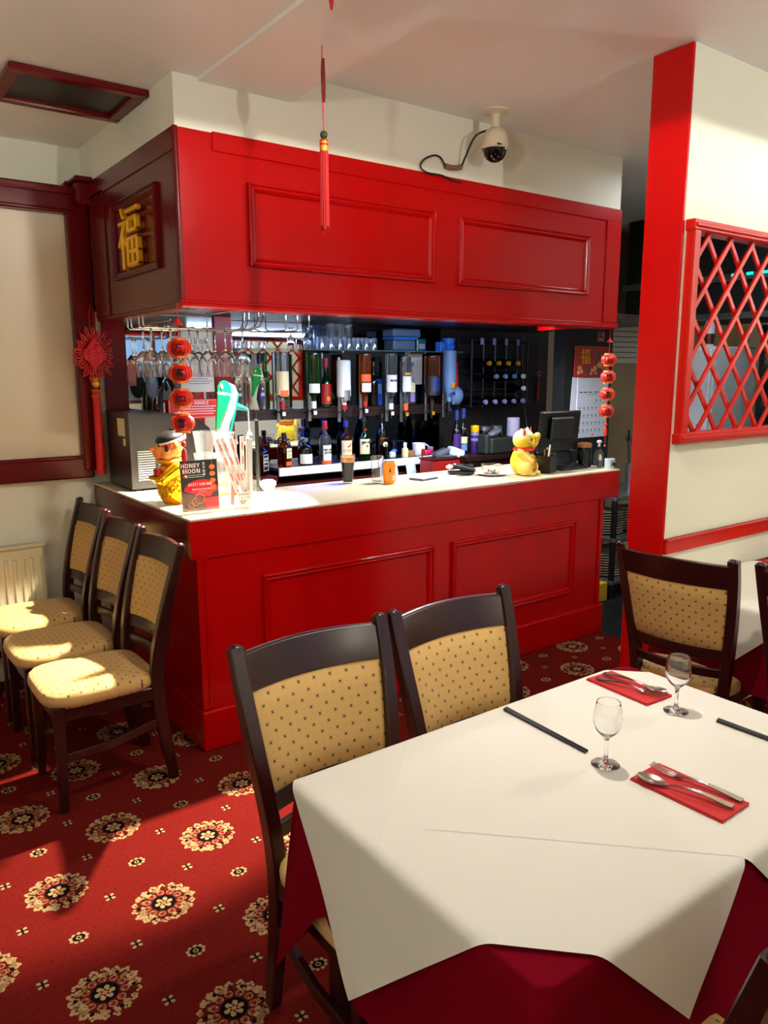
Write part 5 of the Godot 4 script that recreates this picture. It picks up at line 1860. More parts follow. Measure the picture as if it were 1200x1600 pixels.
func build_wine_rack() -> void:
	var x0 := 2.93
	var y0 := 1.375
	var w := 0.62
	var h := 0.52
	var o := thing("wine_rack", "black wire wine rack on the wall beside the bottle shelves", "wine rack", Vector3(x0, y0, -1.62))
	var mb := MB.new()
	mb.box(Vector3(w / 2, h / 2, 0.006), Vector3(w + 0.04, h + 0.04, 0.012), 0.002)
	obj("backboard", mb, M.black_wall, o)
	for k in 6:
		mb = MB.new()
		mb.box(Vector3(w * k / 5, h / 2, 0.14), Vector3(0.012, h, 0.02), 0.003)
		mb.box(Vector3(w * k / 5, 0.01, 0.07), Vector3(0.012, 0.016, 0.14), 0.003)
		mb.box(Vector3(w * k / 5, h - 0.01, 0.07), Vector3(0.012, 0.016, 0.14), 0.003)
		obj("upright", mb, M.steel_dark, o)
	for k in 5:
		mb = MB.new()
		mb.box(Vector3(w / 2, 0.012 + (h - 0.02) * k / 4, 0.135), Vector3(w, 0.012, 0.016), 0.003)
		mb.box(Vector3(w / 2, 0.012 + (h - 0.02) * k / 4, 0.05), Vector3(w, 0.012, 0.016), 0.003)
		obj("crossbar", mb, M.steel_dark, o)
	for k in 4:
		mb = MB.new()
		mb.box(Vector3(0.06 + w * 0.86 * k / 4.0 + 0.03, h - 0.012, 0.158), Vector3(0.034, 0.05, 0.003), 0.001)
		obj("price_tag", mb, M.lilac, o)
	# bottles lying neck first
	var make := func(x: float, y: float, cap_m: String, lb: String, grp: String) -> void:
		var b := thing("wine_bottle", lb, "bottle", Vector3(x, y, -1.602), 0, grp)
		var m := MB.new()
		m.lathe([Vector2(0, 0), Vector2(0.036, 0.0), Vector2(0.0375, 0.01), Vector2(0.0375, 0.12), Vector2(0.03, 0.15), Vector2(0.016, 0.18), Vector2(0.0145, 0.234), Vector2(0, 0.234)], 14, Transform3D(Basis(Vector3(1, 0, 0), PI / 2), Vector3.ZERO))
		obj("bottle_body", m, M.black_bottle, b)
		m = MB.new()
		m.lathe([Vector2(0.016, 0.232), Vector2(0.0195, 0.25), Vector2(0.0175, 0.256), Vector2(0, 0.256)], 14, Transform3D(Basis(Vector3(1, 0, 0), PI / 2), Vector3.ZERO))
		obj("capsule", m, M[cap_m], b)
	for k in 4:
		make.call(3.0 + 0.105 * k, 1.715, "gold_paint", "%s gold-capped wine bottle from the shelf side in the rack's top row" % ORD[k], "gold-capped wine bottles in the rack")
	for k in 4:
		make.call(3.08 + 0.1 * k, 1.615, "pale_blue" if k < 3 else "white", "%s pale blue-capped wine bottle from the shelf side in the rack" % ORD[k] if k < 3 else "wine bottle with white capsule at the end of the pale blue row", "pale-capped wine bottles in the rack")
	make.call(3.385, 1.52, "white", "single wine bottle with white capsule in the third rack row", "")
	for k in 5:
		make.call(2.97 + 0.103 * k, 1.42, "lilac", "%s lilac-capped wine bottle from the shelf side in the lowest rack row" % ORD[k], "lilac-capped wine bottles in the rack")

func lantern_string(called: String, label: String, at: Vector3, turn: float, glyphs: Array, size: float, pitch: float, first: float, tail: float) -> void:
	# at: where the string is fixed; lanterns are flattened paper lanterns seen face on
	var o := thing(called, label, "lantern string", at, turn)
	var mb := MB.new()
	mb.tube([Vector3.ZERO, Vector3(0, -first - pitch * (glyphs.size() - 1) - tail, 0)], 0.0016, 6)
	obj("cord", mb, M.silk_red, o)
	mb = MB.new()
	mb.lathe([Vector2(0, 0), Vector2(0.022, 0.002), Vector2(0.012, 0.012), Vector2(0.003, 0.03), Vector2(0, 0.03)], 12, T(0, -first * 0.45, 0))
	obj("top_bow", mb, M.silk_red, o)
	for k in glyphs.size():
		var y := -first - pitch * k
		var body := MB.new()
		var sq := Transform3D(Basis.from_scale(Vector3(1, 1, 0.36)), Vector3(0, y, 0))
		var r := size / 2
		var pr := []
		for i in 13:
			var a := -1.0 + 2.0 * i / 12
			pr.append(Vector2(r * pow(maxf(0.0, 1 - pow(absf(a * 0.86), 2.6)), 0.5), a * size * 0.31))
		body.lathe(pr, 28, sq)
		var lb := obj("lantern", body, M.lantern_red, o)
		for s in [-1.0, 1.0]:
			mb = MB.new()
			mb.lathe([Vector2(0, 0), Vector2(r * 0.62, 0.0), Vector2(r * 0.62, size * 0.1), Vector2(0, size * 0.1)], 20, Transform3D(Basis.from_scale(Vector3(1, 1, 0.36)), Vector3(0, y + (size * 0.3 if s > 0 else -size * 0.4), 0)))
			obj("rim", mb, M.lantern_rim, lb)
		for q in [-0.8, -0.58, 0.58, 0.8]:
			mb = MB.new()
			var pts := []
			for i in 13:
				var a := -0.95 + 1.9 * i / 12
				var rr := r * pow(maxf(0.0, 1 - pow(absf(a * 0.86), 2.6)), 0.5) + 0.0006
				var ang: float = PI / 2 - q * 1.25
				pts.append(Vector3(rr * cos(ang), y + a * size * 0.31, rr * sin(ang) * 0.36))
			mb.tube(pts, 0.0011, 5)
			obj("gold_line", mb, M.lantern_line, lb)
		mb = MB.new()
		mb.strokes(GLYPH[glyphs[k]], 0.1, size * 0.42, 0.004, T(0, y, r * 0.36 - 0.0015))
		obj("character", mb, M.ink, lb)
	var yb := -first - pitch * (glyphs.size() - 1)
	mb = MB.new()
	mb.ellipsoid(Vector3(0, yb - size * 0.85, 0), Vector3(0.011, 0.013, 0.011), 12)
	obj("bead", mb, M.lantern_red, o)
	mb = MB.new()
	mb.lathe([Vector2(0.0, -0.05), Vector2(0.012, -0.05), Vector2(0.011, -0.01), Vector2(0.003, 0.004), Vector2(0, 0.004)], 12, T(0, yb - size * 1.05, 0))
	obj("tassel", mb, M.silk_red, o)
	mb = MB.new()
	mb.ellipsoid(Vector3(0, yb - tail, 0), Vector3(0.008, 0.006, 0.006), 8)
	obj("end_charm", mb, M.lantern_rim, o)

func tap_lens(o: Node3D, at: Vector3, sc: float) -> void:
	# green face of a lager fount, wide and round at the top, running out to a point below
	var shape := PackedVector2Array([Vector2(-0.004, 0), Vector2(0.006, 0.0), Vector2(0.029, 0.055), Vector2(0.05, 0.09), Vector2(0.071, 0.133), Vector2(0.083, 0.165), Vector2(0.08, 0.197), Vector2(0.066, 0.22), Vector2(0.046, 0.228), Vector2(0.026, 0.22), Vector2(0.012, 0.195), Vector2(0.009, 0.16), Vector2(0.007, 0.12), Vector2(0.001, 0.065)])
	var p := PackedVector2Array()
	for q in shape:
		p.append(q * sc)
	var mb := MB.new()
	mb.extrude(p, 0.012 * sc, T(at.x, at.y, at.z))
	obj("lens_face", mb, M.tap_green, o)
	mb = MB.new()
	var g := PackedVector2Array()
	for q in shape:
		g.append((q + Vector2(0.005, -0.002)) * sc)
	mb.extrude(g, 0.008 * sc, T(at.x, at.y, at.z - 0.007 * sc))
	obj("lens_edge", mb, M.clear_edge, o)
	mb = MB.new()
	mb.text("Carlsberg", 0.0125 * sc, Transform3D(Basis(Vector3(0, 0, 1), -0.12), Vector3(at.x + 0.046 * sc, at.y + 0.165 * sc, at.z + 0.0122 * sc)), true)
	obj("lettering", mb, M.white, o)
	mb = MB.new()
	mb.ellipsoid(Vector3(at.x + 0.03 * sc, at.y + 0.198 * sc, at.z + 0.012 * sc), Vector3(0.008, 0.014, 0.003) * sc, 10)
	obj("badge", mb, M.cork, o)

func build_counter_things() -> void:
	var W := 1.0462
	var mb: MB
	# ice machine on the return
	var o := thing("ice_machine", "black countertop ice machine with a curved lid and pale vent slats", "ice machine", Vector3(0.283, W, -1.07))
	mb = MB.new()
	var prof := PackedVector2Array([Vector2(-0.225, 0.012), Vector2(0.225, 0.012), Vector2(0.225, 0.26), Vector2(0.2, 0.305), Vector2(0.15, 0.345), Vector2(0.08, 0.375), Vector2(-0.02, 0.39), Vector2(-0.225, 0.395)])
	mb.extrude(prof, 0.36, T(0, 0, -0.18))
	obj("housing", mb, M.charcoal, o)
	mb = MB.new()
	var lid := PackedVector2Array([Vector2(0.23, 0.262), Vector2(0.205, 0.31), Vector2(0.153, 0.351), Vector2(0.082, 0.382), Vector2(-0.02, 0.398), Vector2(-0.229, 0.403), Vector2(-0.229, 0.392), Vector2(-0.02, 0.387), Vector2(0.08, 0.371), Vector2(0.15, 0.341), Vector2(0.198, 0.301), Vector2(0.222, 0.258)])
	mb.extrude(lid, 0.37, T(0, 0, -0.185))
	obj("lid", mb, M.black_plastic, o)
	for c in 2:
		for k in 13:
			mb = MB.new()
			mb.box(Vector3(-0.145 + c * 0.108, 0.058 + k * 0.0122, 0.1815), Vector3(0.09, 0.0062, 0.004), 0.001)
			obj("vent_slat", mb, M.vent_light, o)
	mb = MB.new()
	mb.box(Vector3(-0.2265, 0.325, 0.06), Vector3(0.002, 0.09, 0.11))
	mb.box(Vector3(-0.2265, 0.25, 0.1), Vector3(0.002, 0.035, 0.03))
	obj("rating_label", mb, M.label_cream, o)
	for x in [-0.18, 0.18]:
		mb = MB.new()
		mb.box(Vector3(x, 0.007, 0.13), Vector3(0.03, 0.014, 0.03))
		mb.box(Vector3(x, 0.007, -0.13), Vector3(0.03, 0.014, 0.03))
		obj("foot", mb, M.black_plastic, o)

	# leaflet holder with the restaurant's leaflet
	o = thing("leaflet_holder", "clear acrylic leaflet holder at the worktop corner with a dark menu leaflet", "leaflet holder", Vector3(0.113, W, -0.135))
	mb = MB.new()
	mb.box(Vector3(0, 0.003, -0.01), Vector3(0.185, 0.004, 0.07), 0.001)
	mb.box(Vector3(0, 0.115, -0.012), Vector3(0.185, 0.225, 0.003), 0.001, TR(Vector3(0, 0, 0.0), Vector3(1, 0, 0), -0.06))
	mb.box(Vector3(0, 0.05, 0.016), Vector3(0.185, 0.095, 0.003), 0.001)
	mb.box(Vector3(-0.092, 0.04, 0.0), Vector3(0.003, 0.075, 0.04))
	mb.box(Vector3(0.092, 0.04, 0.0), Vector3(0.003, 0.075, 0.04))
	obj("acrylic_stand", mb, M.acrylic, o)
	var lf := thing("leaflet", "dark brown and red menu leaflet lettered HONEY MOON standing in the acrylic holder", "leaflet", Vector3(0.11, W + 0.006, -0.136), 0.0)
	lf.rotation.x = -0.06
	mb = MB.new()
	mb.box(Vector3(0, 0.112, 0), Vector3(0.17, 0.222, 0.004))
	obj("card", mb, M.leaflet_brown, lf)
	mb = MB.new()
	var fan_ := PackedVector2Array()
	for k in 13:
		var a := PI * (0.06 + 0.88 * k / 12.0)
		fan_.append(Vector2(0.005 + 0.082 * cos(a), 0.083 + 0.055 * sin(a)))
	fan_.append(Vector2(-0.03, 0.075))
	fan_.append(Vector2(-0.022, 0.062))
	fan_.append(Vector2(0.05, 0.062))
	fan_.append(Vector2(0.055, 0.075))
	mb.extrude(fan_, 0.0006, T(0, 0, 0.002))
	mb.box(Vector3(0.045, 0.03, 0.0023), Vector3(0.078, 0.055, 0.0006))
	obj("red_print", mb, M.leaflet_red, lf)
	mb = MB.new()
	mb.extrude(PackedVector2Array([Vector2(-0.083, 0.006), Vector2(0.02, 0.004), Vector2(0.015, 0.05), Vector2(-0.015, 0.068), Vector2(-0.045, 0.075), Vector2(-0.083, 0.085)]), 0.0006, T(0, 0, 0.0026))
	obj("food_print", mb, M.leaflet_photo, lf)
	mb = MB.new()
	for k in 3:
		mb.torus(Vector3.ZERO, 0.013 + 0.004 * k, 0.002, 14, 5, Transform3D(Basis(Vector3(1, 0, 0), PI / 2), Vector3(-0.045 + 0.02 * k, 0.03 + 0.012 * k, 0.0035)))
	obj("noodle_print", mb, M.calendar_peach, lf)
	mb = MB.new()
	mb.text("HONEY", 0.0195, T(-0.04, 0.2, 0.0026), true)
	mb.text("MOON", 0.0195, T(-0.036, 0.176, 0.0026), true)
	mb.text("01371 930 900", 0.0125, T(0.0, 0.117, 0.003), true)
	mb.text("Delivery Service", 0.0085, T(0.006, 0.096, 0.003), true)
	mb.box(Vector3(-0.025, 0.158, 0.0024), Vector3(0.09, 0.0016, 0.0006))
	mb.box(Vector3(-0.025, 0.15, 0.0024), Vector3(0.09, 0.0016, 0.0006))
	mb.box(Vector3(0.008, 0.084, 0.003), Vector3(0.04, 0.0014, 0.0006))
	var gl := ["yue", "wan", "ru", "shi"]
	for k in 4:
		mb.strokes(GLYPH[gl[k]], 0.13, 0.013, 0.0006, T(0.022, 0.206 - 0.0155 * k, 0.0022))
	obj("lettering", mb, M.white, lf)
	mb = MB.new()
	for k in 4:
		mb.ellipsoid(Vector3(0.06, 0.19 - 0.03 * k, 0.0024), Vector3(0.014, 0.011, 0.0008), 12)
	mb.box(Vector3(0.06, 0.205, 0.0024), Vector3(0.0012, 0.03, 0.0006))
	obj("lantern_print", mb, M.lantern_rim, lf)

	# straws in a clear box beside it
	o = thing("straw_holder", "clear acrylic box with price ticket holding wrapped straws", "straw holder", Vector3(0.3, W, -0.165))
	mb = MB.new()
	for e in [[0, 0.002, 0, 0.15, 0.004, 0.085], [0, 0.055, 0.041, 0.15, 0.11, 0.003], [0, 0.08, -0.041, 0.15, 0.16, 0.003], [-0.074, 0.06, 0, 0.003, 0.12, 0.08], [0.074, 0.06, 0, 0.003, 0.12, 0.08]]:
		mb.box(Vector3(e[0], e[1], e[2]), Vector3(e[3], e[4], e[5]), 0.0008)
	obj("acrylic_box", mb, M.acrylic, o)
	mb = MB.new()
	mb.box(Vector3(0.012, 0.055, 0.0435), Vector3(0.075, 0.034, 0.0015))
	obj("price_ticket", mb, M.paper, o)
	mb = MB.new()
	mb.text("STRAWS", 0.012, T(0.012, 0.062, 0.0443), true)
	mb.text("£ 2.90", 0.012, T(0.018, 0.047, 0.0443), true)
	obj("lettering", mb, M.ink_grey, o)
	var tops := [[-0.085, 0.315, 0.02, 0.0], [-0.066, 0.318, 0.05, 0.01], [-0.045, 0.312, 0.06, -0.01], [-0.03, 0.318, 0.045, 0.02], [0.012, 0.305, -0.02, -0.02], [0.035, 0.318, 0.028, 0.0], [0.058, 0.31, 0.045, 0.015], [0.075, 0.315, 0.06, -0.02], [0.066, 0.306, 0.052, 0.022]]
	for k in tops.size():
		var e: Array = tops[k]
		var s := thing("drinking_straw", ["paper-wrapped straw leaning out over the leaflet", "paper-wrapped straw second from the leaflet", "paper-wrapped straw third from the leaflet, leaning across", "paper-wrapped straw fourth from the leaflet, leaning across", "paper-wrapped straw leaning the other way in the middle of the box", "paper-wrapped straw standing almost upright beside the middle", "upright white straw in front at the box's far end", "upright white straw at the very end of the box", "white straw tucked behind the end of the box"][k], "straw", Vector3(0.3, W, -0.165), 0.0, "wrapped straws in the acrylic box")
		mb = MB.new()
		var a := Vector3(e[2], 0.008, e[3])
		var b := Vector3(e[0], e[1], e[3] - 0.015)
		mb.bar([a, a.lerp(b, 0.5), b], func(_t): return Vector2(0.017, 0.009), Vector3.RIGHT)
		obj("wrapper", mb, M.paper if k != 4 else M.straw_pink, s)
		for q in [0.18, 0.42, 0.66, 0.86]:
			mb = MB.new()
			var c := a.lerp(b, q)
			var d := (b - a).normalized()
			mb.box(Vector3.ZERO, Vector3(0.009, 0.035, 0.0011), 0.0, Transform3D(Basis(Vector3(0, 0, 1), atan2(-d.x, d.y)), c + Vector3(0, 0, 0.005)))
			if k < 6:
				obj("pink_print", mb, M.straw_pink, s)

	# plastic cups behind
	for k in 2:
		var px: float = [0.232, 0.31][k]
		o = thing("plastic_cup", ["tall ribbed plastic cup behind the leaflet, next to the lanterns' tail", "stack of clear plastic cups behind the straws"][k], "cup", Vector3(px, W, -0.36 + 0.04 * k))
		mb = MB.new()
		for q in 3:
			mb.lathe([Vector2(0, 0.0), Vector2(0.034, 0.0), Vector2(0.052, 0.13), Vector2(0.054, 0.131), Vector2(0.053, 0.135), Vector2(0.05, 0.131), Vector2(0.0325, 0.004), Vector2(0, 0.004)], 20, T(0, q * 0.1, 0) if k == 0 else T(0, q * 0.098, 0))
		obj("cup", mb, M.cup_plastic, o)

	# lager taps
	o = thing("beer_tap", "large green lager tap with clear edge and white lettering behind the straws", "beer tap", Vector3(0.42, W, -0.47))
	mb = MB.new()
	mb.lathe([Vector2(0, 0), Vector2(0.05, 0), Vector2(0.05, 0.008), Vector2(0.025, 0.02), Vector2(0.02, 0.25), Vector2(0, 0.25)], 20, T(-0.015, 0, -0.01))
	obj("column", mb, M.chrome, o)
	tap_lens(o, Vector3(-0.09, 0.338, 0.03), 1.0)
	mb = MB.new()
	mb.extrude(PackedVector2Array([Vector2(-0.085, 0.336), Vector2(-0.035, 0.228), Vector2(-0.02, 0.354), Vector2(0.01, 0.424), Vector2(0.03, 0.504), Vector2(0.017, 0.54), Vector2(-0.015, 0.555), Vector2(-0.002, 0.52), Vector2(-0.008, 0.474), Vector2(-0.06, 0.394)]), 0.02, T(0, 0, 0.005))
	obj("clear_edge", mb, M.clear_edge, o)
	mb = MB.new()
	var body := []
	for q in [[-0.015, 0.215, 0.021], [-0.02, 0.284, 0.022], [0.0, 0.364, 0.024], [0.02, 0.434, 0.024], [0.033, 0.5, 0.02], [0.03, 0.525, 0.01]]:
		var ring := PackedVector3Array()
		for j in 16:
			var a := TAU * j / 16
			ring.append(Vector3(q[0] + q[2] * cos(a), q[1], -0.015 + q[2] * 0.8 * sin(a)))
		body.append(ring)
	mb.loft(body)
	obj("tap_body", mb, M.tap_teal, o)
	mb = MB.new()
	mb.tube([Vector3(0.035, 0.44, -0.015), Vector3(0.07, 0.43, -0.015), Vector3(0.1, 0.42, -0.015)], 0.02, 12, 0.008)
	obj("spout", mb, M.tap_teal, o)
	mb = MB.new()
	mb.tube([Vector3(0.103, 0.42, -0.015), Vector3(0.106, 0.31, -0.015)], 0.005, 10)
	mb.lathe([Vector2(0, -0.0), Vector2(0.018, 0.0), Vector2(0.006, 0.025), Vector2(0, 0.025)], 12, T(0.106, 0.295, -0.015))
	obj("nozzle", mb, M.acrylic, o)
	o = thing("beer_tap", "smaller slanting green and clear lager tap before the vodka bottles", "beer tap", Vector3(0.6, W, -0.55))
	mb = MB.new()
	mb.lathe([Vector2(0, 0), Vector2(0.04, 0), Vector2(0.04, 0.008), Vector2(0.012, 0.02), Vector2(0.009, 0.36), Vector2(0.018, 0.37), Vector2(0.018, 0.415), Vector2(0, 0.415)], 18)
	obj("column", mb, M.black_plastic, o)
	tap_lens(o, Vector3(-0.028, 0.48, 0.012), 0.66)
	mb = MB.new()
	mb.tube([Vector3(0.0, 0.41, 0), Vector3(-0.012, 0.47, 0.0), Vector3(0.008, 0.55, 0.0), Vector3(0.026, 0.61, 0.0)], 0.016, 12, 0.008)
	obj("clear_edge", mb, M.clear_edge, o)
	o = thing("beer_tap", "black beer tap with round badge standing behind the ice machine", "beer tap", Vector3(0.36, W, -1.3), 0.4)
	mb = MB.new()
	mb.lathe([Vector2(0, 0), Vector2(0.05, 0), Vector2(0.05, 0.01), Vector2(0.028, 0.03), Vector2(0.03, 0.35), Vector2(0, 0.36)], 18)
	mb.tube([Vector3(0, 0.35, 0), Vector3(0.0, 0.5, 0.01), Vector3(0.03, 0.57, 0.02), Vector3(0.085, 0.57, 0.02), Vector3(0.12, 0.5, 0.02)], 0.034, 12, 0.016)
	obj("column", mb, M.black_bottle, o)
	mb = MB.new()
	mb.ellipsoid(Vector3(-0.05, 0.53, 0.02), Vector3(0.045, 0.075, 0.016), 18)
	obj("badge", mb, M.grey_plastic, o)

	# drinks
	o = thing("cola_glass", "pint glass of dark cola with a tan froth on the worktop", "glass of cola", Vector3(1.115, W, -0.49))
	mb = MB.new()
	mb.lathe([Vector2(0, 0.0), Vector2(0.027, 0.0), Vector2(0.029, 0.006), Vector2(0.032, 0.06), Vector2(0.0385, 0.12), Vector2(0.0405, 0.135), Vector2(0.04, 0.16), Vector2(0.039, 0.161), Vector2(0.038, 0.16), Vector2(0.0385, 0.135), Vector2(0.0365, 0.12), Vector2(0.03, 0.06), Vector2(0.027, 0.01), Vector2(0, 0.009)], 28)
	obj("glass", mb, M.thin_glass, o)
	mb = MB.new()
	mb.lathe([Vector2(0, 0.0105), Vector2(0.0262, 0.0105), Vector2(0.0296, 0.06), Vector2(0.0358, 0.118), Vector2(0, 0.119)], 24)
	obj("cola", mb, M.cola_dark, o)
	mb = MB.new()
	mb.lathe([Vector2(0, 0.119), Vector2(0.0362, 0.119), Vector2(0.038, 0.135), Vector2(0.0376, 0.146), Vector2(0, 0.148)], 24)
	obj("froth", mb, M.froth, o)
	o = lathe_thing("tall_glass", "empty tall glass standing just behind the orange drink can", "glass", Vector3(1.25, W, -0.4), tumbler(0.029, 0.037, 0.15), "glass", "", 28)
	o = thing("drink_can", "orange soft drink can beside the empty tall glass", "can", Vector3(1.278, W, -0.345), 0.3)
	o.position.x = 1.292
	mb = MB.new()
	mb.lathe([Vector2(0, 0.003), Vector2(0.024, 0.0), Vector2(0.027, 0.004), Vector2(0.0335, 0.013), Vector2(0.0335, 0.108), Vector2(0.028, 0.121)], 28)
	obj("can_body", mb, M.can_orange, o)
	mb = MB.new()
	mb.lathe([Vector2(0.028, 0.12), Vector2(0.0285, 0.1235), Vector2(0.026, 0.124), Vector2(0.0245, 0.119), Vector2(0, 0.119)], 24)
	mb.box(Vector3(0, 0.121, 0.006), Vector3(0.012, 0.0015, 0.02), 0.0005)
	obj("lid", mb, M.steel, o)
	mb = MB.new()
	mb.ellipsoid(Vector3(-0.024, 0.075, 0.024), Vector3(0.007, 0.012, 0.004), 10)
	mb.ellipsoid(Vector3(0.022, 0.098, 0.0245), Vector3(0.006, 0.005, 0.003), 10)
	obj("purple_print", mb, M.purple, o)
	mb = MB.new()
	mb.box(Vector3(-0.006, 0.035, 0.0332), Vector3(0.014, 0.026, 0.002))
	mb.box(Vector3(0.018, 0.034, 0.028), Vector3(0.01, 0.04, 0.002))
	obj("white_print", mb, M.white, o)

	# papers, pad, card reader
	o = thing("order_pad", "dark order pad under loose white papers in the middle of the worktop", "order pad", Vector3(1.555, W, -0.37), 0.25)
	mb = MB.new()
	mb.box(Vector3(0, 0.006, 0), Vector3(0.15, 0.011, 0.1), 0.003)
	obj("pad", mb, M.grey_plastic, o)
	mb = MB.new()
	mb.box(Vector3(0, 0.0125, 0), Vector3(0.13, 0.002, 0.085), 0.0006)
	obj("top_sheet", mb, M.paper_cool, o)
	for k in 3:
		mb = MB.new()
		mb.box(Vector3(0, 0.0015 + 0.0022 * k, 0), Vector3(0.2, 0.002, 0.12), 0.0006)
		var s := obj("paper_sheet", mb, M.paper)
		s.position = Vector3(1.735 + 0.015 * k, W + 0.0001, -0.4 - 0.01 * k)
		s.rotation.y = 0.2 - 0.18 * k
		tag(s, ["lowest loose white paper between the order pad and card reader", "middle loose white paper between the order pad and card reader", "topmost loose white paper between the order pad and card reader"][k], "paper", "loose papers on the worktop")
	o = thing("card_reader", "black and white card reader resting on its holder beyond the papers", "card reader", Vector3(1.84, W + 0.007, -0.37), -0.5)
	mb = MB.new()
	mb.box(Vector3(0, 0.01, 0), Vector3(0.15, 0.018, 0.075), 0.006)
	obj("holder", mb, M.black_plastic, o)
	mb = MB.new()
	mb.box(Vector3(0.0, 0.042, 0), Vector3(0.15, 0.028, 0.07), 0.01, TR(Vector3(0, 0.0, 0), Vector3(0, 0, 1), -0.22))
	obj("reader_body", mb, M.charcoal, o)
	mb = MB.new()
	mb.box(Vector3(-0.03, 0.072, 0), Vector3(0.055, 0.018, 0.066), 0.006, TR(Vector3.ZERO, Vector3(0, 0, 1), 0.5))
	obj("white_top", mb, M.white, o)
	mb = MB.new()
	mb.box(Vector3(0.03, 0.06, 0), Vector3(0.06, 0.004, 0.05), 0.001, TR(Vector3.ZERO, Vector3(0, 0, 1), -0.22))
	obj("keypad", mb, M.black_plastic, o)
	o = thing("stapler", "black stapler with a yellow end lying beyond the card reader", "stapler", Vector3(1.96, W, -0.45), 0.35)
	mb = MB.new()
	mb.box(Vector3(0, 0.012, 0), Vector3(0.14, 0.014, 0.03), 0.004)
	mb.box(Vector3(0, 0.035, 0), Vector3(0.14, 0.018, 0.028), 0.007, TR(Vector3.ZERO, Vector3(0, 0, 1), 0.1))
	mb.box(Vector3(-0.06, 0.022, 0), Vector3(0.02, 0.03, 0.026), 0.004)
	obj("stapler_body", mb, M.black_plastic, o)
	mb = MB.new()
	mb.box(Vector3(0.03, 0.006, 0.03), Vector3(0.05, 0.01, 0.022), 0.003)
	obj("yellow_tab", mb, M.yellow, o)
	o = thing("saucer", "white saucer under the glass bowl beside the cat", "saucer", Vector3(1.985, W, -0.262))
	mb = MB.new()
	mb.lathe([Vector2(0, 0), Vector2(0.045, 0), Vector2(0.05, 0.003), Vector2(0.086, 0.013), Vector2(0.09, 0.016), Vector2(0.085, 0.016), Vector2(0.05, 0.008), Vector2(0, 0.006)], 32)
	obj("dish", mb, M.white, o)
	o = thing("glass_bowl", "small glass bowl of wrapped mints on the white saucer", "bowl", Vector3(1.985, W + 0.0062, -0.262))
	mb = MB.new()
	mb.lathe([Vector2(0, 0.0005), Vector2(0.042, 0.0005), Vector2(0.047, 0.006), Vector2(0.062, 0.058), Vector2(0.0605, 0.06), Vector2(0.059, 0.058), Vector2(0.0435, 0.008), Vector2(0, 0.006)], 28)
	obj("bowl", mb, M.glass, o)
	var rng := RandomNumberGenerator.new()
	rng.seed = 12
	for k in 12:
		var a := TAU * k / 7.0
		var r := 0.02 if k < 7 else 0.012
		var s := thing("mint", "wrapped mint in the small glass bowl", "sweet", Vector3(1.985 + r * cos(a) * 1.2, W + (0.0185 if k < 7 else 0.03), -0.262 + r * sin(a) * 1.2), rng.randf() * 3, "wrapped mints in the glass bowl")
		mb = MB.new()
		mb.ellipsoid(Vector3.ZERO, Vector3(0.011, 0.007, 0.009), 10)
		obj("sweet", mb, [M.paper, M.straw_pink, M.label_green][k % 3], s)
	# white funnel at the worktop's inner edge
	o = thing("spoon_rest", "white oval dish at the worktop's inner edge beside the straws", "dish", Vector3(0.64, W, -0.52), 0.3)
	mb = MB.new()
	mb.lathe([Vector2(0, 0), Vector2(0.03, 0), Vector2(0.05, 0.03), Vector2(0.05, 0.045), Vector2(0.03, 0.056), Vector2(0, 0.058)], 24, Transform3D(Basis.from_scale(Vector3(1.0, 1, 0.7)), Vector3.ZERO))
	obj("dish", mb, M.white, o)

	# pen cup, till, jars at the far end
	o = thing("pen_cup", "black square pen cup next to the lucky cat", "pen cup", Vector3(2.345, W, -0.16), 0.35)
	mb = MB.new()
	for e in [[0, 0.004, 0, 0.105, 0.008, 0.09], [0, 0.052, 0.043, 0.105, 0.104, 0.005], [0, 0.052, -0.043, 0.105, 0.104, 0.005], [-0.05, 0.052, 0, 0.005, 0.104, 0.085], [0.05, 0.052, 0, 0.005, 0.104, 0.085]]:
		mb.box(Vector3(e[0], e[1], e[2]), Vector3(e[3], e[4], e[5]), 0.001)
	obj("cup", mb, M.black_plastic, o)
	for k in 3:
		var pe := thing("pen", ["brown pencil leaning in the black pen cup", "thin silver-topped pen in the black pen cup", "fat cream pen leaning in the black pen cup"][k], "pen", Vector3(2.345, W + 0.008, -0.16), 0.35, "pens in the black cup")
		mb = MB.new()
		var x: float = [-0.025, 0.0, 0.018][k]
		mb.tube([Vector3(x, 0.001, 0), Vector3(x + [-0.02, -0.003, 0.022][k], [0.125, 0.13, 0.145][k], 0.005)], [0.004, 0.004, 0.006][k], 8)
		obj("barrel", mb, [M.cork, M.black_plastic, M.label_cream][k], pe)
		mb = MB.new()
		mb.ellipsoid(Vector3(x + [-0.02, -0.003, 0.022][k], [0.128, 0.136, 0.15][k], 0.005), Vector3(0.005, 0.01, 0.005), 8)
		obj("tip", mb, [M.cork, M.white, M.white][k], pe)
	o = thing("till_terminal", "black touchscreen till on a slanted stand, its back to the room", "till", Vector3(2.57, W, -0.235), 0.0)
	mb = MB.new()
	mb.box(Vector3(-0.04, 0.235, -0.02), Vector3(0.36, 0.255, 0.03), 0.008, TR(Vector3(0, 0.0, 0.0), Vector3(1, 0, 0), 0.1))
	obj("screen_case", mb, M.black_plastic, o)
	mb = MB.new()
	mb.box(Vector3(-0.05, 0.26, 0.012), Vector3(0.2, 0.14, 0.022), 0.008, TR(Vector3(0, 0.0, 0.0), Vector3(1, 0, 0), 0.1))
	obj("rear_cover", mb, M.charcoal, o)
	mb = MB.new()
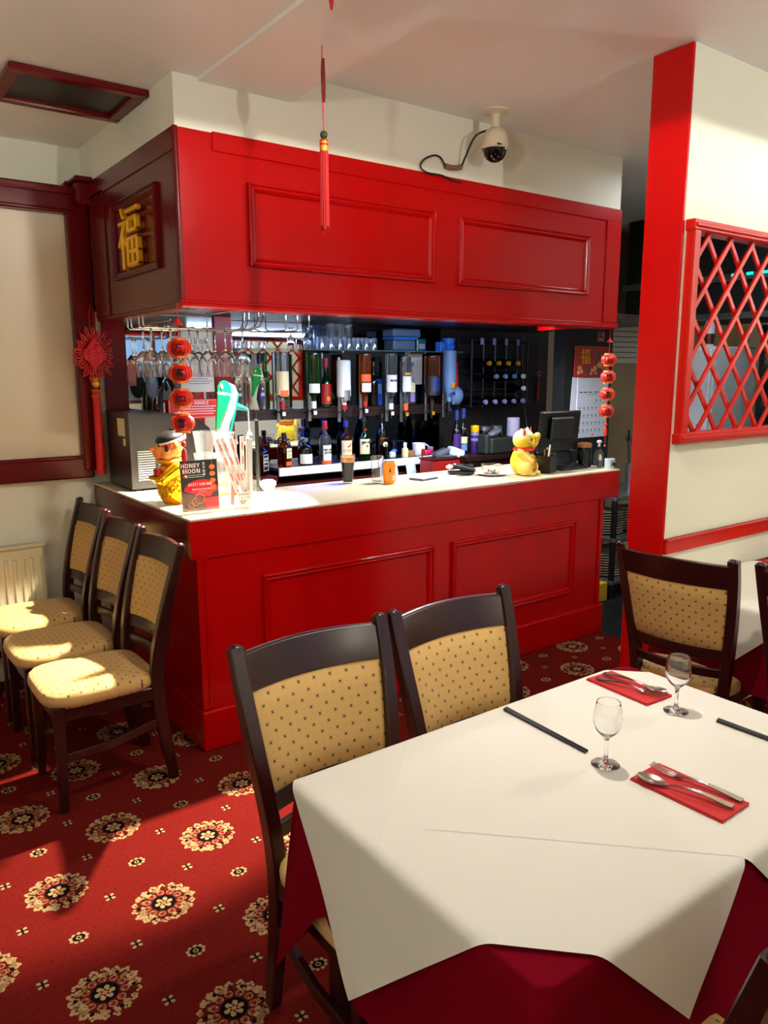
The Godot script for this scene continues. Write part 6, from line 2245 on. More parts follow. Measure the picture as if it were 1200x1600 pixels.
	mb.extrude(PackedVector2Array([Vector2(-0.10, 0.012), Vector2(0.1, 0.012), Vector2(0.1, 0.02), Vector2(0.03, 0.04), Vector2(-0.02, 0.2), Vector2(-0.07, 0.2)]), 0.14, Transform3D(Basis(Vector3.UP, -PI / 2), Vector3(0.1, 0, -0.02)))
	mb.box(Vector3(0.02, 0.007, 0), Vector3(0.24, 0.013, 0.2), 0.004)
	obj("stand", mb, M.dark_slate, o)
	mb = MB.new()
	for k in 4:
		mb.box(Vector3(-0.19, 0.2 + 0.02 * k, 0.004 + 0.002 * k), Vector3(0.01, 0.006, 0.02))
	mb.box(Vector3(-0.2, 0.358, 0.02), Vector3(0.012, 0.006, 0.012))
	obj("ports", mb, M.vent_light, o)
	o = thing("coffee_jar", "dark ribbed jar with a brown lid beyond the till", "jar", Vector3(2.745, W, -0.2))
	mb = MB.new()
	var jp := [Vector2(0, 0), Vector2(0.04, 0)]
	for k in 6:
		jp += [Vector2(0.046, 0.008 + k * 0.02), Vector2(0.043, 0.018 + k * 0.02)]
	jp += [Vector2(0.04, 0.13), Vector2(0, 0.13)]
	mb.lathe(jp, 24)
	obj("jar", mb, M.black_bottle, o)
	mb = MB.new()
	mb.lathe([Vector2(0.047, 0.128), Vector2(0.047, 0.15), Vector2(0.04, 0.154), Vector2(0, 0.154)], 24)
	obj("lid", mb, M.cork, o)
	o = lathe_thing("spice_bottle", "little cream-capped bottle between the ribbed jar and the printed mug", "bottle", Vector3(2.79, W, -0.11), [Vector2(0, 0), Vector2(0.014, 0), Vector2(0.015, 0.04), Vector2(0.008, 0.05), Vector2(0, 0.05)], "grey_plastic")
	mb = MB.new()
	mb.lathe([Vector2(0.011, 0.048), Vector2(0.012, 0.062), Vector2(0.006, 0.085), Vector2(0, 0.086)], 14)
	obj("cap", mb, M.label_cream, o)
	o = lathe_thing("coffee_mug", "silver-grey mug printed with a black diamond emblem at the counter end", "mug", Vector3(2.815, W, -0.06), tumbler(0.03, 0.032, 0.062, 0.004), "vent_light")
	o.position = Vector3(2.805, W, -0.045)
	mb = MB.new()
	mb.torus(Vector3.ZERO, 0.015, 0.0035, 16, 6, Transform3D(Basis(Vector3(1, 0, 0), PI / 2), Vector3(0.04, 0.032, 0)))
	obj("handle", mb, M.vent_light, o)
	mb = MB.new()
	mb.box(Vector3.ZERO, Vector3(0.024, 0.024, 0.003), 0.0, Transform3D(Basis(Vector3(0, 0, 1), PI / 4), Vector3(0.002, 0.032, 0.031)))
	mb.box(Vector3(-0.017, 0.032, 0.0262), Vector3(0.003, 0.04, 0.003))
	obj("emblem", mb, M.ink, o)
	o = lathe_thing("sanitiser_bottle", "clear plastic pump bottle with dark neck at the counter end", "bottle", Vector3(2.815, W, -0.14), [Vector2(0, 0), Vector2(0.028, 0), Vector2(0.03, 0.02), Vector2(0.03, 0.085), Vector2(0.02, 0.105), Vector2(0.009, 0.115), Vector2(0, 0.115)], "cup_plastic")
	mb = MB.new()
	mb.lathe([Vector2(0.011, 0.112), Vector2(0.011, 0.13), Vector2(0.005, 0.134), Vector2(0, 0.134)], 14)
	obj("neck", mb, M.black_plastic, o)
	mb = MB.new()
	mb.tube([Vector3(0, 0.13, 0), Vector3(0, 0.158, 0), Vector3(-0.022, 0.166, 0.006)], 0.0075, 8)
	mb.ellipsoid(Vector3(0, 0.163, 0), Vector3(0.022, 0.011, 0.013), 12)
	obj("pump", mb, M.white, o)

	# back counter behind the till: table with machines and jars
	var bc := thing("side_counter", "low dark side counter behind the worktop under the wine rack", "counter", Vector3(3.015, 0, -1.32))
	mb = MB.new()
	mb.box(Vector3(0.0, 1.03, 0), Vector3(0.96, 0.04, 0.5), 0.004)
	obj("top", mb, M.shelf_dark, bc)
	mb = MB.new()
	mb.box(Vector3(0.0, 0.505, -0.02), Vector3(0.94, 1.01, 0.42), 0.004)
	obj("body", mb, M.shelf_red, bc)
	var ySide := 1.05
	bottle("wine_bottle", "tall dark wine bottle with purple and red label on the side counter", "wine bottles on the side counter", Vector3(2.6, ySide, -1.27), {"r": 0.034, "h": 0.32, "nr": 0.013, "neck": 0.1, "kind": "slope", "m": "black_bottle", "cap": "label_blue", "caph": 0.07, "lab": [[0.04, 0.15, "purple", 1.4], [0.015, 0.045, "label_red", 1.4]]})
	bottle("wine_bottle", "dark wine bottle with cream and pale blue label on the side counter", "wine bottles on the side counter", Vector3(2.675, ySide, -1.28), {"r": 0.033, "h": 0.33, "nr": 0.013, "neck": 0.1, "kind": "slope", "m": "black_bottle", "cap": "label_blue", "caph": 0.07, "lab": [[0.075, 0.125, "label_cream", 1.4], [0.02, 0.07, "pale_blue", 1.4]]})
	o = lathe_thing("spray_can", "spray can with gold lid and purple print on the side counter", "spray can", Vector3(2.775, ySide, -1.26), [Vector2(0, 0), Vector2(0.03, 0), Vector2(0.031, 0.005), Vector2(0.031, 0.16), Vector2(0, 0.165)], "purple")
	mb = MB.new()
	mb.lathe([Vector2(0.032, 0.155), Vector2(0.032, 0.2), Vector2(0.028, 0.205), Vector2(0, 0.205)], 20)
	obj("lid", mb, M.gold, o)
	mb = MB.new()
	mb.lathe([Vector2(0.0315, 0.13), Vector2(0.0315, 0.152)], 20)
	mb.lathe([Vector2(0.0315, 0.09), Vector2(0.0315, 0.11)], 20)
	obj("band", mb, M.lilac, o)
	for k in 2:
		o = lathe_thing("storage_jar", ["dark glass jar with silver lid beside the spray can", "dark glass jar with silver lid beside the white paper roll"][k], "jar", Vector3(2.885 + 0.12 * k, ySide, -1.27), [Vector2(0, 0), Vector2(0.048, 0), Vector2(0.05, 0.01), Vector2(0.05, 0.14), Vector2(0.04, 0.165), Vector2(0, 0.165)], "black_bottle", "silver-lidded jars on the side counter")
		mb = MB.new()
		mb.lathe([Vector2(0.043, 0.163), Vector2(0.043, 0.19), Vector2(0.038, 0.194), Vector2(0, 0.194)], 20)
		obj("lid", mb, M.steel_dull, o)
	o = lathe_thing("paper_roll", "white paper roll standing on a cup behind the cat", "paper roll", Vector3(3.16, ySide, -1.24), [Vector2(0, 0), Vector2(0.055, 0), Vector2(0.058, 0.09), Vector2(0.05, 0.092), Vector2(0.05, 0.25), Vector2(0.02, 0.251), Vector2(0.02, 0.2), Vector2(0, 0.2)], "lilac_white")
	o = thing("receipt_printer", "dark grey receipt printer on the side counter behind the bowl", "printer", Vector3(2.87, ySide, -1.13), 0.05)
	mb = MB.new()
	mb.box(Vector3(0.03, 0.06, 0), Vector3(0.28, 0.12, 0.12), 0.012)
	mb.box(Vector3(-0.13, 0.075, 0), Vector3(0.05, 0.15, 0.1), 0.014)
	obj("case", mb, M.slate_green, o)
	mb = MB.new()
	mb.box(Vector3(0.04, 0.122, 0.0), Vector3(0.16, 0.006, 0.05), 0.002)
	obj("paper_slot", mb, M.black_plastic, o)
	o = thing("plastic_bag", "crumpled grey plastic bag on top of the receipt printer", "bag", Vector3(2.86, ySide + 0.124, -1.13))
	mb = MB.new()
	mb.ellipsoid(Vector3(0.0, 0.025, 0), Vector3(0.07, 0.026, 0.04), 14, Transform3D(Basis(Vector3(0, 0, 1), 0.3), Vector3(0, 0.006, 0)))
	obj("bag", mb, M.grey_plastic, o)
	o = thing("red_tray", "dark red box tray on the side counter below the grey machine", "tray", Vector3(2.42, 0.93, -1.24))
	mb = MB.new()
	mb.box(Vector3(0, 0.05, 0), Vector3(0.26, 0.1, 0.16), 0.008)
	obj("box", mb, M.label_red, o)
	mb = MB.new()
	mb.box(Vector3(0, 0.105, 0), Vector3(0.275, 0.012, 0.175), 0.004)
	obj("rim", mb, M.shelf_red, o)
	o = thing("tray_stand", "dark cabinet carrying the red tray beside the bottle shelf", "cabinet", Vector3(2.41, 0, -1.26))
	mb = MB.new()
	mb.box(Vector3(0, 0.465, 0), Vector3(0.2, 0.93, 0.24), 0.004)
	obj("cabinet", mb, M.shelf_red, o)
	o = thing("card_terminal", "grey card terminal with white paper roll lying on the red tray", "card terminal", Vector3(2.46, 1.0415, -1.22), -0.25)
	mb = MB.new()
	mb.box(Vector3(-0.03, 0.04, 0), Vector3(0.12, 0.05, 0.09), 0.016, TR(Vector3.ZERO, Vector3(0, 0, 1), 0.35))
	mb.box(Vector3(0, 0.008, 0), Vector3(0.14, 0.016, 0.09), 0.006)
	obj("case", mb, M.grey_plastic, o)
	mb = MB.new()
	mb.box(Vector3(0.06, 0.05, 0.0), Vector3(0.12, 0.07, 0.085), 0.012, TR(Vector3.ZERO, Vector3(0, 0, 1), -0.35))
	obj("white_cover", mb, M.paper_cool, o)

func build_hanging() -> void:
	var mb: MB
	lantern_string("lantern_string", "string of four red paper lanterns hanging from the canopy's corner over the gold figurine", Vector3(0.03, 1.914, -0.105), deg_to_rad(-36), ["wan", "shi", "ru", "yi"], 0.104, 0.103, 0.165, 0.23)
	lantern_string("lantern_string", "string of four red paper lanterns hanging at the canopy end beside the calendar", Vector3(2.845, 1.914, -0.12), deg_to_rad(-36), ["xin", "xiang", "shi", "cheng"], 0.1, 0.107, 0.19, 0.22)

	# knot ornament beside the canopy
	var o := thing("knot_ornament", "big red looped knot ornament with gold bead and long tassel at the canopy's back corner", "knot ornament", Vector3(0.012, 2.0, -1.25), 0.35)
	mb = MB.new()
	mb.tube([Vector3(-0.015, -0.13, 0.0), Vector3(-0.012, -0.05, 0.0), Vector3(0.0, 0.0, 0.0), Vector3(0.016, -0.04, 0.0), Vector3(0.02, -0.13, 0.0)], 0.004, 6)
	obj("hanging_loop", mb, M.silk_dark, o)
	mb = MB.new()
	for i in 9:
		var u := -0.048 + 0.012 * i
		for s in [0, 1]:
			var line := []
			for q in 13:
				var w := -0.054 + 0.009 * q
				var p := Vector2(u, w) if s == 0 else Vector2(w, u)
				var z := 0.009 + 0.004 * (1.0 if (i + q + s) % 2 else -1.0)
				line.append(Vector3((p.x - p.y) * 0.7071, -0.255 + (p.x + p.y) * 0.78, z))
			mb.tube(line, 0.0064, 6)
	mb.ellipsoid(Vector3(0, -0.255, -0.002), Vector3(0.05, 0.06, 0.01), 16)
	obj("knot", mb, M.silk_red, o)
	mb = MB.new()
	for i in 54:
		var a := TAU * i / 54.0
		var ring := 0.052 + 0.016 * (i % 3)
		var zz := 0.012 * ((i % 3) - 1)
		var c := Vector3(cos(a) * ring, -0.255 + sin(a) * ring * 1.2, zz)
		var d := Vector3(cos(a), sin(a) * 1.1, 0)
		var w := Vector3(-sin(a), cos(a), 0) * 0.009
		var len := 0.036 + 0.012 * sin(i * 2.7)
		mb.tube([c - w * 0.6, c + d * len * 0.6 - w, c + d * len + Vector3(0, 0, 0.01 * sin(i * 1.9)), c + d * len * 0.6 + w, c + w * 0.6], 0.0042, 5)
	obj("loops", mb, M.silk_red, o)
	mb = MB.new()
	mb.tube([Vector3(-0.07, -0.2, 0), Vector3(-0.12, -0.25, 0.0), Vector3(-0.125, -0.31, 0), Vector3(-0.07, -0.3, 0)], 0.0035, 5)
	obj("loose_loop", mb, M.silk_red, o)
	mb = MB.new()
	mb.torus(Vector3(0, -0.385, 0), 0.012, 0.009, 16, 8)
	mb.ellipsoid(Vector3(0, -0.41, 0), Vector3(0.02, 0.022, 0.02), 14)
	obj("bead", mb, M.gold_paint, o)
	mb = MB.new()
	mb.lathe([Vector2(0, 0.46), Vector2(0.02, 0.455), Vector2(0.0225, 0.42), Vector2(0.02, 0.39), Vector2(0.022, 0.2), Vector2(0.027, 0.0), Vector2(0, 0.0)], 16, Transform3D(Basis.from_scale(Vector3(1, 1, 1)), Vector3(0, -0.895, 0)))
	obj("tassel", mb, M.silk_red, o)
	for y in [-0.445, -0.475]:
		mb = MB.new()
		mb.torus(Vector3(0, y, 0), 0.0215, 0.003, 18, 6)
		obj("gold_band", mb, M.gold_paint, o)

	# ornament hanging from the beam in front of the canopy
	o = thing("hanging_tassel", "long red tassel with green bead hanging from the ceiling beam before the canopy", "tassel ornament", Vector3(0.368, 2.785, 0.5))
	mb = MB.new()
	mb.tube([Vector3.ZERO, Vector3(0.0, -0.05, 0)], 0.0016, 6)
	mb.tube([Vector3(0.0, -0.19, 0), Vector3(0.003, -0.282, 0)], 0.0018, 6)
	mb.tube([Vector3(0.003, -0.19, 0), Vector3(0.004, -0.282, 0)], 0.0014, 6)
	obj("cord", mb, M.silk_red, o)
	mb = MB.new()
	var leaf := PackedVector2Array([Vector2(0, -0.19), Vector2(0.03, -0.16), Vector2(0.042, -0.12), Vector2(0.03, -0.08), Vector2(0, -0.045), Vector2(-0.03, -0.08), Vector2(-0.042, -0.12), Vector2(-0.03, -0.16)])
	mb.extrude(leaf, 0.011, Transform3D(Basis(Vector3.UP, deg_to_rad(54)), Vector3(-0.005, 0, 0.004)))
	obj("charm", mb, M.silk_dark, o)
	mb = MB.new()
	mb.ellipsoid(Vector3(0.003, -0.295, 0), Vector3(0.014, 0.0145, 0.014), 16)
	obj("bead", mb, M.jade, o)
	mb = MB.new()
	mb.lathe([Vector2(0, -0.045), Vector2(0.0155, -0.045), Vector2(0.0155, -0.004), Vector2(0.013, 0.0), Vector2(0, 0.0)], 16, T(0.003, -0.311, 0))
	obj("collar", mb, M.silk_red, o)
	mb = MB.new()
	mb.lathe([Vector2(0.0158, -0.014), Vector2(0.0158, -0.008)], 16, T(0.003, -0.311, 0))
	mb.lathe([Vector2(0.0158, -0.04), Vector2(0.0158, -0.022)], 16, T(0.003, -0.311, 0))
	obj("gold_band", mb, M.gold_paint, o)
	mb = MB.new()
	for i in 42:
		var a := i * 2.4
		var r := 0.0145 * sqrt((i + 0.5) / 42.0)
		var end := -0.615 - 0.006 * sin(i * 3.1) - (0.02 if i == 7 else 0.0)
		mb.tube([Vector3(0.003 + r * cos(a), -0.35, r * sin(a)), Vector3(0.003 + r * 1.05 * cos(a), -0.5, r * 1.05 * sin(a)), Vector3(0.003 + r * 1.12 * cos(a), end, r * 1.12 * sin(a))], 0.0026, 4)
	obj("threads", mb, M.silk_red, o)
	o = thing("hanging_tassel", "second red tassel whose tip just shows at the top edge of the view", "tassel ornament", Vector3(0.154, 2.785, 0.9))
	mb = MB.new()
	mb.lathe([Vector2(0, -0.075), Vector2(0.004, -0.075), Vector2(0.011, -0.03), Vector2(0.008, -0.01), Vector2(0, 0)], 12)
	obj("threads", mb, M.silk_red, o)

	# dome camera
	o = thing("dome_camera", "cream dome security camera on a short ceiling bracket", "security camera", Vector3(1.62, 2.9, 0.085))
	mb = MB.new()
	mb.lathe([Vector2(0, -0.016), Vector2(0.03, -0.016), Vector2(0.066, -0.008), Vector2(0.07, -0.003), Vector2(0.07, 0.0), Vector2(0, 0.0)], 32)
	mb.lathe([Vector2(0.024, -0.09), Vector2(0.02, -0.05), Vector2(0.024, -0.014)], 20)
	obj("mount", mb, M.camera_white, o)
	mb = MB.new()
	var dome := [Vector2(0.062, -0.176), Vector2(0.067, -0.172), Vector2(0.0685, -0.15), Vector2(0.064, -0.12), Vector2(0.05, -0.094), Vector2(0.03, -0.078), Vector2(0, -0.075)]
	mb.lathe(dome, 32)
	obj("housing", mb, M.camera_white, o)
	mb = MB.new()
	mb.lathe([Vector2(0, -0.236), Vector2(0.02, -0.233), Vector2(0.04, -0.222), Vector2(0.053, -0.204), Vector2(0.059, -0.176), Vector2(0, -0.17)], 32)
	obj("smoked_dome", mb, M.dark_glass, o)
	mb = MB.new()
	mb.ellipsoid(Vector3(-0.035, -0.166, 0.058), Vector3(0.006, 0.006, 0.003), 10)
	mb.box(Vector3(-0.012, -0.166, 0.0665), Vector3(0.022, 0.007, 0.003), 0.001, Transform3D(Basis(Vector3.UP, -0.25), Vector3.ZERO))
	obj("maker_mark", mb, M.ink, o)
	o = thing("camera_cable", "black camera cable with a taped joint looping down to the canopy top", "cable", Vector3(0, 0, 0))
	mb = MB.new()
	var cv := Curve3D.new()
	var ps := [Vector3(1.61, 2.815, 0.09), Vector3(1.545, 2.79, 0.03), Vector3(1.53, 2.7, -0.03), Vector3(1.53, 2.655, -0.06)]
	for p in ps:
		cv.add_point(p)
	var dn := []
	for k in ps.size():
		dn.append(ps[k])
	mb.tube(smooth(dn), 0.0055, 7)
	mb.tube(smooth([Vector3(1.43, 2.652, -0.066), Vector3(1.4, 2.685, -0.066), Vector3(1.36, 2.69, -0.066), Vector3(1.3, 2.665, -0.066), Vector3(1.27, 2.625, -0.062), Vector3(1.3, 2.6, -0.05), Vector3(1.4, 2.603, -0.06), Vector3(1.46, 2.59, -0.056), Vector3(1.52, 2.585, -0.05)]), 0.0045, 7)
	obj("cable", mb, M.black_plastic, o)
	mb = MB.new()
	mb.tube([Vector3(1.43, 2.652, -0.066), Vector3(1.46, 2.648, -0.064), Vector3(1.5, 2.652, -0.062), Vector3(1.53, 2.66, -0.06)], 0.013, 10)
	obj("tape", mb, M.tape, o)

	# glass racks under the canopy and the wine glasses in them
	for r in 2:
		o = thing("glass_rack", ["chrome wire glass rack full of wine glasses over the ice machine", "short chrome wire glass rack with no glasses by the second upright"][r], "glass rack", Vector3.ZERO)
		var lines := [[Vector3(0.09, 1.868, -0.62), Vector3(0.09, 1.868, -1.12), 0], [Vector3(0.09, 0, 0), Vector3.ZERO, 0]]
		if r == 0:
			for k in 4:
				var z: float = [-0.672, -0.728, -0.842, -0.898][k]
				mb = MB.new()
				mb.tube([Vector3(0.085, 1.975, z), Vector3(0.085, 1.872, z), Vector3(0.095, 1.862, z), Vector3(0.64, 1.862, z), Vector3(0.70, 1.885, z), Vector3(0.72, 1.93, z), Vector3(0.72, 1.975, z)], 0.004, 8)
				obj("rail", mb, M.chrome, o)
			for x in [0.12, 0.6]:
				mb = MB.new()
				mb.tube([Vector3(x, 1.975, -0.64), Vector3(x, 1.965, -0.65), Vector3(x, 1.965, -1.1), Vector3(x, 1.975, -1.11)], 0.004, 8)
				obj("crossbar", mb, M.chrome, o)
		else:
			for k in 3:
				var x := 0.86 + 0.075 * k
				mb = MB.new()
				mb.tube([Vector3(x + 0.09, 1.975, -0.85), Vector3(x + 0.09, 1.885, -0.85), Vector3(x + 0.085, 1.878, -0.86), Vector3(x + 0.02, 1.878, -1.12), Vector3(x, 1.9, -1.2), Vector3(x, 1.975, -1.2)], 0.004, 8)
				obj("rail", mb, M.chrome, o)
	var wg: Node3D
	var n := 0
	for row in 2:
		for k in 6:
			var at := Vector3(0.13 + 0.096 * k + 0.02 * row, 1.867, -0.70 - 0.17 * row)
			var lb := "%s upside-down wine glass from the canopy side in the rack's %s row" % [ORD[k], "front" if row == 0 else "rear"]
			if n == 0:
				wg = thing("hanging_wine_glass", lb, "wine glass", at, 0, "wine glasses hanging in the chrome rack")
				mb = MB.new()
				mb.lathe([Vector2(0, -0.115), Vector2(0.014, -0.12), Vector2(0.036, -0.142), Vector2(0.0455, -0.172), Vector2(0.0435, -0.205), Vector2(0.0375, -0.24), Vector2(0.039, -0.24), Vector2(0.045, -0.205), Vector2(0.047, -0.172), Vector2(0.038, -0.139), Vector2(0.016, -0.114), Vector2(0.0055, -0.104), Vector2(0.004, -0.08), Vector2(0.004, -0.02), Vector2(0.008, -0.004), Vector2(0.032, 0.0), Vector2(0.032, 0.003), Vector2(0, 0.004)], 20, Transform3D(), 0, TAU, 1.2)
				obj("glass", mb, M.glass, wg)
			else:
				dup(wg, at, 0, lb, "wine glasses hanging in the chrome rack")
			n += 1

	# notices on the first mirror
	o = thing("age_notice", "pale paper notice about looking under 21 taped to the first mirror", "notice", Vector3(0.642, 1.715, -1.379))
	mb = MB.new()
	mb.box(Vector3.ZERO, Vector3(0.21, 0.36, 0.002))
	obj("sheet", mb, M.paper, o)
	mb = MB.new()
	mb.text("you look", 0.034, T(-0.015, 0.115, 0.001))
	mb.text("21?", 0.034, T(0.01, 0.07, 0.001))
	for k in 3:
		mb.box(Vector3(0.01, 0.03 - 0.016 * k, 0.0012), Vector3(0.12, 0.003, 0.0008))
	for k in 5:
		mb.box(Vector3(0.01, -0.075 - 0.014 * k, 0.0012), Vector3(0.15 - 0.02 * (k % 3), 0.003, 0.0008))
	obj("lettering", mb, M.ink_grey, o)
	o = thing("advice_notice", "red notice headed ADVICE below the pale paper on the first mirror", "notice", Vector3(0.6, 1.437, -1.358))
	mb = MB.new()
	mb.box(Vector3.ZERO, Vector3(0.31, 0.11, 0.004))
	obj("sheet", mb, M.notice_red, o)
	mb = MB.new()
	mb.text("ADVICE", 0.019, T(0.05, 0.034, 0.002), true)
	for k in 4:
		mb.box(Vector3(0.02, 0.014 - 0.0145 * k, 0.0024), Vector3(0.24 - 0.03 * (k % 2), 0.0045, 0.001))
	for q in [[0, 0.05, 0.296, 0.002], [0, -0.05, 0.296, 0.002], [-0.148, 0, 0.002, 0.1], [0.148, 0, 0.002, 0.1]]:
		mb.box(Vector3(q[0], q[1], 0.0023), Vector3(q[2], q[3], 0.0008))
	obj("lettering", mb, M.white, o)
	o = thing("pink_lady_reflection", "flat cut-out standing for the reflection of a lady in pink in the first mirror", "picture", Vector3(0.252, 1.66, -1.378))  # flat figure in place of a reflection in the mirror
	mb = MB.new()
	mb.extrude(PackedVector2Array([Vector2(-0.022, -0.085), Vector2(0.02, -0.085), Vector2(0.024, -0.02), Vector2(0.03, -0.015), Vector2(0.022, 0.03), Vector2(0.008, 0.04), Vector2(-0.01, 0.04), Vector2(-0.022, 0.028), Vector2(-0.02, -0.03)]), 0.004)
	obj("dress", mb, M.calendar_pink, o)
	mb = MB.new()
	mb.ellipsoid(Vector3(0.0, 0.052, 0.002), Vector3(0.011, 0.014, 0.004), 12)
	obj("face", mb, M.calendar_peach, o)
	mb = MB.new()
	mb.ellipsoid(Vector3(0.0, 0.063, 0.001), Vector3(0.016, 0.013, 0.004), 12)
	mb.ellipsoid(Vector3(0.004, 0.078, 0.001), Vector3(0.009, 0.008, 0.004), 10)
	obj("hair", mb, M.ink, o)

	# dark pier with the calendar
	slab("wall_pier", Vector3(3.165, 0, -0.86), Vector3(3.695, 2.9, -0.75), M.black_wall)
	o = thing("calendar", "wall calendar with red fortune picture above a white month sheet", "calendar", Vector3(3.45, 1.5, -0.747))
	mb = MB.new()
	mb.box(Vector3(0, 0.222, 0.004), Vector3(0.385, 0.225, 0.006), 0.001)
	obj("picture_board", mb, M.calendar_red, o)
	mb = MB.new()
	mb.box(Vector3(0.025, -0.115, 0.006), Vector3(0.35, 0.44, 0.006), 0.001)
	mb.box(Vector3(-0.03, -0.1, 0.002), Vector3(0.36, 0.4, 0.003), 0.001, TR(Vector3.ZERO, Vector3(0, 0, 1), -0.06))
	obj("month_sheets", mb, M.paper_cool, o)
	mb = MB.new()
	mb.strokes(GLYPH["fu"], 0.1, 0.105, 0.004, T(-0.075, 0.26, 0.007))
	obj("character", mb, M.gold_paint, o)
	var rng := RandomNumberGenerator.new()
	rng.seed = 4
	mb = MB.new()
	for k in 14:
		mb.ellipsoid(Vector3(rng.randf_range(-0.17, 0.17), 0.135 + rng.randf_range(0, 0.05), 0.007), Vector3(rng.randf_range(0.01, 0.025), rng.randf_range(0.008, 0.018), 0.001), 10)
	mb.ellipsoid(Vector3(0.09, 0.205, 0.0072), Vector3(0.035, 0.03, 0.001), 14)
	obj("pale_print", mb, M.calendar_peach, o)
	mb = MB.new()
	mb.ellipsoid(Vector3(0.09, 0.235, 0.007), Vector3(0.06, 0.05, 0.001), 16)
	mb.ellipsoid(Vector3(0.09, 0.15, 0.0071), Vector3(0.04, 0.04, 0.001), 14)
	mb.ellipsoid(Vector3(-0.04, 0.16, 0.0071), Vector3(0.04, 0.035, 0.001), 14)
	for k in 8:
		mb.ellipsoid(Vector3(rng.randf_range(-0.02, 0.18), rng.randf_range(0.24, 0.32), 0.0068), Vector3(rng.randf_range(0.012, 0.03), rng.randf_range(0.008, 0.014), 0.001), 10)
	obj("dark_print", mb, M.calendar_mauve, o)
	mb = MB.new()
	for k in 6:
		mb.box(Vector3(-0.11 + 0.053 * k + (0.012 if k > 2 else 0.0), 0.0, 0.0092), Vector3(0.04, 0.009, 0.0006))
	mb.box(Vector3(0.02, -0.016, 0.0092), Vector3(0.12, 0.003, 0.0006))
	for a in 5:
		for b in 7:
			if a * 7 + b < 4 or a * 7 + b > 33:
				continue
			mb.box(Vector3(-0.115 + 0.046 * b, -0.06 - 0.055 * a, 0.0092), Vector3(0.012, 0.012, 0.0006))
			mb.box(Vector3(-0.115 + 0.046 * b, -0.075 - 0.055 * a, 0.0092), Vector3(0.02, 0.003, 0.0006))
	obj("month_print", mb, M.ink_grey, o)
	mb = MB.new()
	mb.box(Vector3(0.04, -0.318, 0.0092), Vector3(0.014, 0.014, 0.0006))
	obj("red_mark", mb, M.notice_red, o)
	o = thing("small_poster", "small dark red card above the calendar on the black pier", "card", Vector3(3.55, 1.905, -0.747))
	mb = MB.new()
	mb.box(Vector3.ZERO, Vector3(0.085, 0.075, 0.004), 0.001)
	obj("card", mb, M.calendar_mauve, o)
	mb = MB.new()
	mb.ellipsoid(Vector3(0.02, 0.018, 0.002), Vector3(0.014, 0.014, 0.001), 10)
	mb.box(Vector3(0, -0.02, 0.0022), Vector3(0.05, 0.012, 0.0006))
	obj("print", mb, M.calendar_pink, o)
	# cable and dark pendant in the black recess
	o = thing("wall_cable", "thin pale cable running down the dark recess beside the wine rack", "cable", Vector3(3.62, 1.05, -1.6))
	mb = MB.new()
	mb.tube(smooth([Vector3(0, 0.9, 0), Vector3(0.005, 0.6, 0), Vector3(0.03, 0.3, 0.01), Vector3(0.08, 0.0, 0.03)]), 0.004, 6)
	obj("cable", mb, M.grey_plastic, o)
	o = thing("dark_pendant", "small dark red tassel pendant hanging in the black recess", "tassel ornament", Vector3(3.82, 1.64, -1.6))
	mb = MB.new()
	mb.lathe([Vector2(0, -0.24), Vector2(0.016, -0.24), Vector2(0.012, -0.06), Vector2(0.004, -0.04), Vector2(0, -0.04)], 10)
	mb.tube([Vector3(0, -0.04, 0), Vector3(0, 0.26, 0)], 0.002, 5)
	obj("threads", mb, M.silk_dark, o)
	mb = MB.new()
	for s in [-1.0, 1.0]:
		for k in 2:
			mb.box(Vector3(s * 0.012, -0.02 + 0.035 * k, 0.01), Vector3(0.028, 0.008, 0.004), 0.001, TR(Vector3(0, 0, 0), Vector3(0, 0, 1), 0.0) * Transform3D(Basis(Vector3(0, 0, 1), -s * 0.7), Vector3(0, 0, 0)))
	obj("charm", mb, M.lilac, o)

func smooth(p: Array) -> Array:  # Catmull-Rom through the points
	var out := []
	for i in p.size() - 1:
		for k in 6:
			var t := k / 6.0
			var a: Vector3 = p[i]
			out.append(a.cubic_interpolate(p[i + 1], p[maxi(i - 1, 0)], p[mini(i + 2, p.size() - 1)], t))
	out.append(p[-1])
	return out

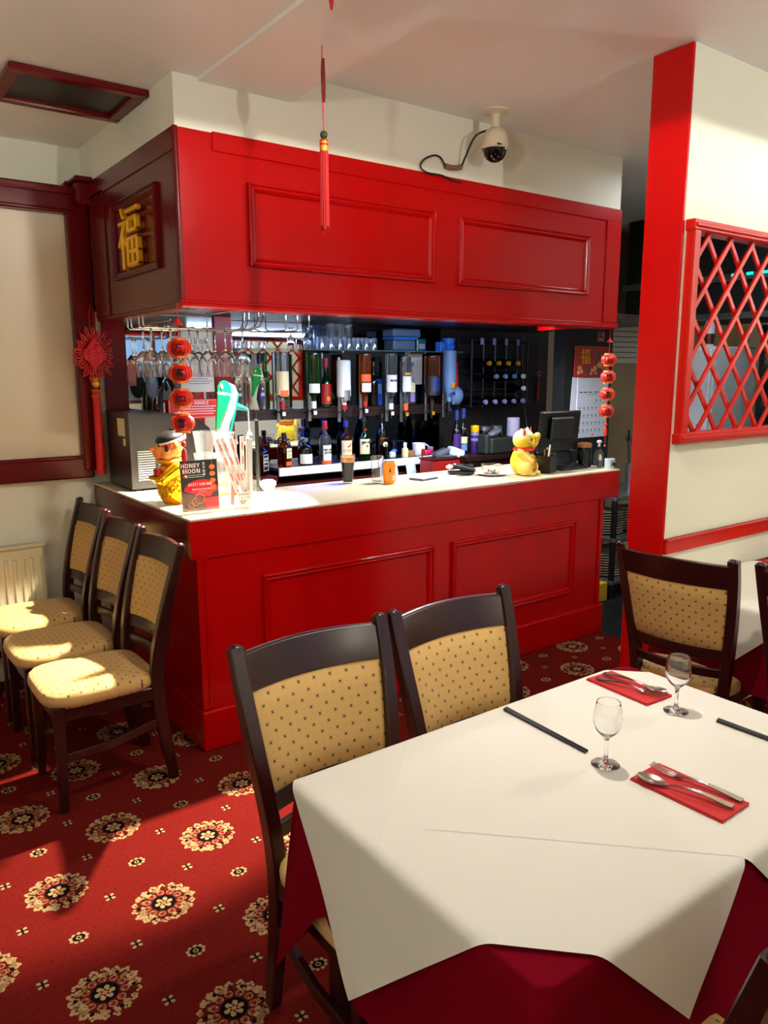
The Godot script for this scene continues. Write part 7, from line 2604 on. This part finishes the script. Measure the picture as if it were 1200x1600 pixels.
func build_kitchen() -> void:
	var mb: MB
	# extractor hood, seen through the lattice and past the partition
	var o := thing("extractor_hood", "long dark extractor hood with steel edge and green lamps in the kitchen", "extractor hood", Vector3(5.0, 2.12, -0.2))
	mb = MB.new()
	mb.box(Vector3(0, 0.36, 0), Vector3(0.9, 0.84, 2.2), 0.006)
	obj("hood", mb, M.black_wall, o)
	mb = MB.new()
	mb.box(Vector3(-0.46, 0.235, 0), Vector3(0.03, 0.05, 2.24), 0.004)
	mb.box(Vector3(-0.46, -0.05, 0), Vector3(0.06, 0.045, 2.24), 0.004)
	obj("steel_edge", mb, M.steel_dull, o)
	for k in 3:
		mb = MB.new()
		mb.box(Vector3(-0.478, 0.25, -0.1 + 0.12 * k), Vector3(0.006, 0.02, 0.05), 0.002)
		obj("indicator_lamp", mb, M.green_led, o)
	o = thing("fridge", "white upright fridge behind the lattice screen", "fridge", Vector3(4.62, 0, -0.62))
	mb = MB.new()
	mb.box(Vector3(0, 0.93, 0), Vector3(0.62, 1.82, 0.66), 0.015)
	obj("cabinet", mb, M.fridge_white, o)
	mb = MB.new()
	mb.box(Vector3(-0.325, 1.2, 0), Vector3(0.04, 1.24, 0.65), 0.012)
	obj("door", mb, M.fridge_white, o)
	mb = MB.new()
	mb.box(Vector3(-0.325, 0.3, 0), Vector3(0.04, 0.52, 0.65), 0.012)
	obj("door", mb, M.fridge_white, o)
	mb = MB.new()
	mb.box(Vector3(-0.352, 1.1, 0.26), Vector3(0.02, 0.3, 0.025), 0.006)
	obj("handle", mb, M.black_plastic, o)
	mb = MB.new()
	mb.box(Vector3(-0.347, 1.5, 0.12), Vector3(0.003, 0.12, 0.09))
	obj("note", mb, M.label_cream, o)
	o = lathe_thing("kitchen_bottle", "red and white bottle standing on top of the fridge", "bottle", Vector3(4.5, 1.84, -0.46), [Vector2(0, 0), Vector2(0.04, 0), Vector2(0.04, 0.16), Vector2(0.025, 0.2), Vector2(0, 0.2)], "fridge_white")
	mb = MB.new()
	mb.lathe([Vector2(0.041, 0.02), Vector2(0.041, 0.1)], 16)
	obj("label", mb, M.shelf_red, o)
	o = thing("dark_shelving", "black kitchen shelving behind the lattice screen", "shelving", Vector3(4.9, 0, 0.42))
	for z in [-0.55, 0.0, 0.55]:
		mb = MB.new()
		mb.box(Vector3(0, 1.0, z), Vector3(0.4, 2.0, 0.045), 0.004)
		obj("upright", mb, M.black_plastic, o)
	for y in [0.4, 0.95, 1.35, 1.95]:
		mb = MB.new()
		mb.box(Vector3(0, y, 0), Vector3(0.42, 0.05, 1.12), 0.004)
		obj("shelf", mb, M.black_plastic, o)
	for e in [[1.42, -0.28], [1.42, 0.27], [1.02, -0.28], [1.02, 0.27]]:
		mb = MB.new()
		mb.box(Vector3(0.06, e[0] + 0.15, e[1]), Vector3(0.2, 0.26, 0.36), 0.02)
		obj("container", mb, M.grey_plastic, o)
	# steel trolley with plates past the counter end
	o = thing("steel_trolley", "steel shelf trolley stacked with plates past the counter end", "trolley", Vector3(3.80, 0, -0.62))
	for x in [-0.42, 0.42]:
		for z in [-0.2, 0.2]:
			mb = MB.new()
			mb.box(Vector3(x, 0.41, z), Vector3(0.035, 0.82, 0.035), 0.004)
			obj("post", mb, M.steel_dark, o)
	var ys := [0.12, 0.44, 0.745]
	for y in ys:
		mb = MB.new()
		mb.box(Vector3(0, y, 0), Vector3(0.88, 0.03, 0.44), 0.004)
		obj("shelf", mb, M.steel_dull, o)
	var plate: Node3D = null
	for lv in 2:
		for k in 2:
			for q in 9:
				var at := Vector3(3.51 + 0.26 * k, ys[lv] + 0.0152 + q * 0.0195, -0.58)
				var lb := "cream plate in the %s stack on the trolley's %s shelf" % ["first" if k == 0 else "second", "lowest" if lv == 0 else "middle"]
				if plate == null:
					plate = thing("plate", lb, "plate", at, 0, "first plate stack on the trolley's lowest shelf")
					mb = MB.new()
					mb.lathe([Vector2(0, 0), Vector2(0.06, 0.0), Vector2(0.115, 0.015), Vector2(0.114, 0.019), Vector2(0.06, 0.0042), Vector2(0, 0.004)], 20)
					obj("dish", mb, M.plate_cream, plate)
				else:
					dup(plate, at, 0, lb, "%s plate stack on the trolley's %s shelf" % ["first" if k == 0 else "second", "lowest" if lv == 0 else "middle"])
	o = lathe_thing("cutlery_jar", "steel jar of kitchen tools on the trolley beside the partition", "jar", Vector3(3.68, 0.7602, -0.5), tumbler(0.05, 0.06, 0.22, 0.004), "steel_dull")
	for k in 7:
		var a := k * 0.9
		var ut := thing("kitchen_tool", "%s dark kitchen tool standing in the steel jar on the trolley" % ORD[k], "kitchen tool", Vector3(3.68, 0.7702, -0.5), 0, "kitchen tools in the steel jar")
		mb = MB.new()
		mb.tube([Vector3(0.02 * cos(a), 0.02, 0.02 * sin(a)), Vector3(0.05 * cos(a), 0.36 + 0.02 * (k % 3), 0.05 * sin(a))], 0.005, 6)
		mb.ellipsoid(Vector3(0.052 * cos(a), 0.38 + 0.02 * (k % 3), 0.052 * sin(a)), Vector3(0.022, 0.035, 0.012), 10)
		obj("tool", mb, M.steel_dark, ut)
	o = thing("yellow_box", "dull yellow box low down beside the trolley", "box", Vector3(3.25, 0, -0.46))
	mb = MB.new()
	mb.box(Vector3(0, 0.07, 0), Vector3(0.14, 0.14, 0.12), 0.006)
	obj("carton", mb, M.yellow, o)
	o = thing("order_sheet", "white printed sheets pinned to the beige kitchen wall", "paper", Vector3(5.0, 1.9, -1.617))
	mb = MB.new()
	mb.box(Vector3(0.0, 0, 0), Vector3(0.46, 0.34, 0.004))
	obj("sheet", mb, M.paper, o)
	mb = MB.new()
	for k in 6:
		mb.box(Vector3(0.0, 0.12 - 0.048 * k, 0.003), Vector3(0.4, 0.008, 0.001))
	obj("print", mb, M.ink_grey, o)

func spot(called: String, at: Vector3, towards: Vector3, energy: float, angle: float, soft: float, c: Color, size: float, parent: Node3D = null) -> void:
	var l := SpotLight3D.new()
	l.name = called
	add_child(l)
	l.position = at
	l.look_at_from_position(at, at + towards, Vector3.FORWARD)
	l.light_energy = energy
	l.spot_angle = angle
	l.spot_angle_attenuation = soft
	l.spot_range = 14.0
	l.spot_attenuation = 2.0
	l.light_color = c
	l.light_size = size
	l.shadow_enabled = true

func pendant(label: String, at: Vector3, ceiling: float, energy: float) -> void:
	# flat-topped ceiling lamp, out of view: an opaque pan with a glowing disc below, so that nothing goes up past its rim
	var o := thing("unseen_ceiling_lamp", label, "ceiling lamp", at)
	var mb := MB.new()
	mb.lathe([Vector2(0.1, 0.0), Vector2(0.12, 0.0), Vector2(0.125, 0.02), Vector2(0.03, 0.05), Vector2(0.01, 0.06), Vector2(0.01, ceiling - at.y), Vector2(0, ceiling - at.y)], 28)
	mb.lathe([Vector2(0, 0.012), Vector2(0.1, 0.012)], 28)
	obj("shade", mb, M.maroon_gloss, o)
	mb = MB.new()
	mb.lathe([Vector2(0, -0.004), Vector2(0.05, -0.003), Vector2(0.055, 0.004), Vector2(0, 0.01)], 20)
	obj("lamp_bulb", mb, M.lamp_glow, o)
	spot("unseen_lamp_light", at + Vector3(0, -0.012, 0), Vector3.DOWN, energy, 89.5, 0.02, WARM, 0.05)

func uplighter(label: String, at: Vector3, energy: float) -> void:  # added fill lamp that brightens the ceiling and the shadows
	var o := thing("added_uplighter", label, "added wall lamp", at)
	var mb := MB.new()
	mb.lathe([Vector2(0, -0.09), Vector2(0.05, -0.085), Vector2(0.085, -0.05), Vector2(0.098, 0.0), Vector2(0.092, 0.0), Vector2(0.08, -0.045), Vector2(0.045, -0.078), Vector2(0, -0.082)], 24)
	obj("bowl", mb, M.camera_white, o)
	mb = MB.new()
	mb.ellipsoid(Vector3(0, -0.012, 0), Vector3(0.05, 0.018, 0.05), 16)
	obj("lamp_bulb", mb, M.lamp_glow, o)
	spot("added_uplighter_light", at + Vector3(0, 0.012, 0), Vector3.UP, energy, 88.0, 0.05, Color(0.97, 0.98, 1.0), 0.05)

const WARM := Color(1.0, 0.98, 0.945)
const COOL := Color(0.95, 0.97, 1.0)

func _ready() -> void:
	# camera
	var cam := Camera3D.new()
	cam.name = "camera"
	add_child(cam)
	cam.position = Vector3(-1.2103, 1.65, 3.0216)
	cam.basis = Basis(Vector3.UP, -0.6322) * Basis(Vector3.RIGHT, -0.1798) * Basis(Vector3.BACK, -0.0017)
	cam.fov = rad_to_deg(2.0 * atan(800.0 / 1203.3))
	cam.near = 0.05
	cam.current = true
	# sky and exposure
	var we := WorldEnvironment.new()
	we.name = "world"
	var env := Environment.new()
	var sky := Sky.new()
	var sm := ProceduralSkyMaterial.new()
	sm.sky_top_color = Color(0.36, 0.55, 0.8)
	sm.sky_horizon_color = Color(0.5, 0.66, 0.84)
	sm.ground_horizon_color = Color(0.5, 0.52, 0.52)
	sm.ground_bottom_color = Color(0.3, 0.3, 0.3)
	sm.sky_energy_multiplier = 1.3
	sm.ground_energy_multiplier = 0.5
	sky.sky_material = sm
	env.background_mode = Environment.BG_SKY
	env.sky = sky
	env.tonemap_mode = Environment.TONE_MAPPER_LINEAR
	env.tonemap_exposure = 1.1
	env.sdfgi_enabled = true
	env.ssao_enabled = true
	env.ssil_enabled = true
	we.environment = env
	add_child(we)

	make_materials()
	# unseen ceiling lamps, added fill uplighters, and the lamps recessed in the canopy
	pendant("unseen warm ceiling lamp over the near table", Vector3(0.37, 2.68, 1.55), 2.785, 2.7)
	pendant("unseen warm ceiling lamp placed over the second table", Vector3(2.9, 2.68, 2.35), 2.9, 3.0)
	uplighter("added fill uplighter on the side wall behind the camera", Vector3(-3.3, 1.9, 3.4), 6.0)
	uplighter("added fill uplighter on the far side wall", Vector3(7.1, 1.9, 3.6), 15.0)
	uplighter("added fill uplighter on the street wall", Vector3(0.6, 1.9, 6.9), 11.0)
	var dl := [[0.516, -0.335, 21.0], [1.522, -0.41, 2.0], [2.482, -0.42, 1.5], [2.75, -0.62, 0.12]]
	for k in dl.size():
		var e: Array = dl[k]
		var o := thing("downlight", ["bright recessed downlight over the cola and straws", "recessed downlight over the middle of the worktop", "recessed downlight over the lucky cat", "recessed downlight at the canopy's kitchen end"][k], "downlight", Vector3(e[0], 1.975, e[1]))
		var mb := MB.new()
		mb.torus(Vector3.ZERO, 0.036, 0.006, 24, 8)
		obj("rim", mb, M.chrome, o)
		mb = MB.new()
		mb.lathe([Vector2(0, -0.002), Vector2(0.032, -0.002), Vector2(0.032, 0.0), Vector2(0, 0.0)], 18)
		obj("lamp_lens", mb, M.lamp_glow, o)
		spot("downlight_light", Vector3(e[0], 1.962, e[1]), Vector3(-0.364, -1, 0) if k == 0 else Vector3.DOWN, e[2], 33.0 if k == 0 else 80.0, 0.25 if k == 0 else 0.5, COOL if k else Color(1, 0.96, 0.88), 0.02)
	var al := AreaLight3D.new()
	al.name = "unseen_led_strip_light"  # light of the unseen blue strip
	add_child(al)
	al.position = Vector3(1.62, 1.36, -1.575)
	al.rotation.x = -PI / 2
	al.area_size = Vector2(0.4, 0.012)
	al.light_energy = 0.5
	al.light_color = Color(0.1, 0.35, 1.0)
	al.area_range = 8.0
	al.shadow_enabled = true

	# unseen cool strip under the canopy, placed to light the bottles
	var so := thing("unseen_strip_lamp", "unseen strip lamp under the canopy, placed to light the bottles", "strip light", Vector3(1.75, 1.966, -0.5))
	var sb := MB.new()
	sb.box(Vector3(0, 0, 0), Vector3(1.6, 0.016, 0.03), 0.003)
	obj("led_diffuser", sb, M.cool_led, so)
	var bl := AreaLight3D.new()
	bl.name = "unseen_strip_lamp_light"
	add_child(bl)
	bl.position = Vector3(1.75, 1.95, -0.51)
	bl.rotation.x = -PI / 2 + 1.0
	bl.area_size = Vector2(1.6, 0.03)
	bl.light_energy = 1.3
	bl.light_color = Color(0.72, 0.84, 1.0)
	bl.area_range = 8.0
	bl.shadow_enabled = true

	build_setting()
	build_canopy()
	build_counter()
	build_dining()
	build_back_bar()
	build_wine_rack()
	build_counter_things()
	build_cat()
	build_monkey()
	build_hanging()
	build_kitchen()
	unseen_kitchen_lamp()

func unseen_kitchen_lamp() -> void:  # ceiling fitting out of view, placed to light the kitchen
	var o := thing("unseen_kitchen_lamp", "unseen ceiling fitting placed to light the kitchen passage", "ceiling lamp", Vector3(3.5, 2.87, 0.3))
	var mb := MB.new()
	mb.box(Vector3(0, 0.015, 0), Vector3(0.9, 0.03, 0.1), 0.006)
	obj("tray", mb, M.white, o)
	mb = MB.new()
	mb.tube([Vector3(-0.4, -0.012, 0), Vector3(0.4, -0.012, 0)], 0.013, 10)
	obj("lamp_tube", mb, M.cool_led, o)
	var al := AreaLight3D.new()
	al.name = "unseen_kitchen_lamp_light"
	add_child(al)
	al.position = Vector3(3.5, 2.84, 0.3)
	al.rotation.x = -PI / 2
	al.area_size = Vector2(0.8, 0.03)
	al.light_energy = 1.6
	al.light_color = Color(0.9, 0.95, 1.0)
	al.area_range = 10.0
	al.shadow_enabled = true
